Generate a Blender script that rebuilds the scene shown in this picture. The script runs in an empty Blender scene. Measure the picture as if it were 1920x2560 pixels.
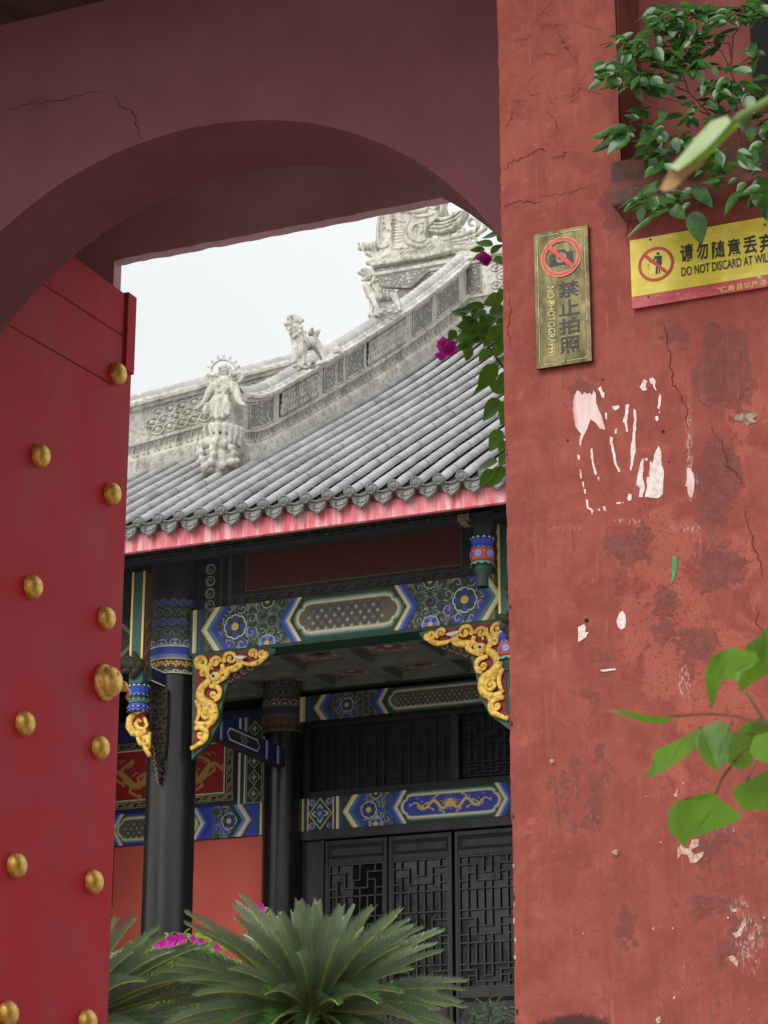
import bpy, bmesh, math, random
import numpy as np
from math import sin, cos, pi, radians, sqrt, atan2, hypot
from mathutils import Vector, Matrix, noise as mnoise

# ---------------------------------------------------------------- camera, sky, sun, exposure
scene = bpy.context.scene
COL = scene.collection
YAW, PITCH, FPX = radians(23.6), radians(18.02), 5694.0      # focal length in photo pixels (1920 x 2560)
cam_data = bpy.data.cameras.new('camera')
cam = bpy.data.objects.new('camera', cam_data); COL.objects.link(cam)
cam.location = (0, 0, 0)                                      # the eye is the origin, the ground lies at GROUND
cam.rotation_euler = (pi/2 + PITCH, 0, YAW)
cam_data.sensor_fit = 'VERTICAL'; cam_data.sensor_height = 36.0
cam_data.lens = FPX/2560*36.0
cam_data.clip_start = 0.05; cam_data.clip_end = 2000
cam_data.dof.use_dof = True; cam_data.dof.focus_distance = 9.0; cam_data.dof.aperture_fstop = 25.0
scene.camera = cam
GROUND = -1.5

world = bpy.data.worlds.new('World'); scene.world = world; world.use_nodes = True
wn = world.node_tree; wn.nodes.clear()
sky = wn.nodes.new('ShaderNodeTexSky'); sky.sky_type = 'NISHITA'; sky.sun_disc = False
SUN_EL, SUN_AZ = radians(38), radians(192)
sky.sun_elevation = SUN_EL; sky.sun_rotation = SUN_AZ
sky.air_density = 1.0; sky.dust_density = 6.0; sky.ozone_density = 1.0
hsv = wn.nodes.new('ShaderNodeHueSaturation'); hsv.inputs['Saturation'].default_value = 0.12
mixw = wn.nodes.new('ShaderNodeMix'); mixw.data_type = 'RGBA'; mixw.inputs[0].default_value = 0.78   # cloud deck evens the sky out
mixw.inputs[7].default_value = (11., 11.2, 11.2, 1)
cc = wn.nodes.new('ShaderNodeTexCoord'); cn = wn.nodes.new('ShaderNodeTexNoise'); cn.inputs['Scale'].default_value = 4.5; cn.inputs['Detail'].default_value = 5
crmp = wn.nodes.new('ShaderNodeMix'); crmp.data_type = 'RGBA'; crmp.inputs[6].default_value = (9.5, 9.8, 9.9, 1); crmp.inputs[7].default_value = (12.4, 12.5, 12.4, 1)
wn.links.new(cc.outputs['Generated'], cn.inputs['Vector']); wn.links.new(cn.outputs['Fac'], crmp.inputs[0]); wn.links.new(crmp.outputs[2], mixw.inputs[7])
bg = wn.nodes.new('ShaderNodeBackground'); bg.inputs[1].default_value = 0.09
wo = wn.nodes.new('ShaderNodeOutputWorld')
wn.links.new(sky.outputs[0], hsv.inputs['Color']); wn.links.new(hsv.outputs[0], mixw.inputs[6])
wn.links.new(mixw.outputs[2], bg.inputs[0]); wn.links.new(bg.outputs[0], wo.inputs[0])

sun_data = bpy.data.lights.new('sun', 'SUN'); sun_data.energy = 1.5; sun_data.angle = radians(40); sun_data.color = (1, .96, .9)
sun = bpy.data.objects.new('sun', sun_data); COL.objects.link(sun)
sd = Vector((sin(SUN_AZ)*cos(SUN_EL), cos(SUN_AZ)*cos(SUN_EL), sin(SUN_EL)))
sun.rotation_euler = sd.to_track_quat('Z', 'Y').to_euler()
vs = scene.view_settings
vs.view_transform = 'Standard'; vs.look = 'None'; vs.exposure = 0.2; vs.gamma = 1.0; vs.use_curve_mapping = False
scene.cycles.max_bounces = 10; scene.cycles.diffuse_bounces = 6

# ---------------------------------------------------------------- measuring: photo pixel -> ray -> plane
_F = Vector((-sin(YAW)*cos(PITCH), cos(YAW)*cos(PITCH), sin(PITCH)))
_R = Vector((cos(YAW), sin(YAW), 0)); _U = Vector((sin(YAW)*sin(PITCH), -cos(YAW)*sin(PITCH), cos(PITCH)))
K = 1920/1659
def to_px(p):
    p = Vector(p); d = p.dot(_F); return 960+FPX*p.dot(_R)/d, 1280-FPX*p.dot(_U)/d
def ray(x, y): return _F + _R*((x-960)/FPX) + _U*((1280-y)/FPX)
def onY(x, y, Y): r = ray(x, y); return r*(Y/r.y)
def onX(x, y, X): r = ray(x, y); return r*(X/r.x)
def uY(x, y, Y): return onY(x*K, y*K, Y)          # pixels of the 1659-wide view
def uX(x, y, X): return onX(x*K, y*K, X)
def c1(x, y): return (270+x*1010/1659, 460+y*1010/1659)     # roof close-up
def c2(x, y): return (860+x*420/1659, 460+y*420/1659)       # dragon ornament close-up
def c3(x, y): return (270+x*500/1659, 1360+y*500/1659)      # bracket close-up
def cm(x, y): return (470+x*400/1659, 840+y*400/1659)       # maiden close-up
def c6(x, y): return (1240+x*680/1504, y*680/1504)          # vine close-up
def c7(x, y): return (1240+x*680/1504, 900+y*680/1504)      # wall close-up
def c8(x, y): return (1240+x*680/1567, 1600+y*680/1567)     # lower wall close-up

# ---------------------------------------------------------------- objects
def tag(o, label=None, cat=None, group=None, kind=None):
    if label: o['label'] = label
    if cat: o['category'] = cat
    if group: o['group'] = group
    if kind: o['kind'] = kind
    return o
def empty(name, loc=(0, 0, 0), parent=None):
    o = bpy.data.objects.new(name, None); COL.objects.link(o); o.location = loc; o.empty_display_size = .1
    if parent: o.parent = parent
    return o
def thing(name, label, cat, loc=(0, 0, 0), group=None):
    return tag(empty(name, loc), label, cat, group)
def world_loc(o):
    v = Vector((0, 0, 0))
    while o: v += o.location; o = o.parent
    return v
def link(name, me, parent=None, loc=(0, 0, 0)):
    o = bpy.data.objects.new(name, me); COL.objects.link(o); o.location = loc
    if parent: o.parent = parent
    return o
def srgb(r, g, b):
    f = lambda c: (c/255/12.92) if c <= 10 else ((c/255+.055)/1.055)**2.4
    return (f(r), f(g), f(b), 1.0)

class MB:
    """collects faces in world coordinates; build() links them as one mesh object"""
    def __init__(s): s.v = []; s.f = []; s.c = []; s.m = []
    def add(s, verts, faces, col=None, mi=0):
        n = len(s.v); s.v.extend([tuple(p) for p in verts])
        for f in faces: s.f.append(tuple(n+i for i in f)); s.c.append(col); s.m.append(mi)
        return s
    def box(s, x0, x1, y0, y1, z0, z1, col=None, mi=0):
        return s.add([(x0,y0,z0),(x1,y0,z0),(x1,y1,z0),(x0,y1,z0),(x0,y0,z1),(x1,y0,z1),(x1,y1,z1),(x0,y1,z1)],
                     [(0,3,2,1),(4,5,6,7),(0,1,5,4),(1,2,6,5),(2,3,7,6),(3,0,4,7)], col, mi)
    def bevbox(s, x0, x1, y0, y1, z0, z1, b=.01, col=None, mi=0):
        bm = bmesh.new(); bmesh.ops.create_cube(bm, size=1)
        for v in bm.verts: v.co = ((x0+x1)/2+v.co.x*(x1-x0), (y0+y1)/2+v.co.y*(y1-y0), (z0+z1)/2+v.co.z*(z1-z0))
        bmesh.ops.bevel(bm, geom=list(bm.edges), offset=b, segments=2, affect='EDGES', profile=.5)
        return s.bm(bm, col, mi)
    def bm(s, bm, col=None, mi=0, M=None):
        bm.verts.index_update()
        s.add([(M @ v.co) if M else v.co for v in bm.verts], [[v.index for v in f.verts] for f in bm.faces], col, mi); bm.free(); return s
    def tube(s, pts, rad, n=8, col=None, cap=True, flat=None, mi=0, up=None):
        """rad: number or list; flat: squash factor along the frame's second axis"""
        P = [Vector(p) for p in pts]; k = len(P)
        R = rad if isinstance(rad, (list, tuple)) else [rad]*k
        base = len(s.v); T0 = None; rings = []
        ref = Vector(up) if up is not None else Vector((.31, .27, .91))
        for i in range(k):
            t = (P[min(i+1, k-1)]-P[max(i-1, 0)])
            if t.length < 1e-9: t = Vector((0, 0, 1))
            t.normalize()
            a = ref - t*ref.dot(t)
            if a.length < 1e-4: a = t.orthogonal()
            a.normalize(); b = t.cross(a)
            if up is None: ref = a
            for j in range(n):
                q = 2*pi*j/n
                s.v.append(tuple(P[i] + (a*cos(q)*(flat or 1) + b*sin(q))*R[i]))
        for i in range(k-1):
            for j in range(n):
                s.f.append((base+i*n+j, base+i*n+(j+1) % n, base+(i+1)*n+(j+1) % n, base+(i+1)*n+j)); s.c.append(col); s.m.append(mi)
        if cap:
            s.f.append(tuple(base+j for j in reversed(range(n)))); s.c.append(col); s.m.append(mi)
            s.f.append(tuple(base+(k-1)*n+j for j in range(n))); s.c.append(col); s.m.append(mi)
        return s
    def lathe(s, prof, center, n=24, axis='z', col=None, mi=0, a0=0, a1=2*pi, sq=None):
        """prof: (radius, height) pairs; sq: optional function angle -> radius factor"""
        c = Vector(center); base = len(s.v); full = abs(a1-a0-2*pi) < 1e-6; m = n if full else n+1
        for r, h in prof:
            for j in range(m):
                a = a0+(a1-a0)*j/n; rr = r*(sq(a) if sq else 1)
                if axis == 'z': s.v.append((c.x+rr*cos(a), c.y+rr*sin(a), c.z+h))
                elif axis == 'y': s.v.append((c.x+rr*cos(a), c.y+h, c.z+rr*sin(a)))
                else: s.v.append((c.x+h, c.y+rr*cos(a), c.z+rr*sin(a)))
        for i in range(len(prof)-1):
            for j in range(n):
                j2 = (j+1) % m if full else j+1
                s.f.append((base+i*m+j, base+i*m+j2, base+(i+1)*m+j2, base+(i+1)*m+j)); s.c.append(col); s.m.append(mi)
        return s
    def prism(s, pts, d, col=None, mi=0):
        """closed outline (list of 3-d points) pushed along vector d"""
        n = len(pts); d = Vector(d); A = [Vector(p) for p in pts]; base = len(s.v)
        s.v.extend([tuple(p) for p in A]+[tuple(p+d) for p in A])
        fs = [tuple(base+i for i in range(n)), tuple(base+n+i for i in reversed(range(n)))]
        fs += [(base+(i+1) % n, base+i, base+n+i, base+n+(i+1) % n) for i in range(n)]
        for f in fs: s.f.append(f); s.c.append(col); s.m.append(mi)
        return s
    def ball(s, c, r, n=8, m=6, col=None, mi=0):
        if not isinstance(r, (tuple, list)): r = (r, r, r)
        prof = []
        base = len(s.v)
        for i in range(m+1):
            t = pi*i/m
            for j in range(n):
                q = 2*pi*j/n
                s.v.append((c[0]+r[0]*sin(t)*cos(q), c[1]+r[1]*sin(t)*sin(q), c[2]-r[2]*cos(t)))
        for i in range(m):
            for j in range(n):
                s.f.append((base+i*n+j, base+i*n+(j+1) % n, base+(i+1)*n+(j+1) % n, base+(i+1)*n+j)); s.c.append(col); s.m.append(mi)
        return s
    def build(s, name, mat, parent=None, smooth=False, loc=None, recalc=False, angle=None):
        off = Vector(loc) if loc is not None else (world_loc(parent) if parent else Vector((0, 0, 0)))
        me = bpy.data.meshes.new(name)
        me.from_pydata([(x-off.x, y-off.y, z-off.z) for x, y, z in s.v], [], s.f)
        if recalc:
            bm = bmesh.new(); bm.from_mesh(me); bmesh.ops.recalc_face_normals(bm, faces=list(bm.faces)); bm.to_mesh(me); bm.free()
        for mt in (mat if isinstance(mat, (list, tuple)) else [mat]): me.materials.append(mt)
        if isinstance(mat, (list, tuple)): me.polygons.foreach_set('material_index', s.m)
        if any(c is not None for c in s.c):
            at = me.color_attributes.new('paint', 'FLOAT_COLOR', 'CORNER'); buf = []
            for p, c in zip(me.polygons, s.c):
                c = c or (1, 1, 1, 1)
                buf.extend(list(c[:3])+[1.0] if len(c) == 3 else list(c))
                for _ in range(p.loop_total-1): buf.extend(list(c[:3])+[1.0])
            at.data.foreach_set('color', buf)
        if smooth: me.polygons.foreach_set('use_smooth', [True]*len(me.polygons))
        me.update()
        if angle is not None and smooth: me.set_sharp_from_angle(angle=radians(angle))
        pl = world_loc(parent) if parent else Vector((0, 0, 0))
        return link(name, me, parent, off-pl)

def copy_obj(o, parent, delta=(0, 0, 0)):
    c = o.copy(); COL.objects.link(c); c.parent = parent; c.location = o.location+Vector(delta)
    return c

# ---------------------------------------------------------------- materials
class N:
    """small node-tree builder"""
    def __init__(s, name):
        s.mat = bpy.data.materials.new(name); s.mat.use_nodes = True; s.t = s.mat.node_tree; s.t.nodes.clear()
        s.out = s.t.nodes.new('ShaderNodeOutputMaterial'); s.b = s.t.nodes.new('ShaderNodeBsdfPrincipled')
        s.t.links.new(s.b.outputs[0], s.out.inputs[0])
    def set(s, sock, v):
        if v is None: return
        if isinstance(v, bpy.types.NodeSocket): s.t.links.new(v, sock)
        else: sock.default_value = v
    def p(s, **kw):
        for k, v in kw.items(): s.set(s.b.inputs[k.replace('_', ' ')], v)
        return s.mat
    def coord(s, which='Object', scale=(1, 1, 1), rot=(0, 0, 0), loc=(0, 0, 0)):
        c = s.t.nodes.new('ShaderNodeTexCoord'); m = s.t.nodes.new('ShaderNodeMapping')
        m.inputs['Scale'].default_value = scale; m.inputs['Rotation'].default_value = rot; m.inputs['Location'].default_value = loc
        s.t.links.new(c.outputs[which], m.inputs[0]); return m.outputs[0]
    def noise(s, co, scale=5, detail=6, rough=.55, dist=0, fac=True):
        n = s.t.nodes.new('ShaderNodeTexNoise'); n.inputs['Scale'].default_value = scale; n.inputs['Detail'].default_value = detail
        n.inputs['Roughness'].default_value = rough; n.inputs['Distortion'].default_value = dist
        s.t.links.new(co, n.inputs['Vector']); return n.outputs['Fac' if fac else 'Color']
    def voro(s, co, scale=5, feature='F1', out='Distance', rnd=1):
        n = s.t.nodes.new('ShaderNodeTexVoronoi'); n.feature = feature; n.inputs['Scale'].default_value = scale; n.inputs['Randomness'].default_value = rnd
        s.t.links.new(co, n.inputs['Vector']); return n.outputs[out]
    def wave(s, co, scale=5, dist=2, detail=2, direction='X', typ='BANDS'):
        n = s.t.nodes.new('ShaderNodeTexWave'); n.wave_type = typ; n.inputs['Scale'].default_value = scale; n.inputs['Distortion'].default_value = dist
        n.inputs['Detail'].default_value = detail
        if typ == 'BANDS': n.bands_direction = direction
        s.t.links.new(co, n.inputs['Vector']); return n.outputs['Fac']
    def ramp(s, x, a, b, smooth=True, lo=0., hi=1.):
        n = s.t.nodes.new('ShaderNodeMapRange'); n.interpolation_type = 'SMOOTHSTEP' if smooth else 'LINEAR'
        n.inputs[1].default_value = a; n.inputs[2].default_value = b; n.inputs[3].default_value = lo; n.inputs[4].default_value = hi
        s.set(n.inputs[0], x); return n.outputs[0]
    def math(s, op, a, b=None, clamp=False):
        n = s.t.nodes.new('ShaderNodeMath'); n.operation = op; n.use_clamp = clamp
        s.set(n.inputs[0], a); s.set(n.inputs[1], b); return n.outputs[0]
    def mix(s, f, a, b, mode='MIX'):
        n = s.t.nodes.new('ShaderNodeMix'); n.data_type = 'RGBA'; n.blend_type = mode
        s.set(n.inputs[0], f); s.set(n.inputs[6], a); s.set(n.inputs[7], b); return n.outputs[2]
    def attr(s, name, out='Color'):
        n = s.t.nodes.new('ShaderNodeAttribute'); n.attribute_name = name; return n.outputs[out]
    def sep(s, col):
        n = s.t.nodes.new('ShaderNodeSeparateColor'); s.t.links.new(col, n.inputs[0]); return n.outputs
    def bump(s, h, strength=.3, dist=.01, nrm=None):
        n = s.t.nodes.new('ShaderNodeBump'); n.inputs['Strength'].default_value = strength; n.inputs['Distance'].default_value = dist
        s.t.links.new(h, n.inputs['Height'])
        if nrm is not None: s.t.links.new(nrm, n.inputs['Normal'])
        return n.outputs[0]
# colour shorthands (linear albedo)
def mat_noise(name, c1_, c2_, scale=8, rough=.6, bump=.15, bdist=.005, spec=.4, detail=6, metallic=0, stretch=(1, 1, 1), lo=.35, hi=.65, fine=None):
    n = N(name); co = n.coord('Object', stretch)
    f = n.ramp(n.noise(co, scale, detail), lo, hi)
    bh = n.noise(co, fine or scale*4, 5)
    return n.p(Base_Color=n.mix(f, c1_, c2_), Roughness=rough, Metallic=metallic, Specular_IOR_Level=spec, Normal=n.bump(bh, bump, bdist))

# --- aged red plaster of the pier: zone masks come from a colour attribute, their ragged edges from noise
def make_pier_mat():
    n = N('weathered_red_plaster'); co = n.coord('Object'); z = n.sep(n.attr('zones'))
    big = n.noise(co, 9, 9, .62, .4); mid = n.noise(co, 38, 8, .65, .3); fine = n.noise(co, 150, 6, .65)
    vert = n.noise(n.coord('Object', (30, 30, 3.0)), 1.0, 6, .6)
    base = n.mix(n.ramp(big, .35, .68), srgb(136, 66, 57), srgb(155, 81, 69))
    base = n.mix(n.ramp(vert, .45, .75, lo=0, hi=.45), base, srgb(120, 58, 56))
    base = n.mix(n.ramp(mid, .52, .72, lo=0, hi=.35), base, srgb(176, 98, 86))
    # lighter orange undercoat where the top coat has worn
    m1 = n.ramp(n.math('ADD', z[1], n.math('MULTIPLY', n.math('SUBTRACT', big, .5), 2.2)), .48, .60)
    base = n.mix(n.math('MULTIPLY', m1, .6), base, srgb(166, 88, 74))
    # dark brown damp and plain dark patches, crisp ragged edge
    e = n.math('ADD', n.math('MULTIPLY', n.math('SUBTRACT', big, .5), 2.4), n.math('MULTIPLY', n.math('SUBTRACT', mid, .5), 1.7))
    m2 = n.ramp(n.math('ADD', z[0], e), .46, .64)
    dark = n.mix(n.ramp(mid, .35, .7), srgb(92, 54, 51), srgb(116, 68, 62))
    base = n.mix(n.math('MULTIPLY', m2, .7), base, dark)
    # flaking specks
    sc_ = n.ramp(n.noise(n.coord('Object', (70, 70, 5)), 1, 5, .65), .56, .78); base = n.mix(n.math('MULTIPLY', sc_, .28), base, srgb(190, 128, 116)); pit = n.ramp(n.noise(co, 260, 3, .6), .60, .70); base = n.mix(n.math('MULTIPLY', pit, .22), base, srgb(84, 42, 40)); lt = n.ramp(n.noise(co, 21, 7, .7, .8), .58, .72); base = n.mix(n.math('MULTIPLY', lt, .32), base, srgb(186, 112, 100))
    fl = n.math('MULTIPLY', n.ramp(n.noise(co, 85, 6, .75), .575, .625), n.ramp(z[1], .2, .65))
    base = n.mix(n.math('MULTIPLY', fl, .55), base, srgb(100, 54, 50))
    # lime bloom / chalk smears
    w = n.math('MULTIPLY', n.ramp(n.noise(n.coord('Object', (1, 1, .35)), 130, 6, .75), .48, .66), n.ramp(n.math('MULTIPLY', z[2], n.math('ADD', mid, .5)), .3, .9))
    base = n.mix(n.math('MULTIPLY', w, .8), base, srgb(204, 188, 182))
    # stray chips everywhere
    chips = n.ramp(n.noise(co, 120, 2, .4), .80, .82)
    base = n.mix(n.math('MULTIPLY', chips, .5), base, srgb(214, 186, 172))
    # mould
    mo = n.ramp(n.math('ADD', n.attr('mould_and_dark', 'Fac'), n.math('MULTIPLY', n.math('SUBTRACT', mid, .5), 1.6)), .4, .8)
    base = n.mix(n.math('MULTIPLY', mo, .85), base, srgb(52, 42, 36))
    h = n.math('ADD', n.math('MULTIPLY', mid, .6), n.math('MULTIPLY', fine, .25)); h = n.math('SUBTRACT', h, n.math('MULTIPLY', fl, .25)); h = n.math('SUBTRACT', h, n.math('MULTIPLY', m2, .05))
    return n.p(Base_Color=base, Roughness=.78, Specular_IOR_Level=.25, Normal=n.bump(h, .65, .007))
M_PIER = make_pier_mat()
def make_red_plaster():
    n = N('red_plaster'); co = n.coord('Object')
    b = n.noise(co, 3.2, 7, .6); f = n.noise(co, 40, 6, .6)
    c = n.mix(n.ramp(b, .3, .75), srgb(114, 66, 70), srgb(124, 75, 78))
    c = n.mix(n.ramp(f, .55, .8, lo=0, hi=.3), c, srgb(100, 60, 63)); st = n.ramp(n.noise(n.coord('Object', (5, 5, 1.1)), 1, 7, .7), .55, .75); c = n.mix(n.math('MULTIPLY', st, .3), c, srgb(84, 62, 68))
    return n.p(Base_Color=c, Roughness=.75, Specular_IOR_Level=.25, Normal=n.bump(f, .3, .004))
M_RED = make_red_plaster()
M_CORNICE = mat_noise('mauve_grey_render', srgb(196, 174, 180), srgb(174, 152, 158), 6, .8)
M_MAUVE = mat_noise('dusty_mauve_plaster', srgb(206, 166, 174), srgb(192, 150, 160), 3, .8)
M_PASSAGE = mat_noise('pale_bounce_plaster', srgb(226, 200, 200), srgb(214, 186, 188), 3, .85)  # passage sides made pale to bounce light onto the inner wall
M_NICHE = mat_noise('brown_red_niche_plaster', srgb(142, 74, 68), srgb(118, 62, 58), 8, .8, bump=.3)
M_LEDGE = mat_noise('grimy_red_ledge', srgb(136, 80, 74), srgb(88, 62, 58), 9, .85, bump=.5, bdist=.01)
def make_door_red():
    n = N('crimson_door_enamel'); co = n.coord('Object', (1, 1, .4))
    b = n.noise(co, 4, 5, .5); f = n.noise(n.coord('Object'), 60, 4)
    c = n.mix(n.ramp(b, .3, .7), srgb(184, 20, 40), srgb(196, 32, 50))
    spots = n.ramp(n.noise(n.coord('Object'), 55, 2, .5), .735, .76)
    c = n.mix(n.math('MULTIPLY', spots, .8), c, srgb(70, 16, 24)); sc_ = n.ramp(n.noise(n.coord('Object', (1, 6, .5)), 7, 6, .7), .5, .75); c = n.mix(n.math('MULTIPLY', sc_, .35), c, srgb(140, 40, 50)); du = n.ramp(n.noise(n.coord('Object'), 2.2, 6, .65), .42, .7); c = n.mix(n.math('MULTIPLY', du, .22), c, srgb(150, 96, 100))
    return n.p(Base_Color=c, Roughness=n.ramp(b, .2, .8, lo=.5, hi=.65), Specular_IOR_Level=.2, Normal=n.bump(f, .08, .003))
M_DOOR = make_door_red()
M_SEAM = mat_noise('dark_door_seam', srgb(112, 26, 38), srgb(84, 20, 30), 20, .8)
def make_gold(name, a, b_, rough):
    n = N(name); co = n.coord('Object')
    f = n.noise(co, 26, 6, .65, .6); g = n.noise(co, 60, 6, .6)
    c = n.mix(n.ramp(f, .4, .62), a, b_)
    return n.p(Base_Color=c, Metallic=.85, Roughness=n.ramp(g, .3, .7, lo=rough, hi=rough+.25), Normal=n.bump(f, .5, .012))
M_GOLD = make_gold('gold_leaf', srgb(206, 160, 72), srgb(236, 200, 112), .3)
M_CRACK = mat_noise('dark_crack', srgb(74, 34, 32), srgb(50, 26, 26), 40, .9)
M_CHIP = mat_noise('bare_lime_chip', srgb(206, 182, 166), srgb(164, 126, 110), 90, .85)
M_DARK = mat_noise('added_dark_backing', srgb(26, 24, 26), srgb(34, 30, 30), 3, .9)
M_WOOD = mat_noise('aged_brown_wood', srgb(84, 58, 48), srgb(58, 42, 38), 6, .85, stretch=(1, 1, 6))
M_GROUND = mat_noise('grey_paving', srgb(170, 165, 156), srgb(188, 183, 175), 2, .9)  # paving lightened to bounce light up under the hall eaves

# ---------------------------------------------------------------- ground
g = MB(); g.add([(-400, -400, GROUND), (400, -400, GROUND), (400, 400, GROUND), (-400, 400, GROUND)], [(0, 1, 2, 3)])
tag(g.build('ground', M_GROUND), kind='structure')
g = MB(); g.box(-40, 30, 6.0, 60, GROUND+.004, -.3)
tag(g.build('courtyard_terrace', M_GROUND), kind='structure')

# ---------------------------------------------------------------- gatehouse
gate = thing('gatehouse', 'red plastered gatehouse with a round arch and an open studded door', 'gatehouse', (-3.6, 6.6, GROUND))
YP, YA, YB = 5.8, 6.6, 7.0
AC, AR = (-3.6425, 2.5313), 1.3937           # arch centre (X, Z) and radius
PX = -2.155                                  # left edge of the right pier
ZT = 4.55                                    # porch ceiling
def fbm(x, y, z=0., o=4):
    v = 0; a = .5
    for _ in range(o): v += a*mnoise.noise(Vector((x, y, z))); x *= 2.1; y *= 2.1; z = z*2.1+3.3; a *= .5
    return v
NX0, NZ0 = -1.782, 2.90                     # window niche: starts right of NX0 and above NZ0
def zone_fields(X, Z):
    """rough extents of the stains, in wall metres: damp and plain dark, worn, chalky, mould"""
    px, py = to_px((X, YP, Z)); px /= K; py /= K
    def g_(cx, cy, rx, ry, p=2.0): return math.exp(-(((px-cx)/rx)**2+((py-cy)/ry)**2)**(p/2))
    damp = max(.85*g_(1545, 1040, 62, 120, 6), .9*g_(1560, 800, 75, 110, 4), .62*g_(1520, 720, 140, 70, 3), .7*g_(1540, 1230, 80, 70, 3), .75*g_(1430, 1330, 60, 90, 3), .68*g_(1370, 1180, 70, 70, 3),
               .5*g_(1290, 1450, 60, 130, 3), .72*g_(1500, 1400, 60, 60, 3), .5*g_(1560, 2000, 110, 180, 3), .55*g_(1260, 1700, 90, 120, 3), .45*g_(1330, 1950, 90, 120, 3), .9*g_(1335, 430, 50, 70, 3), .5*g_(1560, 1850, 120, 100, 3), .42*g_(1280, 830, 60, 60, 3))  # the blob at the ledge's left end is a plain darker patch
    worn = max(.8*g_(1430, 1300, 120, 260, 3), .8*g_(1540, 1500, 110, 180, 3), .45*g_(1480, 1680, 120, 80, 3), .6*g_(1600, 900, 60, 120, 3), .5*g_(1600, 1250, 60, 200, 3), .4*g_(1150, 1700, 60, 300, 3))
    chalk = max(.95*g_(1488, 960, 10, 120, 4), .9*g_(1495, 1050, 14, 40, 4), .75*g_(1360, 1127, 60, 10, 4), .55*g_(1230, 1140, 60, 12, 4), .7*g_(1485, 1140, 50, 14, 4), .95*g_(1478, 1470, 16, 45, 4), .75*g_(1620, 2040, 40, 80, 4), .7*g_(1600, 1960, 34, 30, 4),
                .5*g_(1480, 2090, 30, 40, 4), .35*g_(1640, 700, 30, 20, 4), .45*g_(1540, 1790, 90, 40, 4))
    mould_and_dark = max(1.25*g_(1250, 2226, 80, 40, 3), .7*g_(1335, 400, 16, 60, 3), .45*g_(1570, 700, 60, 20, 3), .65*g_(1180, 2215, 40, 30, 3))  # the strip at the ledge's left end only darkens the plaster
    return damp, worn, chalk, mould_and_dark
def wallY(p, off):
    X, Z = p.x, p.z; return Vector((X, YP+.010*fbm(X*4.5, Z*4.5, 1.7)+.0015*fbm(X*22, Z*22, 9)-off, Z))
def wall_grid(x0, x1, z0, z1, step, y, hole=None, jag=None):
    """front skin of a plaster wall as a fine, slightly uneven grid"""
    nx = max(2, int((x1-x0)/step)); nz = max(2, int((z1-z0)/step)); V = []; Fc = []
    for j in range(nz+1):
        for i in range(nx+1):
            X = x0+(x1-x0)*i/nx; Z = z0+(z1-z0)*j/nz
            yy = y+.010*fbm(X*4.5, Z*4.5, 1.7)+.0015*fbm(X*22, Z*22, 9)
            if jag and i == 0:
                X += .006*fbm(1.3, Z*5, 2)+.004*fbm(4.1, Z*30, 2)
                yy += .006+max(0, .012*fbm(7.7, Z*16, 4))
            V.append((X, yy, Z))
    for j in range(nz):
        for i in range(nx):
            X = x0+(x1-x0)*(i+.5)/nx; Z = z0+(z1-z0)*(j+.5)/nz
            if hole and hole(X, Z): continue
            a = j*(nx+1)+i; Fc.append((a, a+1, a+nx+2, a+nx+1))
    return V, Fc
V, Fc = wall_grid(PX, -1.10, -.30, ZT+.35, .0125, YP, lambda X, Z: X > NX0 and Z > NZ0, True)
m = MB(); m.add(V, Fc)
pier = m.build('pier_plaster', M_PIER, gate, smooth=True)
me = pier.data; b1 = []; b2 = []
for v in V:
    d_, w_, c_, mo_ = zone_fields(v[0], v[2]); b1.extend((d_, w_, c_, 1)); b2.append(mo_)
me.color_attributes.new('zones', 'FLOAT_COLOR', 'POINT').data.foreach_set('color', b1); me.attributes.new('mould_and_dark', 'FLOAT', 'POINT').data.foreach_set('value', b2)
# the pier's body behind the skin, its plain continuation right and below, and the left pier
m = MB()
m.box(PX+.004, -1.78, YP+.012, 8.7, GROUND, ZT+.36)
m.box(-1.78, -1.10, YP+.012, YP+.40, GROUND, NZ0)            # below the niche
m.box(-1.10, 4.0, YP+.003, YP+.40, GROUND, ZT+.36)
m.box(-9.5, -5.15, YP, 7.0, GROUND, ZT+.36)
m.build('pier_body', M_RED, gate)
m = MB(); m.box(-1.776, -1.10, YP+.24, YP+.40, NZ0, ZT+.36); m.box(-1.779, -1.775, YP+.02, YP+.239, NZ0, ZT+.36); m.build('niche_lining', M_NICHE, gate)
# arch wall: grid of the front face, soffit and back face
def arch_wall():
    m = MB(); x0, x1, z0, z1 = -5.15, PX+.004, GROUND, ZT+.36; cx, cz = AC; n = 48
    arc = [(cx+AR*cos(pi-pi*i/n), cz+AR*sin(pi-pi*i/n)) for i in range(n+1)]
    arc = [(x+.006*fbm(x*3, z*3, 5), z+.012*fbm(x*3, z*3, 8)) for x, z in arc]
    pts = [(x0, z0), (arc[0][0], z0)]+arc+[(arc[-1][0], z0), (x1, z0), (x1, z1), (x0, z1)]
    arch = [(arc[0][0], z0)]+arc+[(arc[-1][0], z0)]
    # front & back: strips between the arch and the outer frame
    for yy, flip in ((YA, False), (YB, True)):
        top = []
        for x, z in arch: top.append((min(max(x, x0), x1), yy, z1))
        vs_ = [(x, yy, z) for x, z in arch]+top; k = len(arch)
        fs = [(i, i+1, k+i+1, k+i) for i in range(1, k-2)]
        m.add(vs_, [f[::-1] if flip else f for f in fs])
        for a, b in ((x0, arc[0][0]), (arc[-1][0], x1)):
            q = [(a, yy, z0), (b, yy, z0), (b, yy, z1), (a, yy, z1)]; m.add(q, [(0, 1, 2, 3)] if not flip else [(3, 2, 1, 0)])
    k = len(arch); m.add([(x, YA, z) for x, z in arch]+[(x, YB, z) for x, z in arch], [(i+1, i, k+i, k+i+1) for i in range(k-1)])
    return m
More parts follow.
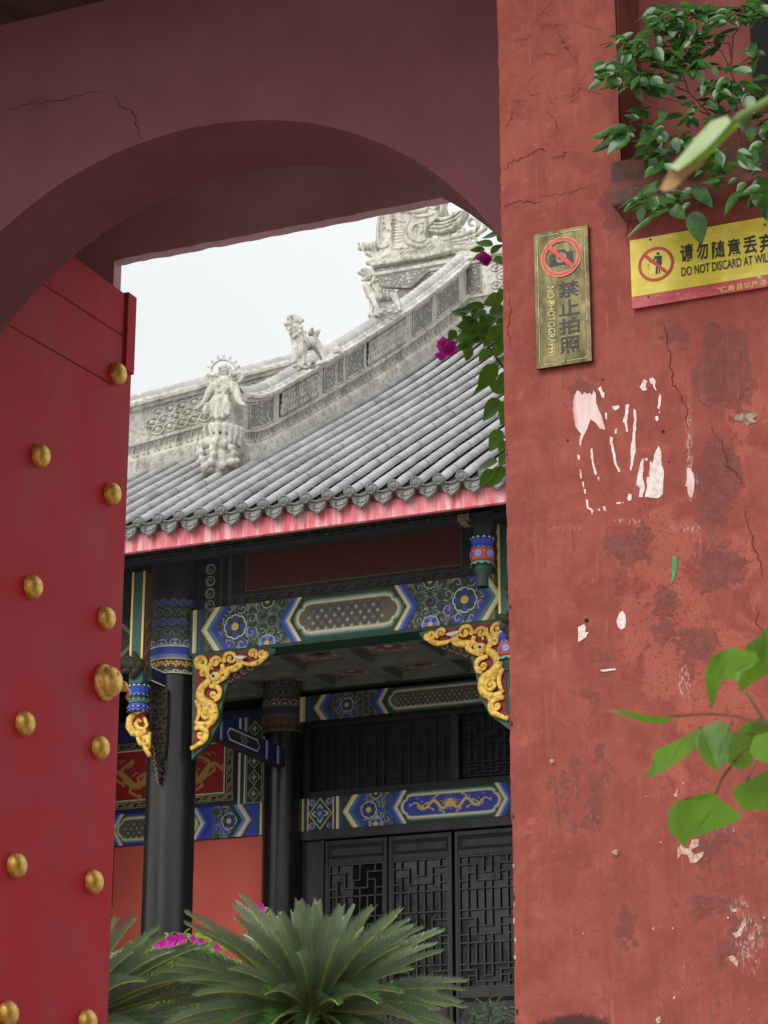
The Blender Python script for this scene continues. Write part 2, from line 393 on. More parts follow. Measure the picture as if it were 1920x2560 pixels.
arch_wall().build('arch_wall', M_RED, gate, smooth=True, angle=40)
# passage behind: side wall, ceiling; the inner wall carries the flat lintel
YL = 8.72
lin = [uY(250, 552, YL), uY(965, 423, YL)]; ZL = (lin[0].z+lin[1].z)/2; XJ = uY(247, 560, YL).x
m = MB()
m.box(-9.5, -5.55, 7.0, YL, GROUND, 5.3)                         # left side of the passage
m.box(-1.78, 4.0, YP+.40, YL, GROUND, 5.3)
m.box(-5.55, PX, 7.0, YL, 5.2, 5.3)                              # passage ceiling
m.build('passage_wall', M_PASSAGE, gate)
m = MB()
m.box(-9.5, XJ, YL, YL+.07, GROUND, 5.4); m.box(-1.9, 4.0, YL, YL+.07, GROUND, 5.4); m.box(XJ, -1.9, YL, YL+.07, ZL+.002, 5.4)
m.build('inner_wall', M_MAUVE, gate)
# ragged render along the lintel's lower arris
m = MB(); pts = []; nn = 90
for i in range(nn+1):
    x = XJ+(PX-XJ)*i/nn; pts.append((x, ZL-.018+.016*fbm(x*9, 3.1, 2)))
for i in range(nn):
    (xa, za), (xb, zb) = pts[i], pts[i+1]
    m.add([(xa, YL-.006, za), (xb, YL-.006, zb), (xb, YL-.001, ZL+.07), (xa, YL-.001, ZL+.07), (xa, YL+.06, za), (xb, YL+.06, zb)], [(0, 1, 2, 3), (1, 0, 4, 5)])
m.build('lintel', M_MAUVE, gate, smooth=False)
# porch ceiling and roof over the gate
m = MB(); m.box(-5.15, PX, YP-.02, YA, ZT, ZT+.36); m.build('porch_ceiling', M_WOOD, gate)
m = MB(); m.prism([(-9.9, YP-1.3, ZT+.362), (-9.9, 9.5, ZT+.9), (-9.9, 7.4, ZT+1.6)], (14.2, 0, 0)); m.build('roof', mat_noise('gate_roof_tile', srgb(110, 110, 112), srgb(80, 80, 84), 5, .8), gate)  # unseen eave stretched forward to darken the arch face
# window niche with its ledge
m = MB(); m.box(-1.42, -1.10, YP+.20, YP+.238, 3.27, ZT+.3); m.build('unlit_window_stand_in', M_DARK, gate)  # dark panel colours in the unlit depth of the window
m = MB(); m.bevbox(-1.775, -1.0, YP-.115, YP+.24, 2.845, 2.985, .008); m.build('window_ledge', M_LEDGE, gate, smooth=False)
# cracks: thin dark ribbons following hand-placed lines
def crack(pts2, Y, wid, seed, name='plaster_crack', mat=M_CRACK, par=gate, off=.009):
    rnd = random.Random(seed); P = []
    for a, b in zip(pts2[:-1], pts2[1:]):
        for k in range(6):
            t = k/6; P.append((a[0]+(b[0]-a[0])*t, a[1]+(b[1]-a[1])*t))
    P.append(pts2[-1]); m = MB(); L = []
    for i, (x, y) in enumerate(P):
        j = 0 if i in (0, len(P)-1) else 4.0
        q = onY(x+rnd.uniform(-j, j), y+rnd.uniform(-j, j), Y-off); L.append(wallY(q, .0011) if Y == YP else q)
    for i in range(len(L)-1):
        d = L[i+1]-L[i]; nrm = Vector((-d.z, 0, d.x)); nrm.normalize()
        w0 = wid*(.35+.65*sin(pi*min(1, max(.04, i/len(L)))))*rnd.uniform(.6, 1.3); w1 = w0*.9
        m.add([L[i]-nrm*w0, L[i+1]-nrm*w1, L[i+1]+nrm*w1, L[i]+nrm*w0], [(0, 1, 2, 3)])
    return m.build(name, mat, par)
crack([c6(30, 945), c6(90, 885), c6(180, 860), c6(245, 818), c6(275, 830)], YP, .0013, 1)
crack([c6(300, 870), c6(360, 858), c6(385, 835)], YP, .0011, 2)
crack([c6(30, 1145), c6(120, 1105), c6(180, 1115), c6(245, 1105)], YP, .0012, 3)
crack([c6(240, 1085), c6(330, 1070), c6(420, 1055), c6(520, 1022)], YP, .0008, 4)
crack([c6(920, 1790), c6(940, 1850), c6(960, 1990), c6(975, 2120), c7(1000, 150), c7(1050, 290), c7(1055, 370)], YP, .0015, 5)
crack([c7(1180, 360), c7(1245, 450), c7(1275, 580), c7(1340, 640), c7(1362, 690)], YP, .0012, 6)
crack([c7(1370, 800), c7(1390, 900), c7(1415, 1010), c7(1460, 1120), c7(1470, 1200)], YP, .0012, 7)
crack([c7(1445, 1340), c7(1435, 1450), c7(1500, 1520)], YP, .001, 8)
crack([c6(715, 1160), c6(735, 1230), c6(715, 1300), c6(735, 1360)], YP, .0015, 9)
crack([c6(60, 1560), c6(75, 1700), c6(60, 1830), c6(80, 1900)], YP, .001, 10)
def ar(x, y): return (x*1300/1659, y*1300/1659)
crack([ar(0, 360), ar(90, 330), ar(180, 325), ar(250, 300), ar(330, 292)], YA, .0013, 11, off=.003)
crack([ar(365, 300), ar(380, 330), ar(425, 360), ar(440, 420), ar(455, 448)], YA, .0018, 12, off=.003)
crack([ar(455, 448), ar(490, 490), ar(550, 540), ar(600, 572)], YB+1.2, .003, 13, off=.004)
# fine craquelure on the upper pier
rnd = random.Random(4)
for k in range(22):
    x, y = rnd.uniform(60, 600), rnd.uniform(20, 620); P = [(x, y)]
    a = rnd.choice([rnd.uniform(-.5, .5), pi/2+rnd.uniform(-.4, .4)])
    for q in range(rnd.randint(2, 4)):
        a += rnd.uniform(-.8, .8); l = rnd.uniform(25, 70); x += cos(a)*l; y += sin(a)*l; P.append((min(max(x, 45), 640), max(y, 5)))
    crack([c6(*q) for q in P], YP, .00045, 100+k)
# chips: small jagged bits of bare lime and chips of render with thickness
def chip(cx, cy, rx, ry, Y, seed, name='plaster_chip', mat=M_CHIP, n=13, thick=.001, jag=.45):
    rnd = random.Random(seed); pts = []
    for i in range(n):
        a = -2*pi*i/n; r = 1+rnd.uniform(-jag, jag)
        pts.append(wallY(onY(cx+rx*r*cos(a), cy+ry*r*sin(a), Y), .0012))
    m = MB(); m.prism([p-Vector((0, thick, 0)) for p in pts], (0, thick+.004, 0)); return m.build(name, mat, gate)
chip(*c7(1385, 325), 26, 15, YP, 1, mat=mat_noise('exposed_grey_mortar', srgb(176, 150, 132), srgb(120, 104, 92), 90, .9, bump=.6))
def polychip(cf, pts, name='plaster_chip', mat=M_CHIP, par=gate, thick=.0005, Y=YP):
    P = [wallY(onY(*cf(*q), Y), .0014) for q in pts]
    m = MB(); m.prism([p-Vector((0, thick, 0)) for p in P], (0, thick+.003, 0)); return m.build(name, mat, par, recalc=True)
polychip(c8, [(1045,1200),(1075,1165),(1080,1195),(1110,1200),(1130,1150),(1170,1145),(1165,1185),(1120,1210),(1140,1235),(1195,1220),(1190,1245),(1150,1285),(1120,1285),(1105,1240),(1070,1232),(1045,1262)])
polychip(c8, [(1018,890),(1035,880),(1052,850),(1042,885),(1045,905),(1030,905)])
polychip(c8, [(1350,1548),(1375,1545),(1392,1560),(1368,1568)])
polychip(c8, [(1425,1610),(1440,1590),(1442,1640),(1425,1660),(1415,1700),(1385,1720),(1360,1690),(1395,1680)])
polychip(c8, [(1340,1825),(1365,1815),(1395,1850),(1392,1890),(1375,1865),(1350,1845)])
polychip(c8, [(920,2185),(945,2165),(950,2200),(930,2212)])
for k, (x, y, r) in enumerate([(1080, 825, 5), (865, 902, 4), (1340, 1600, 6), (1500, 1640, 5), (1480, 1720, 7), (1430, 1770, 5), (1520, 1690, 5), (950, 1165, 4), (1210, 1260, 4), (1420, 1290, 5), (908, 1662, 6), (1020, 1660, 5), (505, 1690, 3), (1030, 2060, 7), (1075, 2010, 5), (1460, 2130, 6), (1545, 1600, 6), (1370, 1100, 6)]):
    chip(*c8(x, y), r*.45, r*.6, YP, 30+k, n=7)
for k, (x, y, r) in enumerate([(590, 108, 5), (395, 443, 5), (925, 395, 7), (958, 565, 4), (502, 1440, 10), (300, 920, 3)]):
    chip(*c7(x, y), r*.5, r*.5, YP, 60+k, name='nail_hole', mat=M_DARK, n=8, jag=.2)
# broken arris of the pier
rnd = random.Random(12)
for k in range(15):
    z = rnd.uniform(.3, 2.6) if k < 5 else rnd.uniform(.4, 1.05)
    m = MB(); r = rnd.uniform(.004, .010); c = Vector((PX+rnd.uniform(.003, .009), YP+.002, z)); n = 7; P = []
    for i in range(n):
        a = 2*pi*i/n; P.append(c+Vector((r*.6*cos(a)*rnd.uniform(.6, 1.3), 0, r*sin(a)*rnd.uniform(.6, 1.5))))
    m.prism(P, (0, .012, 0)); m.build('plaster_chip', M_CHIP if (k % 3 and z < 1.1) else M_CRACK, gate, recalc=True)
# door leaf: planks behind a plate, gold studs, knocker
door = MB(); DX = -5.0; DY0, DY1 = 7.08, 8.53; ZD1 = 4.235
door.bevbox(DX-.09, DX, DY0, DY1, .2-.5, ZD1, .006)
leaf = door.build('door_leaf', M_DOOR, gate)
m = MB(); m.bevbox(DX-.10, DX+.012, 8.455, DY1+.004, 3.86, ZD1+.012, .004); m.build('edge_batten', M_DOOR, leaf)
m = MB()
for (ya, za), (yb, zb) in (((7.3, 3.985), (8.44, 4.022)), ((7.2, 3.70), (8.35, 3.752))):
    m.add([(DX+.002, ya, za-.0015), (DX+.002, yb, zb-.004), (DX+.002, yb, zb+.004), (DX+.002, ya, za+.0015)], [(0, 1, 2, 3)])
m.add([(DX+.002, 8.437, 3.87), (DX+.002, 8.454, 3.87), (DX+.002, 8.454, 4.23), (DX+.002, 8.437, 4.23)], [(0, 1, 2, 3)])
m.build('plank_seam', M_SEAM, leaf)
def stud_mesh(c, r, h, seed):
    m = MB(); prof = [(r, 0), (r*1.0, h*.25), (r*.93, h*.5), (r*.75, h*.78), (r*.45, h*.94), (.001, h)]
    m.lathe([(a, b) for a, b in prof], c, 20, 'x'); return m
first = None
for j in range(-1, 7):
    for i in range(0, 2):
        y = 8.385-.602*i-.0088*j; z = 3.812-.58*j
        if i: z = 3.80-.582*j
        if z > 3.9 or z < .2: continue
        if i == 1 and j == 0: continue                          # the near row starts one stud lower, as its top corner is cut by the arch
        if first is None:
            first = stud_mesh((DX+.001, y, z), .053, .048, 1).build('stud', M_GOLD, leaf, smooth=True, loc=(DX, y, z))
        else:
            o = copy_obj(first, leaf); wl = world_loc(leaf); o.location = Vector((DX, y, z))-wl
m = MB(); kc = onX(278, 1708, DX+.03)
m.lathe([(.080, 0), (.083, .012), (.078, .024), (.068, .028), (.068, .04), (.062, .058), (.046, .074), (.022, .083), (.001, .084)], (DX+.001, kc.y-.02, kc.z), 28, 'x')
for k in range(8): m.ball((DX+.066+.006*random.Random(k).random(), kc.y-.02+.028*cos(k*.8), kc.z+.03*sin(k*.8)), .013, 8, 5)
m.ball((DX+.06, kc.y+.055, kc.z-.005), (.022, .022, .025)); m.tube([(DX+.06, kc.y+.06, kc.z), (DX+.062, kc.y+.10, kc.z-.02), (DX+.06, kc.y+.09, kc.z-.05)], .010, 8)
m.build('door_knocker', M_GOLD, leaf, smooth=True)
# ================================================================ temple hall
hall = thing('temple_hall', 'grey tiled temple hall with painted beams and black columns behind the arch', 'temple', (-9.75, 21.5, 1.2))
XC = -9.745                                     # middle of the visible bay
YE, YF, YCOL, YW = 20.0, 21.35, 21.5, 24.2      # eave, beam face, column line, door wall
def make_paint(name='painted_timber', rough=.55, noise_amt=.16):
    n = N(name); co = n.coord('Object'); f = n.noise(co, 30, 5, .6)
    c = n.mix(n.ramp(f, .3, .8, lo=noise_amt*.3, hi=noise_amt), n.attr('paint'), srgb(112, 108, 100))
    return n.p(Base_Color=c, Roughness=rough, Specular_IOR_Level=.35, Normal=n.bump(n.noise(co, 120, 3), .12, .004))
M_PAINT = make_paint(); M_PAINT_HAZED = make_paint('hazed_painted_timber', .6, .36)  # the second paint's stronger grey mix lifts its darks to imitate haze
def make_stone(name, carve=False, streak=.65):
    n = N(name); co = n.coord('Object'); b = n.noise(co, 2.3, 7, .65, .3); f = n.noise(co, 17, 7, .7)
    st = n.noise(n.coord('Object', (11, 11, 1.6)), 1, 5, .6)
    c = n.mix(n.ramp(b, .32, .68), srgb(222, 219, 210), srgb(188, 185, 177))
    c = n.mix(n.ramp(f, .46, .7, lo=0, hi=.75), c, srgb(134, 132, 124))
    c = n.mix(n.ramp(st, .48, .7, lo=0, hi=streak), c, srgb(140, 134, 118))
    h = n.math('MULTIPLY', f, .8)
    if carve:
        v = n.voro(co, 16); v2 = n.noise(co, 13, 3, .5, 2.5)
        r = n.ramp(n.math('ADD', n.math('MULTIPLY', v, 1.1), n.math('MULTIPLY', v2, .8)), .55, 1.05)
        c = n.mix(n.math('MULTIPLY', r, .72), c, srgb(112, 112, 110)); h = n.math('SUBTRACT', h, n.math('MULTIPLY', r, 1.6))
    return n.p(Base_Color=c, Roughness=.88, Specular_IOR_Level=.2, Normal=n.bump(h, .6, .03 if carve else .012))
M_STONE = make_stone('weathered_pale_stone'); M_CARVE = make_stone('carved_pale_stone', True)
def make_tile():
    n = N('grey_roof_tile'); co = n.coord('Object'); b = n.noise(co, 1.6, 6, .6); f = n.noise(co, 18, 5, .6)
    c = n.mix(n.ramp(b, .35, .7), n.mix(1.0, srgb(180, 180, 179), n.attr('paint'), 'MULTIPLY'), n.mix(1.0, srgb(154, 154, 153), n.attr('paint'), 'MULTIPLY'))
    c = n.mix(n.ramp(f, .55, .8, lo=0, hi=.4), c, srgb(130, 130, 130))
    return n.p(Base_Color=c, Roughness=.62, Specular_IOR_Level=.45, Normal=n.bump(f, .2, .006))
M_TILE = make_tile()
M_TILE_DARK = mat_noise('mossy_grey_clay', srgb(158, 158, 158), srgb(100, 102, 100), 9, .8, bump=.6, bdist=.012)
M_PAN = mat_noise('pan_tile_groove_shade', srgb(72, 72, 72), srgb(94, 94, 90), 6, .85, bump=.4, bdist=.01)  # pans coloured dark to stand in for shade in the grooves
def make_fascia():
    n = N('faded_red_fascia'); co = n.coord('Object', (14, 14, 1.6)); s = n.noise(co, 1, 6, .65); b = n.noise(n.coord('Object'), 5, 6, .65); f = n.noise(n.coord('Object'), 40, 4)
    c = n.mix(n.ramp(b, .35, .65), srgb(216, 88, 102), srgb(228, 128, 138))
    c = n.mix(n.ramp(s, .42, .66, lo=0, hi=.85), c, srgb(240, 196, 198))
    c = n.mix(n.ramp(n.noise(n.coord('Object'), 16, 3, .5), .70, .73), c, srgb(150, 96, 92))
    return n.p(Base_Color=c, Roughness=.7, Normal=n.bump(f, .2, .004))
M_FASCIA = make_fascia()
def make_lacquer(name, col, rough):
    n = N(name); co = n.coord('Object', (3, 3, .5)); f = n.noise(co, 3, 5, .6); g = n.noise(n.coord('Object'), 40, 4, .6)
    return n.p(Base_Color=n.mix(f, col, srgb(40, 38, 38)), Roughness=n.ramp(f, .3, .7, lo=rough, hi=rough+.15), Specular_IOR_Level=.5, Normal=n.bump(n.math('ADD', f, n.math('MULTIPLY', g, .15)), .12, .02))
M_BLACK = make_lacquer('black_lacquer', srgb(36, 33, 33), .2)
M_BLACKWOOD = make_lacquer('black_painted_joinery', srgb(48, 46, 46), .48)
M_GREENBLACK = mat_noise('dark_green_timber', srgb(48, 58, 60), srgb(38, 44, 48), 6, .7)
M_CORAL = mat_noise('coral_wall_paint', srgb(226, 108, 90), srgb(214, 98, 84), 1.5, .75, bump=.08)
def make_glass():
    n = N('dark_window_glass'); co = n.coord('Object')
    return n.p(Base_Color=srgb(24, 27, 28), Roughness=.05, Specular_IOR_Level=.5, Normal=n.bump(n.noise(co, 7, 2), .04, .02))
M_GLASS = make_glass()
M_GLASS_DULL = mat_noise('dusty_transom_glass', srgb(30, 32, 34), srgb(38, 40, 42), 4, .55)
M_OCHRE = mat_noise('gold_paint', srgb(244, 206, 98), srgb(196, 150, 58), 24, .5, bump=.5, bdist=.006, spec=.5)
M_RELIEFRED = mat_noise('deep_red_panel', srgb(140, 32, 34), srgb(110, 26, 28), 14, .6)

# ---------------------------------------------------------------- roof
_py = [19.95, 22.27, 23.15, 24.17, 25.27, 26.46, 27.76, 29.2]; _pz = [7.33, 8.72, 9.27, 9.86, 10.51, 11.27, 12.11, 13.12]
_cf = np.polyfit(np.array(_py)-24, _pz, 3)
def zs(y): return float(np.polyval(_cf, y-24))
def on_roof(x, y):
    r = ray(x, y); Y = 23.
    for _ in range(40):
        p = r*(Y/r.y); Y += (p.z-zs(Y))*-.6 if False else 0
        # solve p.z(Y) = zs(Y) with a secant on Y
        f0 = r.z/r.y*Y-zs(Y); f1 = r.z/r.y*(Y+.01)-zs(Y+.01); Y -= f0/((f1-f0)/.01)
    return r*(Y/r.y)
XR = -11.5                                       # the descending ridge
hipA, hipB = on_roof(*c1(95, 1200)), on_roof(*c1(400, 1110))
def hip_y(x): return hipB.y+(x-hipB.x)*(hipB.y-hipA.y)/(hipB.x-hipA.x)
ROWS = [-11.52+.2445*i for i in range(-9, 27)]
def row_top(x):
    if x > XR-.05: return 29.1
    return max(20.4, hip_y(x)+.02)
roof = MB()
nseg = 24
def sheath(xa, xb, ya, yb):
    P = [(ya+(yb-ya)*i/nseg) for i in range(nseg+1)]
    roof.add([(x, y, zs(y)-.12) for y in P for x in (xa, xb)], [(2*i, 2*i+1, 2*i+3, 2*i+2) for i in range(nseg)])
sheath(-13.8, -4.9, 19.97, 22.0); sheath(XR, -4.9, 22.0, 29.3)
roof.add([(-13.8, 22., zs(22)-.12), (XR, 22., zs(22)-.12), (XR, 24., zs(22)), (-13.8, 24., zs(22))], [(0, 1, 2, 3)])
roof.box(-13.8, XR, 23.6, 29.4, 8.0, 8.6)
# north slope and the gable end, closing the roof's body
roof.add([(XR-.1, 22.2, zs(22.2)-.15), (XR-.1, 29.3, zs(29.2)-.15), (XR-.1, 36.4, zs(22.2)-.15)], [(0, 1, 2)])
roof.add([(XR, 29.3, zs(29.2)-.12), (-4.9, 29.3, zs(29.2)-.12), (-4.9, 38.6, 7.2), (XR, 38.6, 7.2)], [(0, 1, 2, 3)])
roof_o = roof.build('roof', M_PAN, hall)
tiles = MB(); pans = MB(); rnd = random.Random(5)
L = .232
for ri, X in enumerate(ROWS):
    y = 19.93; yt = row_top(X); k = 0; ph = 0
    while y < yt:
        dz = zs(y+.05)-zs(y); sl = dz/.05; dy = L/sqrt(1+sl*sl)
        y2 = y+dy*1.08
        g_ = rnd.uniform(.93, 1.05)*(.8 if rnd.random() < .03 else 1)*(1+.05*sin(ri*2.3)); colr = (g_*.98, g_*.985, g_, 1)
        nrm = Vector((0, -sl, 1)).normalized(); jx = rnd.uniform(-.006, .006); base = len(tiles.v); V = []
        for (yy, r, up) in ((y, .053, .0105), (y2, .0515, .007)):
            c = Vector((X+jx, yy, zs(yy)))+nrm*up
            for j in range(8):
                a = radians(-12+204*j/7); V.append(c+Vector((cos(a)*r, 0, 0))+nrm*sin(a)*r)
        c = Vector((X+jx, y, zs(y)))+nrm*.0105
        for j in range(8):
            a = radians(-12+204*j/7); V.append(c+Vector((cos(a)*.047, 0, 0))+nrm*sin(a)*.047)
        tiles.add(V, [(j, j+1, 8+j+1, 8+j) for j in range(7)]+[(j+1, j, 16+j, 16+j+1) for j in range(7)], colr)
        y += dy
    # pan tiles between this row and the next
    if ri < len(ROWS)-1:
        xa, xb = X+.045, X+.20; y = 19.95
        while y < min(yt, row_top(ROWS[ri+1])):
            d2 = .115; g_ = rnd.uniform(.5, .8); za, zb = zs(y)-.03, zs(y+d2)-.052
            pans.add([(xa, y, za), (X+.122, y, za-.03), (xb, y, za), (xb, y+d2, zb), (X+.122, y+d2, zb-.03), (xa, y+d2, zb)], [(0, 1, 4, 5), (1, 2, 3, 4)], (g_, g_, g_, 1))
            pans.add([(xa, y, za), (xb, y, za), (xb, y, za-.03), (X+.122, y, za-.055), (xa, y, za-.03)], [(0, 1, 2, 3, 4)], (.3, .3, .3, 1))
            y += d2
to = tiles.build('cover_tiles', M_TILE, roof_o, smooth=True, angle=50); to['kind'] = 'stuff'
po = pans.build('pan_tiles', M_PAN, roof_o); po['kind'] = 'stuff'
# eave caps and drip tiles: one of each, then copies
def cap_mesh(x, y, z):
    m = MB(); m.lathe([(.001, -.012), (.026, -.012), (.030, -.004), (.044, -.003), (.048, -.018), (.056, -.018), (.061, -.006), (.061, .05)], (x, y, z), 24, 'y')
    for k in range(5):
        a = k*2*pi/5; m.ball((x+.022*cos(a), y-.008, z+.022*sin(a)), (.010, .008, .010), 6, 4)
    return m
def drip_mesh(x, y, z):
    out = [(-.105, .02), (-.10, -.03), (-.085, -.07), (-.055, -.098), (-.025, -.115), (0, -.145), (.025, -.115), (.055, -.098), (.085, -.07), (.10, -.03), (.105, .02), (.07, -.005), (0, -.025), (-.07, -.005)]
    m = MB(); m.prism([(x+a, y, z+b) for a, b in out], (0, .03, 0))
    rim = [(x+a*.9, y-.004, z+b*.9-.002) for a, b in out[:11]]; m.tube(rim, .008, 6)
    for s in (-1, 1):
        sp = []
        for k in range(14):
            t = k/13; a = 4.5*t; r = .034*(1-.75*t); sp.append((x+s*(.035-r*cos(a)), y-.006, z-.045-r*sin(a)*.8))
        m.tube(sp, .008, 5)
    m.ball((x, y-.004, z-.06), (.014, .012, .03), 6, 5)
    m.tube([(x-.105, y+.0, z+.03), (x-.055, y-.008, z+.008), (x, y-.01, z), (x+.055, y-.008, z+.008), (x+.105, y, z+.03)], .012, 6)
    return m
cap0 = drip0 = None
for i, X in enumerate(ROWS[1:-5]):
    z = zs(19.93)+.012
    if cap0 is None:
        cap0 = cap_mesh(X, 19.89, z).build('eave_cap', M_TILE_DARK, roof_o, smooth=True, loc=(X, 19.89, z), angle=40)
        drip0 = drip_mesh(X+.122, 19.915, z-.045).build('drip_tile', M_TILE_DARK, roof_o, loc=(X+.122, 19.92, z), recalc=True); b0 = X
    else:
        copy_obj(cap0, roof_o, (X-b0, 0, 0)); copy_obj(drip0, roof_o, (X-b0, rnd.uniform(-.006, .006), rnd.uniform(-.006, .006)))
m = MB(); m.box(-14, -4.9, YE, YE+.06, 7.035, 7.29); m.build('fascia_board', M_FASCIA, hall)
m = MB(); m.add([(-14, YE+.06, 7.06), (-4.9, YE+.06, 7.06), (-4.9, 21.6, 7.62), (-14, 21.6, 7.62)], [(0, 1, 2, 3)])
x = -13.9
while x < -5: m.prism([(x, YE+.062, 7.042), (x, 21.6, 7.57), (x, 21.6, 7.62), (x, YE+.062, 7.075)], (.09, 0, 0)); x += .3
m.build('eave_soffit', M_GREENBLACK, hall)

# ---------------------------------------------------------------- ridges
def ridge(name, path, hfun, side, parent, spans, cap_step=.2, closed=True):
    """path: list of base points; hfun(t): height; side: unit vector towards the seen face; spans: (t0, t1, 'open' or 'carve')"""
    P = [Vector(p) for p in path]; S = [0]
    for a, b in zip(P[:-1], P[1:]): S.append(S[-1]+(b-a).length)
    T = S[-1]; side = Vector(side)
    def at(t, f, o):
        s = max(0, min(1, t))*T; i = min(len(P)-2, max(0, next((k for k in range(len(S)-1) if S[k+1] >= s), len(S)-2)))
        w = (s-S[i])/(S[i+1]-S[i]); q = P[i]+(P[i+1]-P[i])*w
        return q+Vector((0, 0, hfun(t)*f))+side*o
    prof = [(-.08, .215), (0, .215), (.20, .19), (.215, .165), (.24, .155), (.30, .12), (.36, .135), (.375, .165), (.405, .165), (.42, .105), (.755, .105), (.77, .15), (.80, .15), (.815, .19), (.85, .19), (.86, .15), (.895, .125), (.90, .088)]
    ring = prof+[(.90+.075*sin(a), .088*cos(a)) for a in (.4, .8, 1.2)]
    full = [(f, o) for f, o in ring]+[(.978, 0)]+[(f, -o) for f, o in reversed(ring)]
    n = 60; m = MB(); k = len(full); V = []
    for i in range(n+1):
        for f, o in full: V.append(at(i/n, f, o))
    m.add(V, [(i*k+j, i*k+j+1, (i+1)*k+j+1, (i+1)*k+j) for i in range(n) for j in range(k-1)]+[tuple(range(k)), tuple(n*k+j for j in reversed(range(k)))])
    body = m.build(name, M_STONE, parent, smooth=True, angle=35, recalc=True)
    # top tiles
    m = MB(); nt = int(T/cap_step)
    for i in range(nt):
        t0, t1 = i/nt, (i+1.04)/nt; V = []
        for t, r in ((t0, 1.16), (t1, 1.02)):
            for j in range(9):
                a = pi*j/8; V.append(at(t, .885, 0)+Vector((0, 0, .095*r*sin(a)))+side*(.095*r*cos(a)))
        for j in range(9):
            a = pi*j/8; V.append(at(t0, .885, 0)+Vector((0, 0, .075*sin(a)))+side*(.075*cos(a)))
        g_ = rnd.uniform(.95, 1.2); m.add(V, [(j, j+1, 9+j+1, 9+j) for j in range(8)]+[(j+1, j, 18+j, 18+j+1) for j in range(8)], (g_, g_, g_, 1))
    m.build('ridge_tiles', M_TILE, body, smooth=True, angle=50)
    # arches on the base, ribs on the leaf band
    m = MB(); na = int(T/.17)
    for i in range(na):
        for rr, rad in ((1, .010), (.62, .008), (.3, .008)):
            pts = []
            for q in range(9):
                a = pi*q/8; w = .5*.93*rr/na
                pts.append(at((i+.5)/na-w*cos(a), .03+(.15*rr)*sin(a)*1.0, .20-.012*sin(a)))
            m.tube(pts, rad, 4, cap=False)
    nb = int(T/.15)
    for i in range(nb):
        t = (i+.5)/nb
        for d in (-.22, -.1, .25):
            m.tube([at(t+d/nb, .245, .16), at(t+d/nb, .30, .128), at(t+d/nb, .365, .15)], .012 if d > 0 else .008, 4, cap=False)
    m.build('moulding_relief', M_STONE, body, smooth=True)
    for t0, t1, kind in spans:
        if kind == 'carve':
            m = MB(); q = 10
            V = [at(t0+(t1-t0)*i/q, f, .112) for i in range(q+1) for f in (.44, .735)]
            m.add(V, [(2*i, 2*i+2, 2*i+3, 2*i+1) for i in range(q)]); m.build('carved_panel', M_CARVE, body, recalc=False)
            m = MB(); fr = [at(t0+(t1-t0)*i/q, .43, .118) for i in range(q+1)]+[at(t1-(t1-t0)*i/q, .745, .118) for i in range(q+1)]
            m.tube(fr+[fr[0]], .012, 5); m.build('panel_frame', M_STONE, body, smooth=True)
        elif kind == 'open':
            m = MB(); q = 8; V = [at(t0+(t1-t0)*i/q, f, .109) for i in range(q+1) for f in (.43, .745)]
            m.add(V, [(2*i, 2*i+2, 2*i+3, 2*i+1) for i in range(q)]); m.build('painted_gap_shade', mat_gap, body)  # dark sheet paints the shade behind the balusters
            m = MB(); nb = max(3, int((t1-t0)*T/.085))
            for r_, (fa, fb) in enumerate(((.435, .585), (.59, .742))):
                for i in range(nb):
                    t = t0+(t1-t0)*(i+.5+.25*(r_ % 2)-.12)/nb
                    prf = [(0, .6), (.15, 1), (.35, 1.15), (.6, .6), (.8, .75), (1, 1.2)]
                    m.tube([at(t, fa+(fb-fa)*u_, .13) for u_, _ in prf], [.027*w for _, w in prf], 6)
            m.tube([at(t0+(t1-t0)*i/6, .588, .135) for i in range(7)], .014, 5)
            m.build('baluster_lattice', M_STONE, body, smooth=True)
        elif kind == 'cloud':
            m = MB(); rr = random.Random(3); nb = int((t1-t0)*T/.16)
            for r_ in range(3):
                for i in range(nb):
                    t = t0+(t1-t0)*(i+.5+.5*(r_ % 2))/nb; c = at(t, .49+.1*r_, .112)
                    pts = [c+Vector((side.y*0, 0, 0))+(at(t+.001, .5, 0)-at(t, .5, 0)).normalized()*.085*cos(a)+Vector((0, 0, .06*sin(a))) for a in [2*pi*j/10 for j in range(11)]]
                    m.tube(pts, .016, 5); m.ball(c, .035, 6, 4)
            m.build('cloud_relief', M_STONE, body, smooth=True)
    return body
mat_gap = mat_noise('painted_recess_shade', srgb(56, 58, 64), srgb(40, 42, 48), 10, .9)
# the descending ridge: its base follows the slope and flattens towards the maiden
path = [(XR, y, zs(y)-.02+(.12*max(0, (22.6-y)/.7)**2)) for y in np.linspace(22.0, 29.15, 30)]
def h_main(t): return .90+.34*t+.07*max(0, 1-t*7)**2
sp = [(.02, .10, 'carve'), (.125, .27, 'open'), (.295, .375, 'carve'), (.39, .465, 'carve'), (.48, .66, 'open'), (.70, .80, 'carve'), (.83, .95, 'carve')]
roof_ridge = ridge('descending_ridge', path, h_main, (1, 0, 0), roof_o, sp)
hp = []
for i in range(12):
    t = i/11; x = -11.45+(hipA.x-.9+11.45)*t; y = hip_y(x)+.12; hp.append((x, y, zs(hip_y(x))-.03))
hd = (Vector(hp[-1])-Vector(hp[0])); hn = Vector((-hd.y, hd.x, 0)).normalized()
if hn.y > 0: hn = -hn
hip = ridge('hip_ridge', hp, lambda t: 1.12+.06*t, hn, roof_o, [(.12, .62, 'cloud'), (.70, .95, 'carve')])
mp = [(x, 29.3, 12.98) for x in np.linspace(-13.0, -4.9, 12)]
mr = ridge('main_ridge', mp, lambda t: 1.42, (0, -1, 0), roof_o, [(.02, .155, 'carve'), (.19, .225, 'carve'), (.245, .5, 'cloud')])
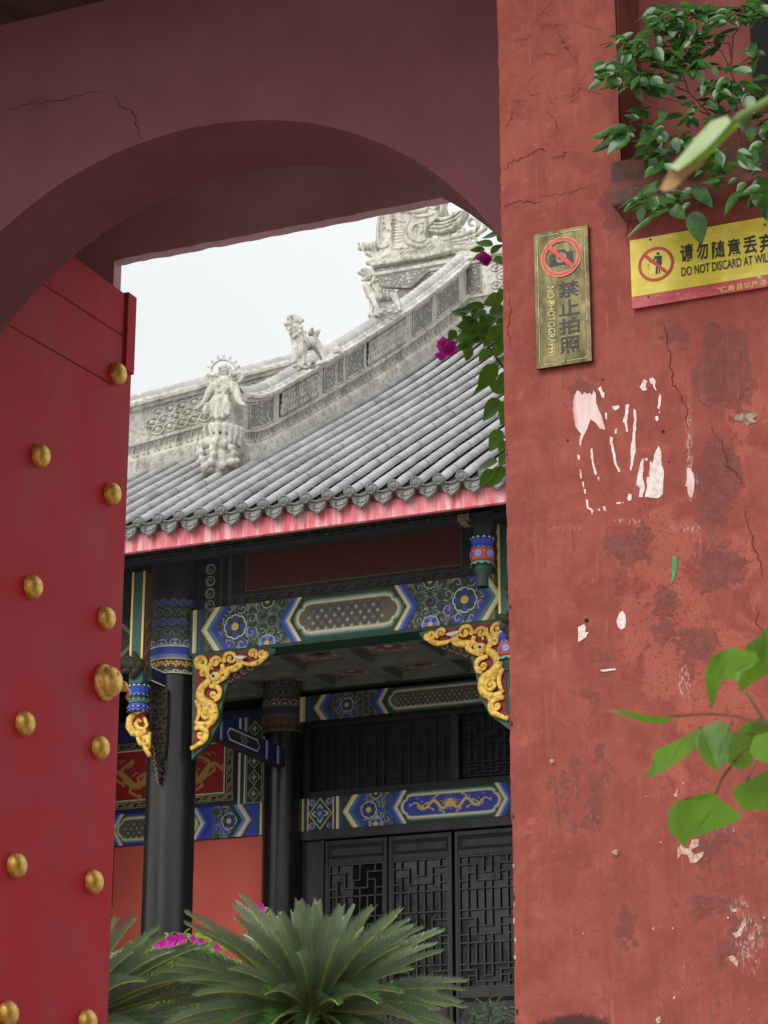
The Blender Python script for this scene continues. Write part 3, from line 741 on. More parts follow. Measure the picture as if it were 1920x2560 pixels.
# ---------------------------------------------------------------- painted decoration: flat shapes laid on a surface, one mesh per painted member
BLU, BL2, BL3 = srgb(48, 74, 186), srgb(116, 146, 222), srgb(188, 204, 236)
GRN, GR2, GR3 = srgb(24, 74, 56), srgb(92, 140, 120), srgb(176, 204, 186)
PAL, GLD, INK, REDP = srgb(240, 240, 226), srgb(240, 206, 112), srgb(26, 28, 32), srgb(150, 40, 40)
NAVY = srgb(26, 34, 84)
class Paint(MB):
    def __init__(s, fmap, lim=None, step=.0025): super().__init__(); s.edge = None; s.fm = fmap; s.lim = lim; s.st = step
    def cl(s, p):
        if not s.lim: return p
        a, b, c, d = s.lim; return (min(max(p[0], a), b), min(max(p[1], c), d))
    def poly(s, pts, col, layer=1):
        P = [s.cl(p) for p in pts]; Q = []
        for p in P:
            if not Q or hypot(p[0]-Q[-1][0], p[1]-Q[-1][1]) > 1e-5: Q.append(p)
        if len(Q) > 2 and hypot(Q[0][0]-Q[-1][0], Q[0][1]-Q[-1][1]) < 1e-5: Q.pop()
        if len(Q) < 3: return
        ar_ = sum(Q[i-1][0]*Q[i][1]-Q[i][0]*Q[i-1][1] for i in range(len(Q)))/2
        if abs(ar_) < 1e-6: return
        if ar_ < 0: Q.reverse()
        s.n = getattr(s, 'n', 0)+1; s.add([s.fm(u, v, layer*s.st+(s.n % 40)*3e-5) for u, v in Q], [tuple(range(len(Q)))], col)
    def rect(s, a, b, c, d, col, layer=1, nu=1):
        for i in range(nu): s.poly([(a+(b-a)*i/nu, c), (a+(b-a)*(i+1)/nu, c), (a+(b-a)*(i+1)/nu, d), (a+(b-a)*i/nu, d)], col, layer)
    def disc(s, u, v, r, col, layer=2, n=18, sq=1): s.poly([(u+r*cos(2*pi*i/n), v+r*sq*sin(2*pi*i/n)) for i in range(n)], col, layer)
    def line(s, pts, w, col, layer=3, taper=False):
        n = len(pts); Lf = []; Rt = []
        for i in range(n):
            a = pts[max(0, i-1)]; b = pts[min(n-1, i+1)]; dx, dy = b[0]-a[0], b[1]-a[1]; l = hypot(dx, dy) or 1
            ww = w*.5*(1-.7*i/(n-1) if taper else 1); k = 1
            if 0 < i < n-1:
                d1 = (pts[i][0]-a[0], pts[i][1]-a[1]); l1 = hypot(*d1) or 1
                cs = abs((d1[0]*dx+d1[1]*dy)/(l1*l)); k = 1/max(.5, cs)
            Lf.append((pts[i][0]-dy/l*ww*k, pts[i][1]+dx/l*ww*k)); Rt.append((pts[i][0]+dy/l*ww*k, pts[i][1]-dx/l*ww*k))
        for i in range(n-1): s.poly([Rt[i], Rt[i+1], Lf[i+1], Lf[i]], col, layer)
    def swirl(s, u, v, r, col, ph=0., dirn=1, layer=3):
        e_ = s.edge or tuple(.45*PAL[i]+.25*BL3[i]+.15*col[i] for i in range(3))+(1,); s.disc(u, v, r, e_, layer, 16); s.disc(u, v, r*.84, tuple(.5*(e_[i]*.5+col[i]) for i in range(3))+(1,), layer+.5, 16); s.disc(u, v, r*.72, col, layer+1, 16)
        pts = []
        for i in range(15):
            t = i/14; a = ph+dirn*(1.0+5.6*t); rr = r*(.66*(1-t)+.12); pts.append((u+rr*cos(a), v+rr*sin(a)))
        s.line(pts, r*.14, e_, layer+2)
    def flower(s, u, v, R, c_in=GRN, c_out=BLU, half=None, sw=(GRN, BLU)):
        """gold boss, eight petals, a ring of eight swirls; half: keep only 'top'/'bottom' part by the clip limits"""
        for k in range(8):
            s.disc(u, v, R*.80, srgb(40, 50, 58), 1.9) if k == 0 else None; a = 2*pi*(k+.5)/8; c = sw[0] if sin(a) > -.1 else sw[1]
            x, y = u+R*.76*cos(a), v+R*.76*sin(a)
            if s.lim and not (s.lim[2]-R*.12 < y < s.lim[3]+R*.12): continue
            s.swirl(x, y, R*.27, c, a+pi/2, 1 if k % 2 else -1, 2)
        for k in range(8):
            a = 2*pi*k/8; d, p = (cos(a), sin(a)), (-sin(a), cos(a))
            def petal(r0, r1, w): return [(u+d[0]*r0, v+d[1]*r0)]+[(u+d[0]*(r0+(r1-r0)*t)+p[0]*w*q, v+d[1]*(r0+(r1-r0)*t)+p[1]*w*q) for t, q in ((.4, .8), (.75, 1), (.95, .6), (1, 0), (.95, -.6), (.75, -1), (.4, -.8))]
            s.poly(petal(R*.12, R*.52, R*.19), PAL, 5); s.poly(petal(R*.12, R*.47, R*.155), c_in if k % 2 else c_out, 6)
        s.disc(u, v, R*.19, INK, 7); s.disc(u, v, R*.165, GLD, 8)
    def chevron(s, ut, d, v0, v1, bands, depth, layer=2, tip=None):
        """bands: (width, colour) from the tip line outwards along d; the tip points against d"""
        vm = (v0+v1)/2; u = ut
        for w, c in bands:
            dep = depth
            s.poly([(u, vm), (u+d*dep, v1), (u+d*(dep+w), v1), (u+d*w, vm)], c, layer); s.poly([(u, vm), (u+d*w, vm), (u+d*(dep+w), v0), (u+d*dep, v0)], c, layer)
            u += d*w
        return u
    def lobed(s, a, b, v0, v1, g, col, layer):
        """cartouche outline with lobed ends"""
        h = (v1-v0)/2-g; vm = (v0+v1)/2; pts = []
        for sgn, uu in ((1, b-g), (-1, a+g)):
            seq = [(-.0+0, -1), (.0, -1), (.38, -.93), (.52, -.78), (.55, -.6), (.78, -.52), (.95, -.25), (1., 0), (.95, .25), (.78, .52), (.55, .6), (.52, .78), (.38, .93), (0, 1)][1:]
            e = h*1.0
            q = [(uu+sgn*(x_-1)*e, vm+y_*h) for x_, y_ in seq]
            pts += q if sgn > 0 else q[::-1]
        s.poly(pts, col, layer)
    def fret(s, a, b, v0, v1, col, layer=3, bg=None):
        """meander border along u"""
        if bg: s.rect(a, b, v0, v1, bg, layer-1)
        h = v1-v0; w = h*.11; n = max(1, int((b-a)/(h*2.2))); pu = (b-a)/n
        s.line([(a, v0+w*.6), (b, v0+w*.6)], w*.8, col, layer); s.line([(a, v1-w*.6), (b, v1-w*.6)], w*.8, col, layer)
        for i in range(n):
            x = a+pu*i
            for pts in ([(x+.04*pu, v0+.28*h), (x+.62*pu, v0+.28*h), (x+.62*pu, v0+.52*h), (x+.24*pu, v0+.52*h)], [(x+.96*pu, v0+.76*h), (x+.38*pu, v0+.76*h)], [(x+.96*pu, v0+.76*h), (x+.96*pu, v0+.3*h), (x+.78*pu, v0+.3*h)], [(x+.04*pu, v0+.28*h), (x+.04*pu, v0+.76*h), (x+.22*pu, v0+.76*h)]):
                s.line(pts, w, col, layer)
    def dragon(s, u, v, L_, h, col=GLD, layer=6, flip=1):
        """a writhing dragon in gold: tapering wavy body, head with whiskers, four clawed legs, flames"""
        B = []
        for i in range(61):
            t = i/60; B.append((u+flip*L_*(t-.5)*.92, v+h*.27*sin(2*pi*(t*(1.9 if L_ > 1.8*h else 1.15)+.05))*(.6+.4*t)))
        for i in range(60):
            t = i/60; w = h*(.05+.12*min(1, t*2.2)); w2 = h*(.05+.12*min(1, (t+.0167)*2.2))
            (x0, y0), (x1, y1) = B[i], B[i+1]; d = hypot(x1-x0, y1-y0); nx, ny = -(y1-y0)/d, (x1-x0)/d
            s.poly([(x0-nx*w/2, y0-ny*w/2), (x1-nx*w2/2, y1-ny*w2/2), (x1+nx*w2/2, y1+ny*w2/2), (x0+nx*w/2, y0+ny*w/2)], col, layer)
        hx, hy = B[-1]
        s.poly([(hx-flip*.05*h, hy-.14*h), (hx+flip*.22*h, hy-.10*h), (hx+flip*.30*h, hy-.02*h), (hx+flip*.18*h, hy+.02*h), (hx+flip*.30*h, hy+.08*h), (hx+flip*.16*h, hy+.20*h), (hx-flip*.06*h, hy+.18*h)], col, layer)
        for k in range(5):
            a = pi*(.45+.16*k); s.line([(hx, hy+.05*h), (hx+flip*cos(a)*.22*h, hy+.12*h+sin(a)*.2*h), (hx+flip*cos(a+.3)*.34*h, hy+.14*h+sin(a+.3)*.26*h)], h*.05, col, layer, True)
        for t, sg in ((.2, -1), (.36, 1), (.52, -1), (.68, 1), (.82, -1)):
            x, y = B[int(t*60)]; fx, fy = x+flip*.16*h, y+sg*.30*h
            s.line([(x, y), (x-flip*.05*h, y+sg*.18*h), (fx, fy)], h*.06, col, layer)
            for k in range(4):
                a = -.8+k*.55; s.line([(fx, fy), (fx+flip*cos(a)*.13*h, fy+sg*.5*sin(a)*.2*h+sg*.03*h)], h*.035, col, layer)
        tx, ty = B[0]
        for k in range(4):
            a = pi+(-.7+.45*k); s.line([(tx, ty), (tx+flip*cos(a)*.16*h, ty+sin(a)*.2*h)], h*.05, col, layer, True)
        for k in range(6):
            x, y = B[8+8*k]; s.line([(x, y+.22*h), (x+flip*.08*h, y+.30*h), (x+flip*.2*h, y+.27*h)], h*.03, col, layer, True)
    def stars(s, a, b, v0, v1, pitch, inside=None, layer=6, cols=(srgb(206, 214, 226), srgb(120, 136, 200))):
        nu = max(1, int((b-a)/pitch)); nv = max(1, int((v1-v0)/pitch*1.0)); pu, pv = (b-a)/nu, (v1-v0)/nv
        for i in range(nu+1):
            for j in range(nv+1):
                for o in (0, .5):
                    x, y = a+pu*(i+o), v0+pv*(j+o)
                    if x > b-1e-4 or y > v1-1e-4 or x < a or y < v0: continue
                    c = cols[(i+j) % 2] if o else cols[0]
                    for k in range(4):
                        t = pi*k/4; r = pitch*.27; w = pitch*.045; dx, dy = cos(t), sin(t)
                        s.poly([(x-dx*r, y-dy*r), (x+dy*w, y-dx*w), (x+dx*r, y+dy*r), (x-dy*w, y+dx*w)], c, layer)
        for i in range(-nv, nu):
            for sg in (1, -1):
                pts = []
                for j in range(nv+1):
                    x = a+pu*(i+j+.5) if sg > 0 else a+pu*(i+nv-j+.5)
                    if a <= x <= b: pts.append((x, v0+pv*j))
                if len(pts) > 1: s.line([pts[0], pts[-1]], pitch*.09, srgb(62, 66, 70), layer-1)
def fmapY(Y): return lambda u, v, d: (u, Y-d, v)
CHB = [(.035, PAL), (.05, BL2), (.06, BLU)]
def beam(name, Y, x0, x1, z0, z1, parent, left, mid, right, thick=.3, base=GRN, kindmid='stars', R=None):
    """left/right: list of (kind, a, b) in x; mid: (a, b) cartouche"""
    p = Paint(fmapY(Y), (x0, x1, z0, z1)); H = z1-z0; vm = (z0+z1)/2
    m = MB(); m.bevbox(x0, x1, Y, Y+thick, z0, z1, .008)
    p.rect(x0, x1, z0+.001, z1-.001, base, 1)
    def seg(kind, a, b):
        if kind == 'stripe':
            w = (b-a)/5
            for k, c in enumerate((GRN, PAL, GLD, GRN, BLU)): p.rect(a+w*k, a+w*(k+1), z0, z1, c, 2)
        elif kind == 'diamond':
            p.rect(a, b, z0, z1, GLD, 2); p.rect(a+.02, b-.02, z0, z1, NAVY, 3); uc = (a+b)/2; w = (b-a)/2-.02; h = H/2
            for su in (-1, 1):
                for sv in (-1, 1): p.swirl(uc+su*w*.72, vm+sv*h*.72, w*.26, BLU, 0, su*sv, 3)
            for k, (f, c) in enumerate(((1.0, GLD), (.9, GRN), (.74, GRN))): p.poly([(uc-w*f, vm), (uc, vm-h*f), (uc+w*f, vm), (uc, vm+h*f)], c, 6+k*.5)
            for k in range(4):
                an = pi/2*k; d, q = (cos(an), sin(an)), (-sin(an), cos(an)); r = min(w, h)
                for f, c, l in ((1, PAL, 8), (.84, BLU, 9)):
                    p.poly([(uc+d[0]*r*.08, vm+d[1]*r*.08)]+[(uc+d[0]*r*t*f+q[0]*r*y_*f, vm+d[1]*r*t*f+q[1]*r*y_*f) for t, y_ in ((.25, .2), (.45, .22), (.6, .1), (.74, 0), (.6, -.1), (.45, -.22), (.25, -.2))], c, l)
            p.disc(uc, vm, min(w, h)*.15, GLD, 10); p.disc(uc, vm, min(w, h)*.06, INK, 11)
        elif kind in ('chevL', 'chevR'):
            d = 1 if kind == 'chevL' else -1; t = a if d > 0 else b
            p.chevron(t, d, z0, z1, [(.025, GLD), (.045, PAL), (.05, GR2), (.065, BLU)] if base == GRN else [(.025, GLD), (.045, PAL), (.05, BL2), (.065, GRN)], H*.34, 6)
        elif kind in ('chevL2', 'chevR2'):
            d = 1 if kind == 'chevL2' else -1; t = a if d > 0 else b
            p.chevron(t, d, z0, z1, [(.055, BLU), (.03, BL2), (.025, PAL), (.02, GLD)], H*.3, 6)
        elif kind == 'bed':
            p.rect(a, b, z0, z1, srgb(150, 140, 96), 1.5); rr = H*.15; nv = 0
            p.edge = srgb(112, 124, 112); x = a+rr*.4
            while x < b:
                for j in range(6):
                    zc = z0+rr*.2+rr*1.72*j+(rr*.86 if nv % 2 else 0)
                    if zc < z1: p.swirl(x, zc, rr, (GRN if (j+nv) % 4 else NAVY) if Y < 24.1 else (BLU if (j+nv) % 3 else GRN), nv+j, 1 if j % 2 else -1, 1.6)
                x += rr*1.7; nv += 1
            p.edge = None
        elif kind == 'flower': p.flower(a, vm, R or H*.56)
        elif kind == 'half': p.flower(a, z0+.02, (R or H*.46)*.86, BLU, BL2, None, (GRN, GRN)); p.flower(a, z1-.0, (R or H*.46)*.7, GRN, GRN, None, (GRN, GRN))
        elif kind == 'corner': p.swirl(a, b, H*.14, GRN, 0, 1, 2)
    for q in left+right: seg(*q)
    a, b = mid
    h_ = H*.43
    for g, c, l in ((H*.07, GR2, 3), (H*.11, GR3, 4), (H*.15, PAL, 5), (H*.18, GLD, 5.5), (H*.205, srgb(112, 108, 90) if kindmid == 'stars' else BLU, 6)): p.lobed(a, b, z0, z1, g, c, l)
    if kindmid == 'stars': p.stars(a+H*.45, b-H*.45, z0+H*.23, z1-H*.23, H*.2, layer=8)
    elif kindmid == 'dragons':
        w = (b-a)*.36
        p.dragon(a+H*.42+w*.5, vm, w, H*.52, layer=8, flip=1); p.dragon(b-H*.42-w*.5, vm, w, H*.52, layer=8, flip=-1)
        uc = (a+b)/2; p.disc(uc, vm+.02, H*.10, GLD, 8)
        for k in range(9): an = 2*pi*k/9; p.line([(uc, vm), (uc+cos(an)*H*.2, vm+.01+sin(an)*H*.24)], H*.03, GLD, 8, True)
    o = m.build(name, M_BLACKWOOD, parent); q = p.build('painted_pattern', M_PAINT if Y == YW else M_PAINT_HAZED, o); return o
# front beam between the columns
bl = [('stripe', -11.645, -11.52), ('bed', -11.42, -10.42), ('chevL', -11.51, 0), ('half', -10.70, 0), ('flower', -11.09, 0), ('chevL2', -10.56, 0)]
mir = lambda L_: [(k.replace('L', 'X').replace('R', 'L').replace('X', 'R'), 2*XC-b_ if k in ('stripe', 'bed') else 2*XC-a_, 2*XC-a_) for k, a_, b_ in L_]
br = []
for k, a_, b_ in bl:
    if k in ('stripe', 'bed'): br.append((k, 2*XC-b_, 2*XC-a_))
    elif k in ('flower', 'half'): br.append((k, 2*XC-a_, 0))
    else: br.append((k.replace('L', 'R'), 0, 2*XC-a_))
beam('front_beam', YF, -11.66, 2*XC+11.66, 6.245, 6.735, hall, bl, (-10.42, 2*XC+10.42), br)
m = MB(); m.bevbox(-11.66, 2*XC+11.66, YF-.02, YF+.32, 6.205, 6.243, .006); m.build('beam_underside_trim', mat_noise('green_trim', srgb(24, 64, 48), srgb(30, 74, 56), 10, .6), hall)
# frieze above: maroon panel in a fret frame
p = Paint(fmapY(21.45)); m = MB(); m.box(-11.66, 2*XC+11.66, 21.45, 21.6, 6.737, 7.75)
DG = srgb(52, 58, 62); LG = srgb(96, 98, 94)
p.rect(-11.66, -7.84, 6.74, 7.75, srgb(34, 38, 46), 1); p.rect(-11.03, -8.47, 6.905, 7.6, LG, 3); p.rect(-11.015, -8.485, 6.92, 7.6, srgb(92, 30, 38), 4)
p.fret(-11.2, -8.3, 6.765, 6.875, srgb(84, 86, 84), 3, srgb(30, 38, 54))
for x in (-11.34, -11.22, -11.24, -8.27, -8.15): p.rect(x, x+.014, 6.74, 7.7, srgb(96, 98, 94), 3)
for sx in (0, 1):
    x = -11.47 if not sx else -8.02
    for k in range(4): p.swirl(x, 6.80+.14*k, .06, srgb(52, 66, 64), 0, 1 if k % 2 else -1, 2)
fo = m.build('frieze_wall', M_GREENBLACK, hall); p.build('painted_pattern', M_PAINT_HAZED, fo)
# eave purlin with a pale scroll band
p = Paint(fmapY(20.75)); m = MB(); m.bevbox(-13.6, -5.2, 20.75, 20.95, 7.17, 7.35, .02)
p.edge = srgb(104, 98, 90); p.rect(-13.6, -5.2, 7.18, 7.34, srgb(40, 44, 50), 1)
for x0 in np.arange(-13.4, -5.4, 1.15):
    p.chevron(x0, 1, 7.19, 7.33, [(.015, srgb(120, 118, 108)), (.03, GRN), (.03, NAVY)], .05); p.chevron(x0+.28, -1, 7.19, 7.33, [(.015, srgb(120, 118, 108)), (.03, GRN)], .05)
    for k in range(6): p.swirl(x0+.36+.12*k, 7.26, .048, srgb(62, 46, 46), 0, 1 if k % 2 else -1, 2)
fo = m.build('eave_purlin', M_GREENBLACK, hall); p.build('painted_pattern', M_PAINT_HAZED, fo)
# scrolls on the soffit just behind the fascia
p = Paint(lambda u, v, d: (u, YE+.10+v, 7.00-d+v*.37)); p.st = .003
for k in range(26):
    x = -13.4+.33*k
    for r in (.13, .08): p.line([(x+r*cos(a), .2+r*sin(a)) for a in np.linspace(0, 5.2, 14)], .012, srgb(96, 104, 112), 1)
    p.line([(x+.13, .2), (x+.2, .05), (x+.3, .12)], .012, srgb(96, 104, 112), 1)
m = MB(); m.add([(-13.6, YE+.1, 7.003), (-5.2, YE+.1, 7.003), (-5.2, YE+.62, 7.003+.52*.37), (-13.6, YE+.62, 7.003+.52*.37)], [(0, 1, 2, 3)])
fo = m.build('soffit_board', M_GREENBLACK, hall); p.build('painted_pattern', M_PAINT_HAZED, fo)

# ---------------------------------------------------------------- columns
def column(name, cx, cy, r, zb, zt, zcap, parent, pal=None):
    BLU, BL2, PAL, GLD, GRN = pal or (globals()['BLU'], globals()['BL2'], globals()['PAL'], globals()['GLD'], globals()['GRN'])
    m = MB(); m.lathe([(r*1.35, zb-.05), (r*1.35, zb+.12), (r*1.02, zb+.13), (r*1.04, zb+1.2), (r, zcap+.02)], (cx, cy, 0), 40, 'z')
    o = m.build(name, M_BLACK, parent, smooth=True, angle=40)
    m = MB(); m.lathe([(r, zcap), (r+.018, zcap+.01), (r+.018, zcap+.16), (r+.006, zcap+.17), (r+.006, zt)], (cx, cy, 0), 40, 'z')
    cap = m.build('capital', M_GREENBLACK, o, smooth=True, angle=40)
    def fm(u, v, d):
        a = -pi/2+u/r; rr = r+.02+d; return (cx+rr*cos(a), cy+rr*sin(a), v)
    p = Paint(fm, None, .002); p.edge = srgb(128, 136, 132); W = r*1.65; n = 14
    def band(v0, v1, c, l=1): p.rect(-W, W, v0, v1, c, l, 24)
    band(zcap, zcap+.045, PAL); band(zcap+.012, zcap+.055, GRN, 2); band(zcap+.055, zcap+.16, srgb(96, 26, 30)); band(zcap+.158, zcap+.172, GLD, 2)
    for k in range(-4, 5):
        u = k*W/4.4
        p.poly([(u+.05*cos(a), zcap+.018+.022*abs(sin(a))*-1+.02) for a in np.linspace(0, pi, 7)], PAL, 3)
        p.line([(u-.055, zcap+.07), (u-.03, zcap+.115), (u, zcap+.13), (u+.03, zcap+.115), (u+.055, zcap+.07)], .012, GLD, 3); p.line([(u-.02, zcap+.08), (u-.028, zcap+.10), (u, zcap+.105), (u+.028, zcap+.10), (u+.02, zcap+.08)], .009, GLD, 3)
        p.disc(u+.055*1.02, zcap+.13, .014, GLD, 3, 8)
    band(zcap+.172, zcap+.215, BL2, 1); band(zcap+.215, zcap+.30, BLU, 1); band(zcap+.30, zcap+.318, PAL, 1); band(zcap+.318, zt-.002, srgb(44, 52, 56), 1)
    for k in range(-3, 4):
        u = k*W/3.2; p.lim = (-9, 9, zcap+.318, 99); p.flower(u, zcap+.325, .115, BLU, BL2, None, (GRN, BLU)); p.lim = None
    for j in range(1, 5):
        for k in range(-4, 5):
            if zcap+.36+.11*j < zt-.06: p.swirl(k*W/4.2+(.05 if j % 2 else 0), zcap+.36+.11*j, .05, GRN if j % 2 else BLU, j+k, 1 if k % 2 else -1, 1.5)
    p.build('painted_band', M_PAINT_HAZED, cap); return o
column('front_column', -11.935, 21.52, .265, 1.2, 7.7, 6.03, hall)
column('front_column', 2*XC+11.935, 21.52, .265, 1.2, 7.7, 6.03, hall)
column('back_column', -11.86, 24.12, .225, 1.2, 6.6, 5.92, hall, (srgb(48, 54, 74), srgb(84, 92, 108), srgb(122, 116, 106), srgb(120, 100, 66), srgb(40, 56, 50)))  # palette dimmed to put the porch shade into the capital's colours
# dark side beams meeting the columns (under the eave, left)
m = MB(); m.bevbox(-14.2, -12.2, YF, YF+.3, 6.2, 6.735, .01); m.bevbox(-14.2, -12.2, 21.4, 21.6, 6.74, 7.7, .01)
so = m.build('side_beam', M_GREENBLACK, hall); p = Paint(fmapY(YF)); 
for k, c in enumerate((srgb(120, 126, 120), srgb(44, 60, 60), srgb(84, 40, 42))):
    g = .045*k; p.poly([(-12.9+g, 6.3+g), (-12.5-g*.4, 6.3+g), (-12.3-g, 6.48), (-12.5-g*.4, 6.68-g), (-12.9+g, 6.68-g), (-13.0+g, 6.48)], c, 1+k)
for k in range(5): p.swirl(-13.1-.2*k, 6.47, .09, GRN, 0, 1, 2)
p.build('painted_pattern', M_PAINT, so)
# tie beams running back from the hanging post to the column and on to the rear column
def ybeam(name, X, ya, yb, z0, z1, w, zdrop=0):
    m = MB(); m.prism([(X-w, ya, z0), (X-w, yb, z0+zdrop), (X-w, yb, z1+zdrop), (X-w, ya, z1)], (2*w, 0, 0)); o = m.build(name, M_GREENBLACK, hall)
    p = Paint(lambda u, v, d: (X+w+d, u, v)); p.rect(ya, yb, z0, z1, NAVY, 1); h = z1-z0
    p.rect(ya, yb, z0, z0+h*.1, PAL, 2); p.rect(ya, yb, z1-h*.1, z1, PAL, 2)
    if yb-ya > 1.5:
        p.rect(ya+.02, yb, z0, z1, srgb(40, 48, 110), 2.5)
        for g, c, l in ((0, PAL, 4), (.02, srgb(60, 60, 84), 5)):
            a, b = 22.42+g, 23.25-g; p.poly([(a, z0+h*.5), (a+.06, z0+h*.16+g), (b-.06, z0+h*.16+g), (b, z0+h*.5), (b-.06, z1-h*.16-g), (a+.06, z1-h*.16-g)], c, l)
        for k in range(-2, 3): p.line([(22.83+.025*k, z0+h*.3), (22.83+.04*k, z0+h*.55), (22.83+.02*k, z0+h*.74)], .012, srgb(206, 190, 206), 7)
        for y in (22.25, 23.4, 23.7): p.rect(y, y+.03, z0, z1, PAL, 4); p.rect(y+.03, y+.07, z0, z1, BL2, 4)
    p.build('painted_pattern', M_PAINT, o); return o
ybeam('tie_beam', -11.97, 20.95, 21.4, 5.875, 6.04, .07)
ybeam('cross_beam', -11.80, 21.7, 24.0, 5.48, 5.70, .06)
# ---------------------------------------------------------------- coffered ceiling and rear beam
m = MB(); m.box(-13.6, -5.5, 21.65, 24.3, 6.56, 6.6); ce = m.build('ceiling', M_GREENBLACK, hall)
gx = [-9.965+.87*(k+.5) for k in range(-4, 5)]; gy = [21.65, 22.46, 23.39, 24.2]
m = MB()
for x in gx: m.bevbox(x-.09, x+.09, 21.65, 24.2, 6.44, 6.56, .01)
for y in gy: m.bevbox(gx[0]-.5, gx[-1]+.5, y-.085, y+.085, 6.441, 6.56, .01)
m.build('coffer_grid', mat_noise('green_ceiling_rib', srgb(126, 140, 130), srgb(122, 122, 114), 5, .6), ce)
for i in range(len(gx)-1):
    for j in range(3):
        uc, vc = (gx[i]+gx[i+1])/2, (gy[j]+gy[j+1])/2
        p = Paint(lambda u, v, d: (u, v, 6.555-d)); w, h = .34, .36
        p.rect(uc-w, uc+w, vc-h, vc+h, srgb(176, 164, 150), 1); p.rect(uc-w+.02, uc+w-.02, vc-h+.02, vc+h-.02, srgb(160, 122, 116), 2)
        for su in (-1, 1):
            for sv in (-1, 1): p.swirl(uc+su*.26, vc+sv*.27, .06, srgb(90, 110, 110), 0, su*sv, 3)
        p.disc(uc, vc, .27, PAL, 3, 28); p.disc(uc, vc, .255, srgb(182, 120, 112), 4, 28); p.disc(uc, vc, .16, GR2, 5); p.disc(uc, vc, .145, srgb(150, 84, 80), 6)
        for k in range(8):
            a = 2*pi*k/8; p.disc(uc+.2*cos(a), vc+.2*sin(a), .035, GR3, 7, 10)
        p.disc(uc, vc, .055, INK if (i+j) % 2 else GLD, 8); p.build('coffer_panel', M_PAINT, ce)
lb = [('chevL', -11.42, 0), ('bed', -11.3, -10.6), ('flower', -10.98, 0), ('chevL2', -10.66, 0)]
beam('rear_beam', 24.05, -11.64, -7.6, 6.035, 6.34, hall, [('stripe', -11.64, -11.46)]+lb, (-10.48, -8.6), [('chevR2', 0, -8.42), ('flower', -8.2, 0)], kindmid='stars', thick=.12)
m = MB(); m.box(-14.6, -5.5, 24.42, 24.6, 1.2, 7.5); m.box(-5.5, -5.2, 21.6, 24.5, 1.2, 7.5); m.box(-14.4, -14.2, 20.9, 24.5, 1.2, 7.5); m.build('light_stop_wall', M_DARK, hall)  # dark walls added behind the doors to stop light showing through
# ---------------------------------------------------------------- rear wall: painted beam, coral wall, dragon panel, transom, doors
db = [('stripe', -11.65, -11.575), ('diamond', -11.565, -11.215), ('stripe', -11.205, -11.11), ('chevL', -11.10, 0), ('bed', -10.94, -10.5), ('half', -10.67, 0), ('flower', -10.76, 0), ('chevL2', -10.52, 0)]
beam('door_beam', YW, -11.65, -7.5, 4.745, 5.135, hall, db, (-10.40, -9.06), [('chevR2', 0, -8.94), ('bed', -8.94, -8.5), ('flower', -8.72, 0), ('chevR', 0, -8.37), ('diamond', -8.27, -7.9)], kindmid='dragons', thick=.2, R=.2)
beam('wall_beam', YW, -14.6, -12.12, 4.745, 5.135, hall, [('chevL2', -14.3, 0)], (-14.2, -12.98), [('chevR2', 0, -12.86), ('bed', -12.80, -12.42), ('flower', -12.60, 0), ('chevR', 0, -12.30), ('stripe', -12.21, -12.13)], kindmid='stars', thick=.2, base=BLU, R=.2)
m = MB(); m.box(-14.6, -12.10, YW+.03, YW+.2, 1.2, 4.743); m.build('coral_wall', M_CORAL, hall)
# wall above: dragon panel with a fret border, diamond strip
m = MB(); m.box(-14.6, -12.1, YW+.012, YW+.2, 5.137, 6.3); wp = m.build('panel_wall', M_GREENBLACK, hall); p = Paint(fmapY(YW+.012))
p.rect(-14.6, -12.1, 5.14, 6.25, srgb(30, 40, 110), 1); p.rect(-14.6, -12.52, 5.18, 6.04, INK, 2)
p.fret(-14.5, -12.56, 5.195, 5.285, srgb(196, 180, 120), 4); p.fret(-14.5, -12.56, 5.93, 6.02, srgb(150, 140, 100), 4)
pv = Paint(lambda u, v, d: (-12.66+(v-5.195)*1.0, YW+.012-d, 5.285+(u-0)), None)
pv.fret(0, .645, 5.195, 5.285, srgb(196, 180, 120), 4); p.v += []; nv_ = len(p.v); p.v.extend(pv.v); p.f.extend([tuple(i+nv_ for i in f) for f in pv.f]); p.c.extend(pv.c); p.m.extend(pv.m)
p.rect(-14.6, -12.68, 5.29, 5.925, PAL, 3); p.rect(-14.6, -12.695, 5.305, 5.91, srgb(170, 32, 36), 4)
gd = srgb(206, 160, 84)
p.dragon(-13.98, 5.58, .78, .50, gd, 6, 1); p.dragon(-13.0, 5.58, .56, .50, gd, 6, -1); p.disc(-13.45, 5.6, .06, gd, 6)
for x, w, c in ((-12.5, .03, PAL), (-12.47, .05, GRN), (-12.42, .02, PAL), (-12.40, .24, srgb(36, 62, 58)), (-12.16, .02, PAL), (-12.14, .03, GRN)): p.rect(x, x+w, 5.14, 6.2, c, 3)
p.rect(-12.385, -12.175, 5.14, 6.2, srgb(196, 184, 132), 4); p.rect(-12.375, -12.185, 5.15, 6.2, srgb(32, 54, 52), 5)
for k in range(5):
    zc = 5.25+.2*k
    for r, c, l in ((.088, srgb(196, 186, 140), 6), (.074, srgb(30, 44, 46), 7), (.03, GR3, 8)): p.poly([(-12.28-r, zc), (-12.28, zc-r*1.12), (-12.28+r, zc), (-12.28, zc+r*1.12)], c, l)
    for a in range(4): p.disc(-12.28+.04*cos(a*pi/2), zc+.045*sin(a*pi/2), .014, GR2, 9, 8)
p.build('painted_panel', M_PAINT, wp)
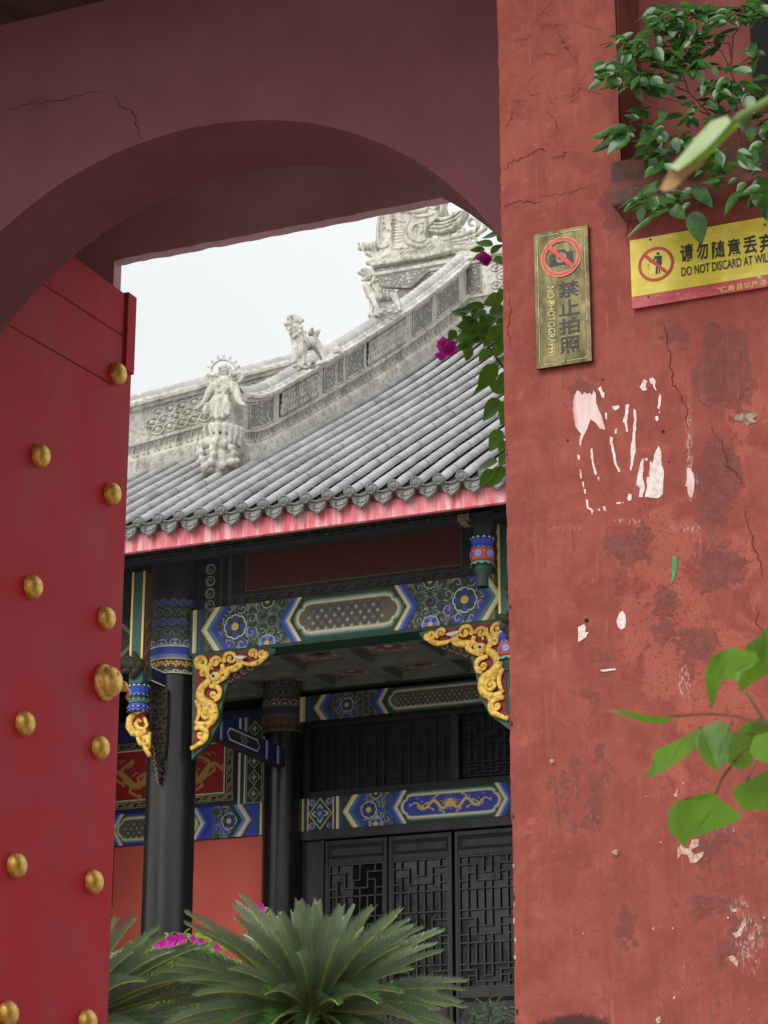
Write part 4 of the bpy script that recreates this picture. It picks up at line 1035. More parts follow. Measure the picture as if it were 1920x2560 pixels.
# transom lattice between door beam and rear beam
def bars(mb, segs, y0, y1, w):
    for (xa, za), (xb, zb) in segs:
        if abs(xa-xb) < 1e-6: mb.box(xa-w/2, xa+w/2, y0, y1, min(za, zb)-w/2, max(za, zb)+w/2)
        else: mb.box(min(xa, xb)-w/2-.001, max(xa, xb)+w/2+.001, y0+.0015, y1-.001, za-w/2, za+w/2)
def lattice(x0, x1, z0, z1, nx=7, cell=None):
    """stepped meander lattice: bands of interlocking steps alternating with bands of plain uprights"""
    W = x1-x0; px = W/nx; S = []; pz = cell or px*.95; z = z1; row = 0
    X = lambda k: x0+px*k
    while z > z0+pz*.6:
        kind = row % 2
        if kind == 0:           # stepped band, four cells tall
            h = min(4*pz, z-z0); q = h/4; Z = lambda k: z-q*k
            S += [((X(0), Z(1)), (X(2), Z(1))), ((X(2), Z(1)), (X(2), Z(3))), ((X(2), Z(3)), (X(5), Z(3))), ((X(5), Z(3)), (X(5), Z(1))), ((X(5), Z(1)), (X(7), Z(1)))] if nx == 7 else []
            S += [((X(1), Z(0)), (X(1), Z(1))), ((X(3), Z(0)), (X(3), Z(2))), ((X(3), Z(2)), (X(4), Z(2))), ((X(4), Z(0)), (X(4), Z(2))), ((X(6), Z(0)), (X(6), Z(1))), ((X(1), Z(4)), (X(1), Z(2))), ((X(1), Z(2)), (X(2), Z(2))), ((X(6), Z(4)), (X(6), Z(2))), ((X(5), Z(2)), (X(6), Z(2))), ((X(0), Z(3)), (X(1), Z(3))), ((X(6), Z(3)), (X(7), Z(3))), ((X(3), Z(3)), (X(3), Z(4))), ((X(4), Z(3)), (X(4), Z(4)))]
            z -= h
        else:
            h = min(2.6*pz, z-z0)
            S += [((X(k), z), (X(k), z-h)) for k in (1, 2, 3, 4, 5, 6)]
            z -= h
        S.append(((x0, z), (x1, z))); row += 1
    return S
M_LATT = mat_noise('dark_green_lattice', srgb(70, 76, 73), srgb(56, 60, 60), 8, .5)
trs = [(-11.6, -9.74), (-9.64, -8.98), (-8.9, -7.6)]
m = MB(); m.box(-11.65, -7.5, YW+.05, YW+.2, 5.137, 5.22); m.box(-11.65, -7.5, YW+.05, YW+.2, 6.0, 6.3)
for a, b in ((-11.65, -11.56), (-9.74, -9.64), (-8.98, -8.9)): m.bevbox(a, b, YW+.03, YW+.2, 5.22, 6.0, .006)
tr = m.build('transom', M_BLACKWOOD, hall); m = MB(); m.box(-11.6, -7.6, YW+.16, YW+.18, 5.2, 6.05); m.build('glass', M_GLASS_DULL, tr)
m = MB()
bars(m, lattice(-9.62, -9.0, 5.26, 5.98, 7), YW+.10, YW+.13, .012)
for k in range(16):
    x = -11.5+.11*k; h = .5+.22*((k*7) % 3)/2; bars(m, [((x, 5.25 if k % 3 else 5.4), (x, 5.25+h)), ((x, 5.32+.2*((k*5) % 3)), (x+.11, 5.32+.2*((k*5) % 3)))], YW+.10, YW+.13, .010)
m.build('lattice', M_BLACKWOOD, tr)
# door head, frame and leaves
m = MB(); m.bevbox(-11.65, -7.5, YW-.03, YW+.2, 4.63, 4.743, .008); m.bevbox(-11.65, -11.385, YW+.02, YW+.2, 1.2, 4.629, .006)
m.bevbox(-11.385, -11.345, YW-.005, YW+.2, 1.2, 4.629, .006); m.build('door_frame', M_BLACKWOOD, hall)
def leaf_door(x0, x1):
    m = MB(); y0, y1 = YW+.02, YW+.075; st = .045; zt, zb = 4.615, 1.25
    m.bevbox(x0, x0+st, y0, y1, zb, zt, .006); m.bevbox(x1-st, x1, y0, y1, zb, zt, .006)
    for a, b in ((zt-.055, zt), (4.33, 4.40), (2.72, 2.83), (2.42, 2.5), (zb, zb+.2)): m.bevbox(x0+st+.001, x1-st-.001, y0+.002, y1, a, b, .006)
    o = m.build('door', M_BLACKWOOD, hall)
    def panel(a, b, z0, z1):
        m = MB(); c = .04
        m.add([(a, y0+.012, z0), (b, y0+.012, z0), (b, y0+.012, z1), (a, y0+.012, z1), (a+c, y0+.04, z0+c), (b-c, y0+.04, z0+c), (b-c, y0+.04, z1-c), (a+c, y0+.04, z1-c)], [(0, 1, 5, 4), (1, 2, 6, 5), (2, 3, 7, 6), (3, 0, 4, 7), (4, 5, 6, 7)]); m.build('panel', M_BLACKWOOD, o)
    panel(x0+st, x1-st, 4.40, zt-.055); panel(x0+st, x1-st, 2.5, 2.72); panel(x0+st, x1-st, zb+.2, 2.42)
    m = MB(); m.box(x0+st, x1-st, y0+.045, y0+.05, 2.83, 4.33); m.build('glass', M_GLASS, o)
    m = MB(); S = lattice(x0+st+.012, x1-st-.012, 2.84, 4.318, 7); S += [((x0+st+.008, 2.84), (x0+st+.008, 4.322)), ((x1-st-.008, 2.84), (x1-st-.008, 4.322)), ((x0+st, 4.322), (x1-st, 4.322))]
    bars(m, S, y0+.01, y0+.035, .014); m.build('lattice', M_LATT, o)
for a, b in ((-11.34, -10.545), (-10.525, -9.735), (-9.70, -8.905), (-8.885, -8.09)): leaf_door(a, b)
# podium and floor
m = MB(); m.box(-14.8, -5, 20.6, 26, GROUND, 1.2); m.build('podium', mat_noise('pale_podium_stone', srgb(150, 146, 138), srgb(126, 122, 114), 4, .85), hall)

# ---------------------------------------------------------------- gilded corner brackets
def bracket(mirror=False):
    Y = 21.30
    def q(x, y, d=0):
        v = onY(*c3(x, y), Y); return Vector((2*XC-v.x if mirror else v.x, Y-d, v.z))
    o_out = [(698, 905), (1330, 862), (1390, 868), (1375, 905), (1300, 960), (1160, 1010), (1010, 1090), (990, 1150), (975, 1200), (950, 1290), (925, 1400), (915, 1490), (870, 1570), (840, 1640), (740, 1735), (690, 1785)]
    m = MB(); m.prism([q(*t, -.012) for t in o_out], (0, .05, 0)); o = m.build('carved_bracket', mat_green_carve, hall, recalc=True)
    r_out = [(722, 925), (1320, 872), (1335, 915), (1180, 985), (1000, 1070), (960, 1140), (945, 1210), (925, 1300), (905, 1400), (895, 1490), (835, 1570), (820, 1640), (730, 1715), (705, 1700), (722, 1300)]
    m = MB(); m.prism([q(*t, .0) for t in r_out], (0, .02, 0)); m.build('red_ground', M_RELIEFRED, o, recalc=True)
    m = MB(); S = .00127
    def sw(pts, rad, d=.02):
        n = len(pts); P = []
        for i in range(n-1):
            for k in range(5):
                t = k/5; p0, p1, p2, p3 = pts[max(0, i-1)], pts[i], pts[i+1], pts[min(n-1, i+2)]
                f = lambda a, b, c, e: .5*((2*b)+(-a+c)*t+(2*a-5*b+4*c-e)*t*t+(-a+3*b-3*c+e)*t**3)
                P.append((f(p0[0], p1[0], p2[0], p3[0]), f(p0[1], p1[1], p2[1], p3[1])))
        P.append(pts[-1]); k = len(P); R = [1.12*rad*S*(.45+.55*sin(pi*min(1, (i+2)/(k+1))**.8)) for i in range(k)]
        m.tube([q(*t, d) for t in P], R, 8, flat=.55, up=(0, 1, 0))
    def spi(cx, cy, r, a0, turns=1.4, d=1, rad=16, dd=.022):
        n = 22; pts = []
        for i in range(n):
            t = i/(n-1); a = a0+d*turns*2*pi*t; rr = r*(1-.82*t); pts.append((cx+rr*cos(a), cy+rr*sin(a)))
        m.tube([q(*t, dd) for t in pts], [1.08*rad*S*(1-.45*i/n) for i in range(n)], 7, flat=.6, up=(0, 1, 0)); m.ball(q(cx, cy, dd), (rad*S*.8,)*3, 8, 6)
    spi(1290, 915, 42, 0, 1.2, 1, 17); spi(1205, 915, 42, 1, 1.2, -1, 17); spi(1025, 952, 58, 2.5, 1.4, 1, 19); spi(900, 985, 46, 0, 1.3, -1, 18); spi(785, 985, 52, 3, 1.4, 1, 19); spi(800, 1080, 42, 1, 1.2, -1, 17)
    sw([(1330, 900), (1270, 975), (1190, 1000), (1120, 990)], 22); sw([(1105, 960), (1100, 1010), (1040, 1040), (980, 1050), (930, 1090)], 30); sw([(1075, 940), (1090, 985), (1050, 1020)], 18)
    sw([(740, 960), (745, 1020), (800, 1030), (850, 1010), (860, 950)], 20); sw([(860, 1000), (830, 1050), (840, 1100), (900, 1110)], 24); sw([(950, 1000), (960, 1040), (920, 1080)], 20)
    m.ball(q(905, 1108, .03), (.075, .035, .06), 12, 8); sw([(960, 1075), (990, 1060), (1000, 1085), (940, 1140), (880, 1165)], 22, .03)
    sw([(860, 1130), (800, 1180), (770, 1250), (800, 1310), (870, 1350), (890, 1420), (860, 1480), (800, 1500), (740, 1490)], 40, .02)
    sw([(850, 1180), (910, 1190), (935, 1225), (925, 1280), (890, 1305)], 22); spi(885, 1250, 34, 0, 1.2, 1, 15); spi(820, 1415, 52, 4, 1.5, 1, 20, .028)
    sw([(735, 1300), (765, 1370), (755, 1440), (730, 1490)], 20); sw([(725, 1530), (790, 1530), (822, 1570), (805, 1630), (750, 1670), (705, 1700)], 26); spi(778, 1588, 32, 0, 1.2, 1, 14, .026)
    sw([(845, 1525), (800, 1510), (750, 1520)], 16); m.ball(q(705, 1695, .02), (.028, .02, .028), 8, 6)
    rr = random.Random(2)
    for t in [(780, 1230), (800, 1320), (860, 1345), (905, 1400), (885, 1470), (820, 1505), (1020, 1060), (1080, 1020), (1250, 985), (880, 1040)]: m.ball(q(*t, .05), (.016, .012, .016), 7, 5)
    m.build('gilded_dragon_scroll', M_OCHRE, o, smooth=True)
    m = MB(); m.ball(q(898, 1105, .058), (.030, .016, .030), 12, 8, PAL); m.ball(q(898, 1105, .074), (.019, .008, .019), 10, 6, INK); m.build('painted_eye', M_PAINT, o, smooth=True)
    m = MB()
    for k in range(-3, 4): m.tube([q(1110, 965, .04), q(1110+k*11, 945, .05), q(1110+k*19, 925+abs(k)*6, .045)], [.012, .017, .002], 6)
    m.build('lotus', mat_white, o, smooth=True)
    m = MB(); P = [(1060, 1090), (1110, 1070), (1100, 1120), (1050, 1150), (1000, 1150), (985, 1190)]
    for k in range(5): 
        a, b = 1010+k*55, 1120-k*32; pts = []
        for i in range(12):
            t = i/11; pts.append(q(a+30*(1-.8*t)*cos(5.5*t), b+30*(1-.8*t)*sin(5.5*t), .0))
        m.tube(pts, .012, 6)
    m.build('dark_scroll', mat_dullred, o, smooth=True)
    return o
mat_green_carve = mat_noise('green_bracket_edge', srgb(44, 96, 66), srgb(34, 72, 54), 12, .6)
mat_white = mat_noise('white_paint', srgb(222, 216, 212), srgb(196, 190, 188), 12, .5)
mat_dullred = mat_noise('dull_red_carving', srgb(120, 66, 62), srgb(70, 70, 66), 22, .7)
bracket(); bracket(True)

# ---------------------------------------------------------------- hanging posts with lotus pendants
M_BRONZE = mat_noise('dark_bronze_carving', srgb(74, 62, 46), srgb(40, 38, 34), 24, .55, bump=.9, bdist=.02)
def petals(m, c, r, z0, z1, col, colt, n=12, out=1.15):
    for k in range(n):
        a = 2*pi*k/n; b = .5*2*pi/n; up = z1 > z0; V = []
        for t, w, rr in ((0, 1, 1), (.5, .98, 1+.6*(out-1)), (.8, .7, out), (1, 0.02, out*1.05)):
            for s in (-1, 0, 1): V.append((c[0]+r*rr*(1.04 if s == 0 else 1)*cos(a+s*b*w), c[1]+r*rr*(1.04 if s == 0 else 1)*sin(a+s*b*w), z0+(z1-z0)*t))
        m.add(V, [(i*3+j, i*3+j+1, i*3+j+4, i*3+j+3) for i in range(2) for j in range(2)], col); m.add([V[6], V[7], V[8], V[11], V[10], V[9]], [(0, 1, 4, 5), (1, 2, 3, 4)], colt)
def pendant(c, r, parent, lantern=False):
    """lotus pendant from the top down, centred on c (its top)"""
    x, y, z = c; m = MB(); col = {'b': BLU, 'w': PAL, 'g': GR2, 'd': GRN, 'r': srgb(176, 70, 52)}
    m.lathe([(r*.7, 0), (r*.8, -.10), (r*.72, -.2), (r*.85, -.25), (r*.5, -.3), (.001, -.3)] if not lantern else [(r*.7, 0), (r*.8, -.10), (r*.72, -.23), (r*.7, -.34), (r*.45, -.40), (.001, -.40)], (x, y, z), 20, 'z', GRN)
    petals(m, (x, y), r*.86, z-.085, z-.005, BLU, PAL, 12, 1.14); petals(m, (x, y), r*.86, z-.09, z-.125, BLU, BL3, 12, 1.05)
    petals(m, (x, y), r*.82, z-.20, z-.16, GR2, GR3, 12, 1.2)
    if lantern:
        m.lathe([(r*.8, -.11), (r*.98, -.13), (r*1.04, -.19), (r*.98, -.25), (r*.8, -.265)], (x, y, z), 20, 'z', col['r'])
        for k in range(6):
            a = 2*pi*k/6-pi/2
            m.poly = None
            m.add([(x+r*1.06*cos(a+s*.32), y+r*1.06*sin(a+s*.32), z-.19+h) for s, h in ((-1, 0), (-.6, -.035), (.6, -.035), (1, 0), (.6, .035), (-.6, .035))], [tuple(range(6))], BL2)
        petals(m, (x, y), r*.9, z-.265, z-.30, GR2, GR3, 10, 1.12); petals(m, (x, y), r*.5, z-.33, z-.37, BL2, PAL, 8, 1.1); m.lathe([(r*.52, -.30), (r*.42, -.36), (r*.48, -.40)], (x, y, z), 14, 'z', BLU)
    else:
        petals(m, (x, y), r*.9, z-.215, z-.255, BLU, PAL, 12, 1.1)
        petals(m, (x, y), r*.92, z-.255, z-.30, BLU, BL2, 12, 1.06)
    return m.build('lotus_pendant', M_PAINT, parent, smooth=False)
def hanging_post(x, y, z0, z1, lant):
    m = MB(); w = .085; m.bevbox(x-w, x+w, y-w, y+w, z0, z1, .012, srgb(40, 92, 84))
    for sx in (-1, 1):
        m.box(x+sx*w*.82-.012, x+sx*w*.82+.012, y-w-.006, y-w+.002, z0+.14, z1, GLD)
    m.box(x+w-.002, x+w+.006, y-w*.6, y+w*.6, z0+.1, z1, srgb(120, 84, 58)); o = m.build('hanging_post', M_PAINT, hall); pendant((x, y, z0), .115, o, lant); return o
PX1 = -12.045
po_ = hanging_post(PX1, 20.95, 5.84, 7.1, False)
m = MB(); rr = random.Random(8)
for k in range(26): m.ball((PX1+.088+.008, 20.95-.055+.02*(k % 6), 6.0+.026*k+.01), (.008, .016, .02), 6, 4)
m.build('gilded_carving', mat_noise('worn_gilding', srgb(150, 112, 60), srgb(90, 64, 44), 30, .5), po_, smooth=True)
m = MB()                                         # gold leg hanging under the pendant
def q3(x, y, Y, d=0): v = onY(*c3(x, y), Y); return Vector((v.x, Y-d, v.z))
out = [(180, 1360), (310, 1372), (300, 1425), (330, 1500), (345, 1600), (350, 1760), (310, 1735), (290, 1690), (250, 1660), (238, 1600), (180, 1560), (160, 1500), (165, 1440), (205, 1410)]
m.prism([q3(*t, 20.95) for t in out], (0, .04, 0)); lg = m.build('leg_bracket', M_RELIEFRED, po_, recalc=True)
m = MB(); S_ = .00127
def tubeq(pts, rad): m.tube([q3(*t, 20.94) for t in pts], [rad*S_*(.5+.5*sin(pi*(i+1)/(len(pts)+1))) for i in range(len(pts))], 8, flat=.7, up=(0, 1, 0))
tubeq([(185, 1365), (240, 1395), (300, 1370)], 26); tubeq([(215, 1410), (180, 1450), (175, 1510), (205, 1560), (260, 1580), (320, 1560)], 36); tubeq([(300, 1440), (325, 1500), (300, 1540), (250, 1530), (230, 1490), (255, 1460), (275, 1480)], 22)
tubeq([(245, 1600), (265, 1650), (310, 1670), (335, 1640), (320, 1600), (290, 1610), (300, 1640)], 26); tubeq([(300, 1680), (325, 1720), (348, 1760)], 22); tubeq([(345, 1560), (340, 1640), (345, 1700)], 18)
m.build('gilded_scroll', M_OCHRE, lg, smooth=True)
# bronze beast head on the post and the tall dark carved board beside the column
m = MB(); 
for a, b, r1, r2 in (((250, 1000), (160, 990), 62, 50), ((160, 990), (110, 1000), 44, 28), ((170, 960), (150, 920), 34, 16), ((230, 950), (215, 900), 30, 14), ((180, 1040), (115, 1060), 34, 20), ((240, 1040), (200, 1090), 44, 30), ((140, 975), (118, 960), 22, 14)):
    A, B = q3(*a, 20.84), q3(*b, 20.84); m.tube([A, (A+B)/2, B], [r1*S_, (r1+r2)/2*S_*1.05, r2*S_], 9)
    m.ball(A, r1*S_, 9, 6); m.ball(B, r2*S_, 9, 6)
bh = m.build('beast_head_carving', M_BRONZE, po_, smooth=True)
out = [(352, 1170), (492, 1200), (490, 1400), (478, 1600), (470, 1720), (440, 1800), (420, 1990), (405, 1985), (395, 1880), (365, 1760), (350, 1640), (345, 1400)]
m = MB(); m.prism([q3(*t, 21.18) for t in out], (0, .05, 0)); cb = m.build('carved_board', M_BRONZE, hall, recalc=True); m = MB(); rr = random.Random(6)
for k in range(22):
    yy = 1210+k*34; cx_ = (352+490)/2+(-1 if k % 2 else 1)*26-max(0, (yy-1650)*.03); pts = []
    for i in range(12):
        t = i/11; r = 40*(1-.75*t); pts.append(q3(cx_+r*cos(5.4*t+k), yy+r*sin(5.4*t+k), 21.17))
    if yy < 1900: m.tube(pts, .011, 6)
m.build('scroll_relief', M_BRONZE, cb, smooth=True)
m = MB()
for k in range(16):
    m.ball(q3(372+(k % 2)*8+k*2.4, 1680+k*20, 21.165), .012, 7, 5)
m.build('gilded_beads', mat_noise('old_gilding', srgb(190, 160, 110), srgb(110, 92, 66), 30, .5), cb, smooth=True)
# right-hand pendants: one under the eave, one on the far post
o = hanging_post(-7.765, 20.95, 5.98, 7.1, True)
m = MB(); u0 = onY(700+1397*600/1659, 1200+400*600/1659, 20.6)
m.lathe([(.10, .12), (.075, .0), (.075, -.3), (.06, -.32), (.06, -.52)], (u0.x, 20.6, u0.z), 14, 'z'); m.bevbox(u0.x-.09, u0.x+.09, 20.5, 20.7, u0.z+.1, u0.z+.35, .02)
hp_ = m.build('eave_pendant', M_GREENBLACK, hall, smooth=False); pendant((u0.x, 20.6, u0.z), .118, hp_, True)
m = MB(); c4q = lambda x, y: onY(700+x*600/1659, 1200+y*600/1659, 20.55)
a, b = c4q(1235, 235), c4q(1320, 285); m.bevbox(a.x, b.x, 20.5, 20.66, b.z, a.z, .015); a, b = c4q(1250, 285), c4q(1305, 305); m.bevbox(a.x, b.x, 20.5, 20.66, b.z, a.z-.002, .01); m.build('rafter_end', mat_noise('yellowed_rafter_end', srgb(150, 140, 100), srgb(116, 106, 76), 20, .7), hall)
m = MB()                                           # bronze beast beside the right post
for (x, y, r) in ((1500, 920, 34), (1490, 980, 30), (1540, 1000, 40), (1470, 905, 22), (1520, 1040, 24), (1530, 880, 22), (1520, 700, 24), (1530, 640, 22), (1525, 760, 22)):
    P = c4q(x, y); m.ball((P.x, 20.78, P.z), r*.0015, 9, 7)
m.build('beast_carving', M_BRONZE, hall, smooth=True)
# ================================================================ roof statues
class Blob:
    """union of balls and tapered limbs, fused into one continuous skin by a voxel remesh"""
    def __init__(s, cf, Y): s.m = MB(); s.cf = cf; s.Y = Y
    def q(s, p):
        v = onY(*s.cf(p[0], p[1]), s.Y); return Vector((v.x, s.Y+(p[2] if len(p) > 2 else 0), v.z))
    def ball(s, p, r, sy=1., sz=1.): s.m.ball(s.q(p), (r, r*sy, r*sz), 12, 8); return s
    def limb(s, pts, rad, sy=1.):
        P = [s.q(p) for p in pts]; R = rad if isinstance(rad, (list, tuple)) else [rad]*len(P)
        for (a, ra), (b, rb) in zip(zip(P[:-1], R[:-1]), zip(P[1:], R[1:])):
            n = max(2, int((b-a).length/(min(ra, rb)*.45))+1); n = min(n, 30)
            for i in range(n+1):
                t = i/n; r = ra+(rb-ra)*t; s.m.ball(a+(b-a)*t, (r, r*sy, r), 9, 6)
        return s
    def build(s, name, mat, parent, voxel=.012, smooth=4):
        o = s.m.build(name, mat, parent, smooth=True)
        r = o.modifiers.new('fuse', 'REMESH'); r.mode = 'VOXEL'; r.voxel_size = voxel; r.use_smooth_shade = True
        sm = o.modifiers.new('soften', 'SMOOTH'); sm.factor = .5; sm.iterations = smooth
        return o
M_STATUE = make_stone('pale_statue_stone', False, .95)
# --- maiden
MY = 21.72; u_ = .00104
g_ = Blob(cm, MY); base_pt = g_.q((350, 1400))
md = thing('maiden_statue', 'pale stone maiden statue with a ring halo at the low end of the roof ridge', 'statue', base_pt)
b = Blob(cm, MY)
b.limb([(360, 880), (360, 760), (362, 640)], [.150, .125, .10], .75); b.limb([(362, 640), (365, 560), (368, 500)], [.10, .115, .11], .7)
b.limb([(285, 520), (368, 495), (455, 520)], [.062, .085, .062], .8); b.limb([(375, 500), (378, 430)], [.045, .04])
b.ball((380, 372), .052, .95, 1.28); b.ball((378, 405), .042, .95)
b.limb([(262, 530), (232, 600, -.03), (215, 660, -.05)], [.062, .055, .045]).limb([(215, 660, -.05), (180, 735, -.08), (135, 785, -.10)], [.04, .032, .02])
b.limb([(478, 530), (520, 610, -.03), (545, 680, -.05)], [.062, .055, .045]).limb([(545, 680, -.05), (585, 725, -.08), (632, 745, -.10)], [.04, .03, .02])
for x0, x1, y1 in ((300, 240, 850), (330, 300, 870), (362, 352, 880), (395, 415, 870), (425, 470, 840)): b.limb([(x0+8, 640, -.07), ((x0+x1)/2, 740, -.105), (x1, y1, -.125)], [.018, .026, .03])
for x, y in ((235, 800), (275, 830), (470, 790), (430, 830)): b.limb([(x, y-60, -.10), (x-8 if x < 350 else x+8, y+10, -.12)], [.03, .035])
b.limb([(300, 560, -.06), (340, 640, -.085), (362, 690, -.10), (390, 640, -.085), (430, 560, -.06)], .016); b.limb([(310, 545, -.07), (345, 600, -.09), (375, 600, -.09), (415, 545, -.07)], .014); b.ball((345, 535, -.075), .03); b.limb([(290, 690, -.09), (340, 695, -.10), (380, 690, -.1)], .017)
bd = b.build('robed_body', M_STATUE, md, .010, 1)
b = Blob(cm, MY); b.ball((380, 330, -.0), .054, 1, .75); b.ball((335, 335), .026).ball((425, 335), .03).ball((378, 312), .035); b.limb([(330, 350), (322, 410), (335, 430)], .017).limb([(432, 350), (438, 410), (425, 430)], .017); b.build('hair', M_STATUE, md, .008, 2)
b = Blob(cm, MY); b.limb([(378, 365, -.052), (377, 385, -.062)], [.006, .011]); b.limb([(362, 408, -.045), (378, 406, -.05), (394, 408, -.045)], .007)
for sx in (-1, 1): b.limb([(378+sx*32, 366, -.038), (378+sx*12, 364, -.05)], .006)
b.build('face', M_STATUE, md, .005, 1)
def ring_pts(cx, cy, r, n=40, a0=0, a1=2*pi): return [(cx+r*cos(a0+(a1-a0)*i/n), cy-r*sin(a0+(a1-a0)*i/n)) for i in range(n+1)]
m = MB(); G = Blob(cm, MY+.06)
m.tube([G.q(p) for p in ring_pts(370, 375, 132)], .016, 8)
for a in (20, 40, 65, 90, 112, 138, 160):
    c, s_ = cos(radians(a)), sin(radians(a))
    for d in (-.28, 0, .28): m.tube([G.q((370+c*138, 375-s_*138)), G.q((370+c*160+d*25*s_, 375-s_*160+d*25*c)), G.q((370+c*182+d*52*s_, 375-s_*182+d*52*c))], [.009, .006, .003], 5)
m.build('halo', M_STATUE, md, smooth=True)
G = Blob(cm, MY-.0)
for RIB in range(2):
  m = MB()
  for pts in ([(480, 490), (545, 450), (578, 390), (545, 352), (490, 365), (440, 400)], [(260, 500), (195, 470), (170, 415), (205, 375), (270, 385), (325, 405)], [(470, 500), (530, 440), (562, 390), (540, 366), (490, 380), (445, 415)], [(280, 505), (212, 462), (188, 415), (214, 390), (268, 398), (318, 420)])[RIB::2]:
    m.tube([G.q(p+(.03,)) for p in pts], .016, 7)
  m.build('ribbon', M_STATUE, md, smooth=True)
b = Blob(cm, MY)
for k in range(11):
    a = pi*(k/10)*1.25+pi*(-.125); x = 372-165*cos(a); d = -.16*sin(a)
    b.limb([(x, 975, d), (x, 1055, d*1.02)], [.045, .03]); b.limb([(372-150*cos(a), 1085, d*.95), (372-150*cos(a), 1125, d)], [.036, .03])
b.limb([(372, 940), (372, 1120)], [.15, .14], .8); b.limb([(372, 880), (372, 950)], [.145, .14], .8)
b.build('lotus_seat', M_STATUE, md, .011, 2)
b = Blob(cm, MY); b.limb([(360, 1150), (380, 1290), (360, 1360)], [.17, .17, .13], .85)
for p, r in (((150, 1180, -.05), .05), ((190, 1150, -.08), .06), ((260, 1140, -.12), .07), ((340, 1150, -.13), .07), ((430, 1150, -.12), .065), ((500, 1190, -.10), .05), ((520, 1250, -.1), .045), ((180, 1250, -.12), .055), ((210, 1330, -.14), .055), ((240, 1400, -.15), .05), ((300, 1350, -.15), .05), ((330, 1280, -.15), .05), ((320, 1220, -.15), .05), ((150, 1330, -.08), .04), ((540, 1320, -.08), .04), ((230, 1430, -.15), .035), ((480, 1340, -.1), .05), ((400, 1380, -.1), .05)): b.ball(p, r)
b.build('cloud_pedestal', M_STATUE, md, .012, 1)
# --- lions on the ridge
def lion(cf, Y, s, head, label):
    """cf: close-up; s: metres per close-up pixel; head: True = mouth open"""
    root = thing('lion_statue', label, 'statue', (0, 0, 0), 'stone lions on the descending ridge')
    return root
def lion_low():
    s = 1010/1659*25.3/5694; Yl = 22.9; B = Blob(c1, Yl); root = thing('lion_statue', 'pale stone lion standing halfway along the ridge, the lower one nearer the maiden', 'statue', B.q((810, 750)), 'stone lions on the roof ridge')
    b = B; K_ = lambda v: v*s
    b.limb([(782, 640), (792, 690)], [K_(36), K_(30)]); b.limb([(775, 600, -.03), (785, 650)], [K_(34), K_(36)])
    b.limb([(795, 650, .05), (830, 640, .14)], [K_(34), K_(27)]); b.limb([(775, 680, -.04), (778, 735, -.06)], [K_(17), K_(12)]).limb([(800, 690, .0), (806, 735, .0)], [K_(17), K_(12)])
    b.limb([(835, 640, .14), (852, 670, .16), (868, 700, .16)], [K_(22), K_(13), K_(10)]); b.limb([(822, 640, .2), (846, 690, .24)], [K_(18), K_(11)])
    b.limb([(868, 702, .15), (888, 712, .12)], [K_(14), K_(9)]); b.ball((775, 742, -.08), K_(15), 1, .7).ball((808, 744, -.03), K_(15), 1, .7)
    b.limb([(828, 620, .15), (838, 590, .16), (846, 580, .16)], [K_(10), K_(11), K_(6)]); b.limb([(815, 600, .12), (822, 580, .12)], [K_(14), K_(8)])
    body = b.build('body', M_STATUE, root, .012, 1)
    h = Blob(c1, Yl); h.ball((772, 575, -.03), K_(30)); h.limb([(760, 585, -.08), (748, 588, -.11)], [K_(17), K_(13)]).limb([(758, 600, -.07), (750, 603, -.09)], [K_(12), K_(9)]); h.ball((752, 576, -.11), K_(7))
    h.ball((757, 566, -.12), K_(6)).ball((772, 563, -.13), K_(6)); h.limb([(752, 558, -.1), (776, 553, -.12)], K_(4.5)); h.ball((790, 560, -.02), K_(9)).ball((768, 552, 0), K_(16)).ball((785, 552, 0), K_(11))
    h.build('head', M_STATUE, root, .008, 1)
    mn = Blob(c1, Yl)
    for x, y, d in ((795, 575, -.05), (802, 595, -.06), (800, 615, -.07), (790, 630, -.1), (765, 625, -.1), (778, 640, -.11), (808, 610, .0), (798, 560, 0), (760, 610, -.1)): mn.ball((x, y, d), K_(10))
    for k in range(5): mn.limb([(790+k*6, 600+k*6, -.02), (800+k*7, 625+k*10, -.03)], [K_(5), K_(3)])
    mn.build('mane', M_STATUE, root, .010, 1)
    c = Blob(c1, Yl)
    for x, y, d, r in ((780, 755, -.06, 16), (800, 752, -.02, 20), (830, 740, .05, 22), (860, 725, .1, 18), (880, 718, .1, 14), (820, 760, -.04, 14), (790, 768, -.04, 12), (845, 735, -.02, 12)): c.ball((x, y, d), K_(r), 1, .7)
    c.build('cloud_base', M_STATUE, root, .012, 1)
lion_low()
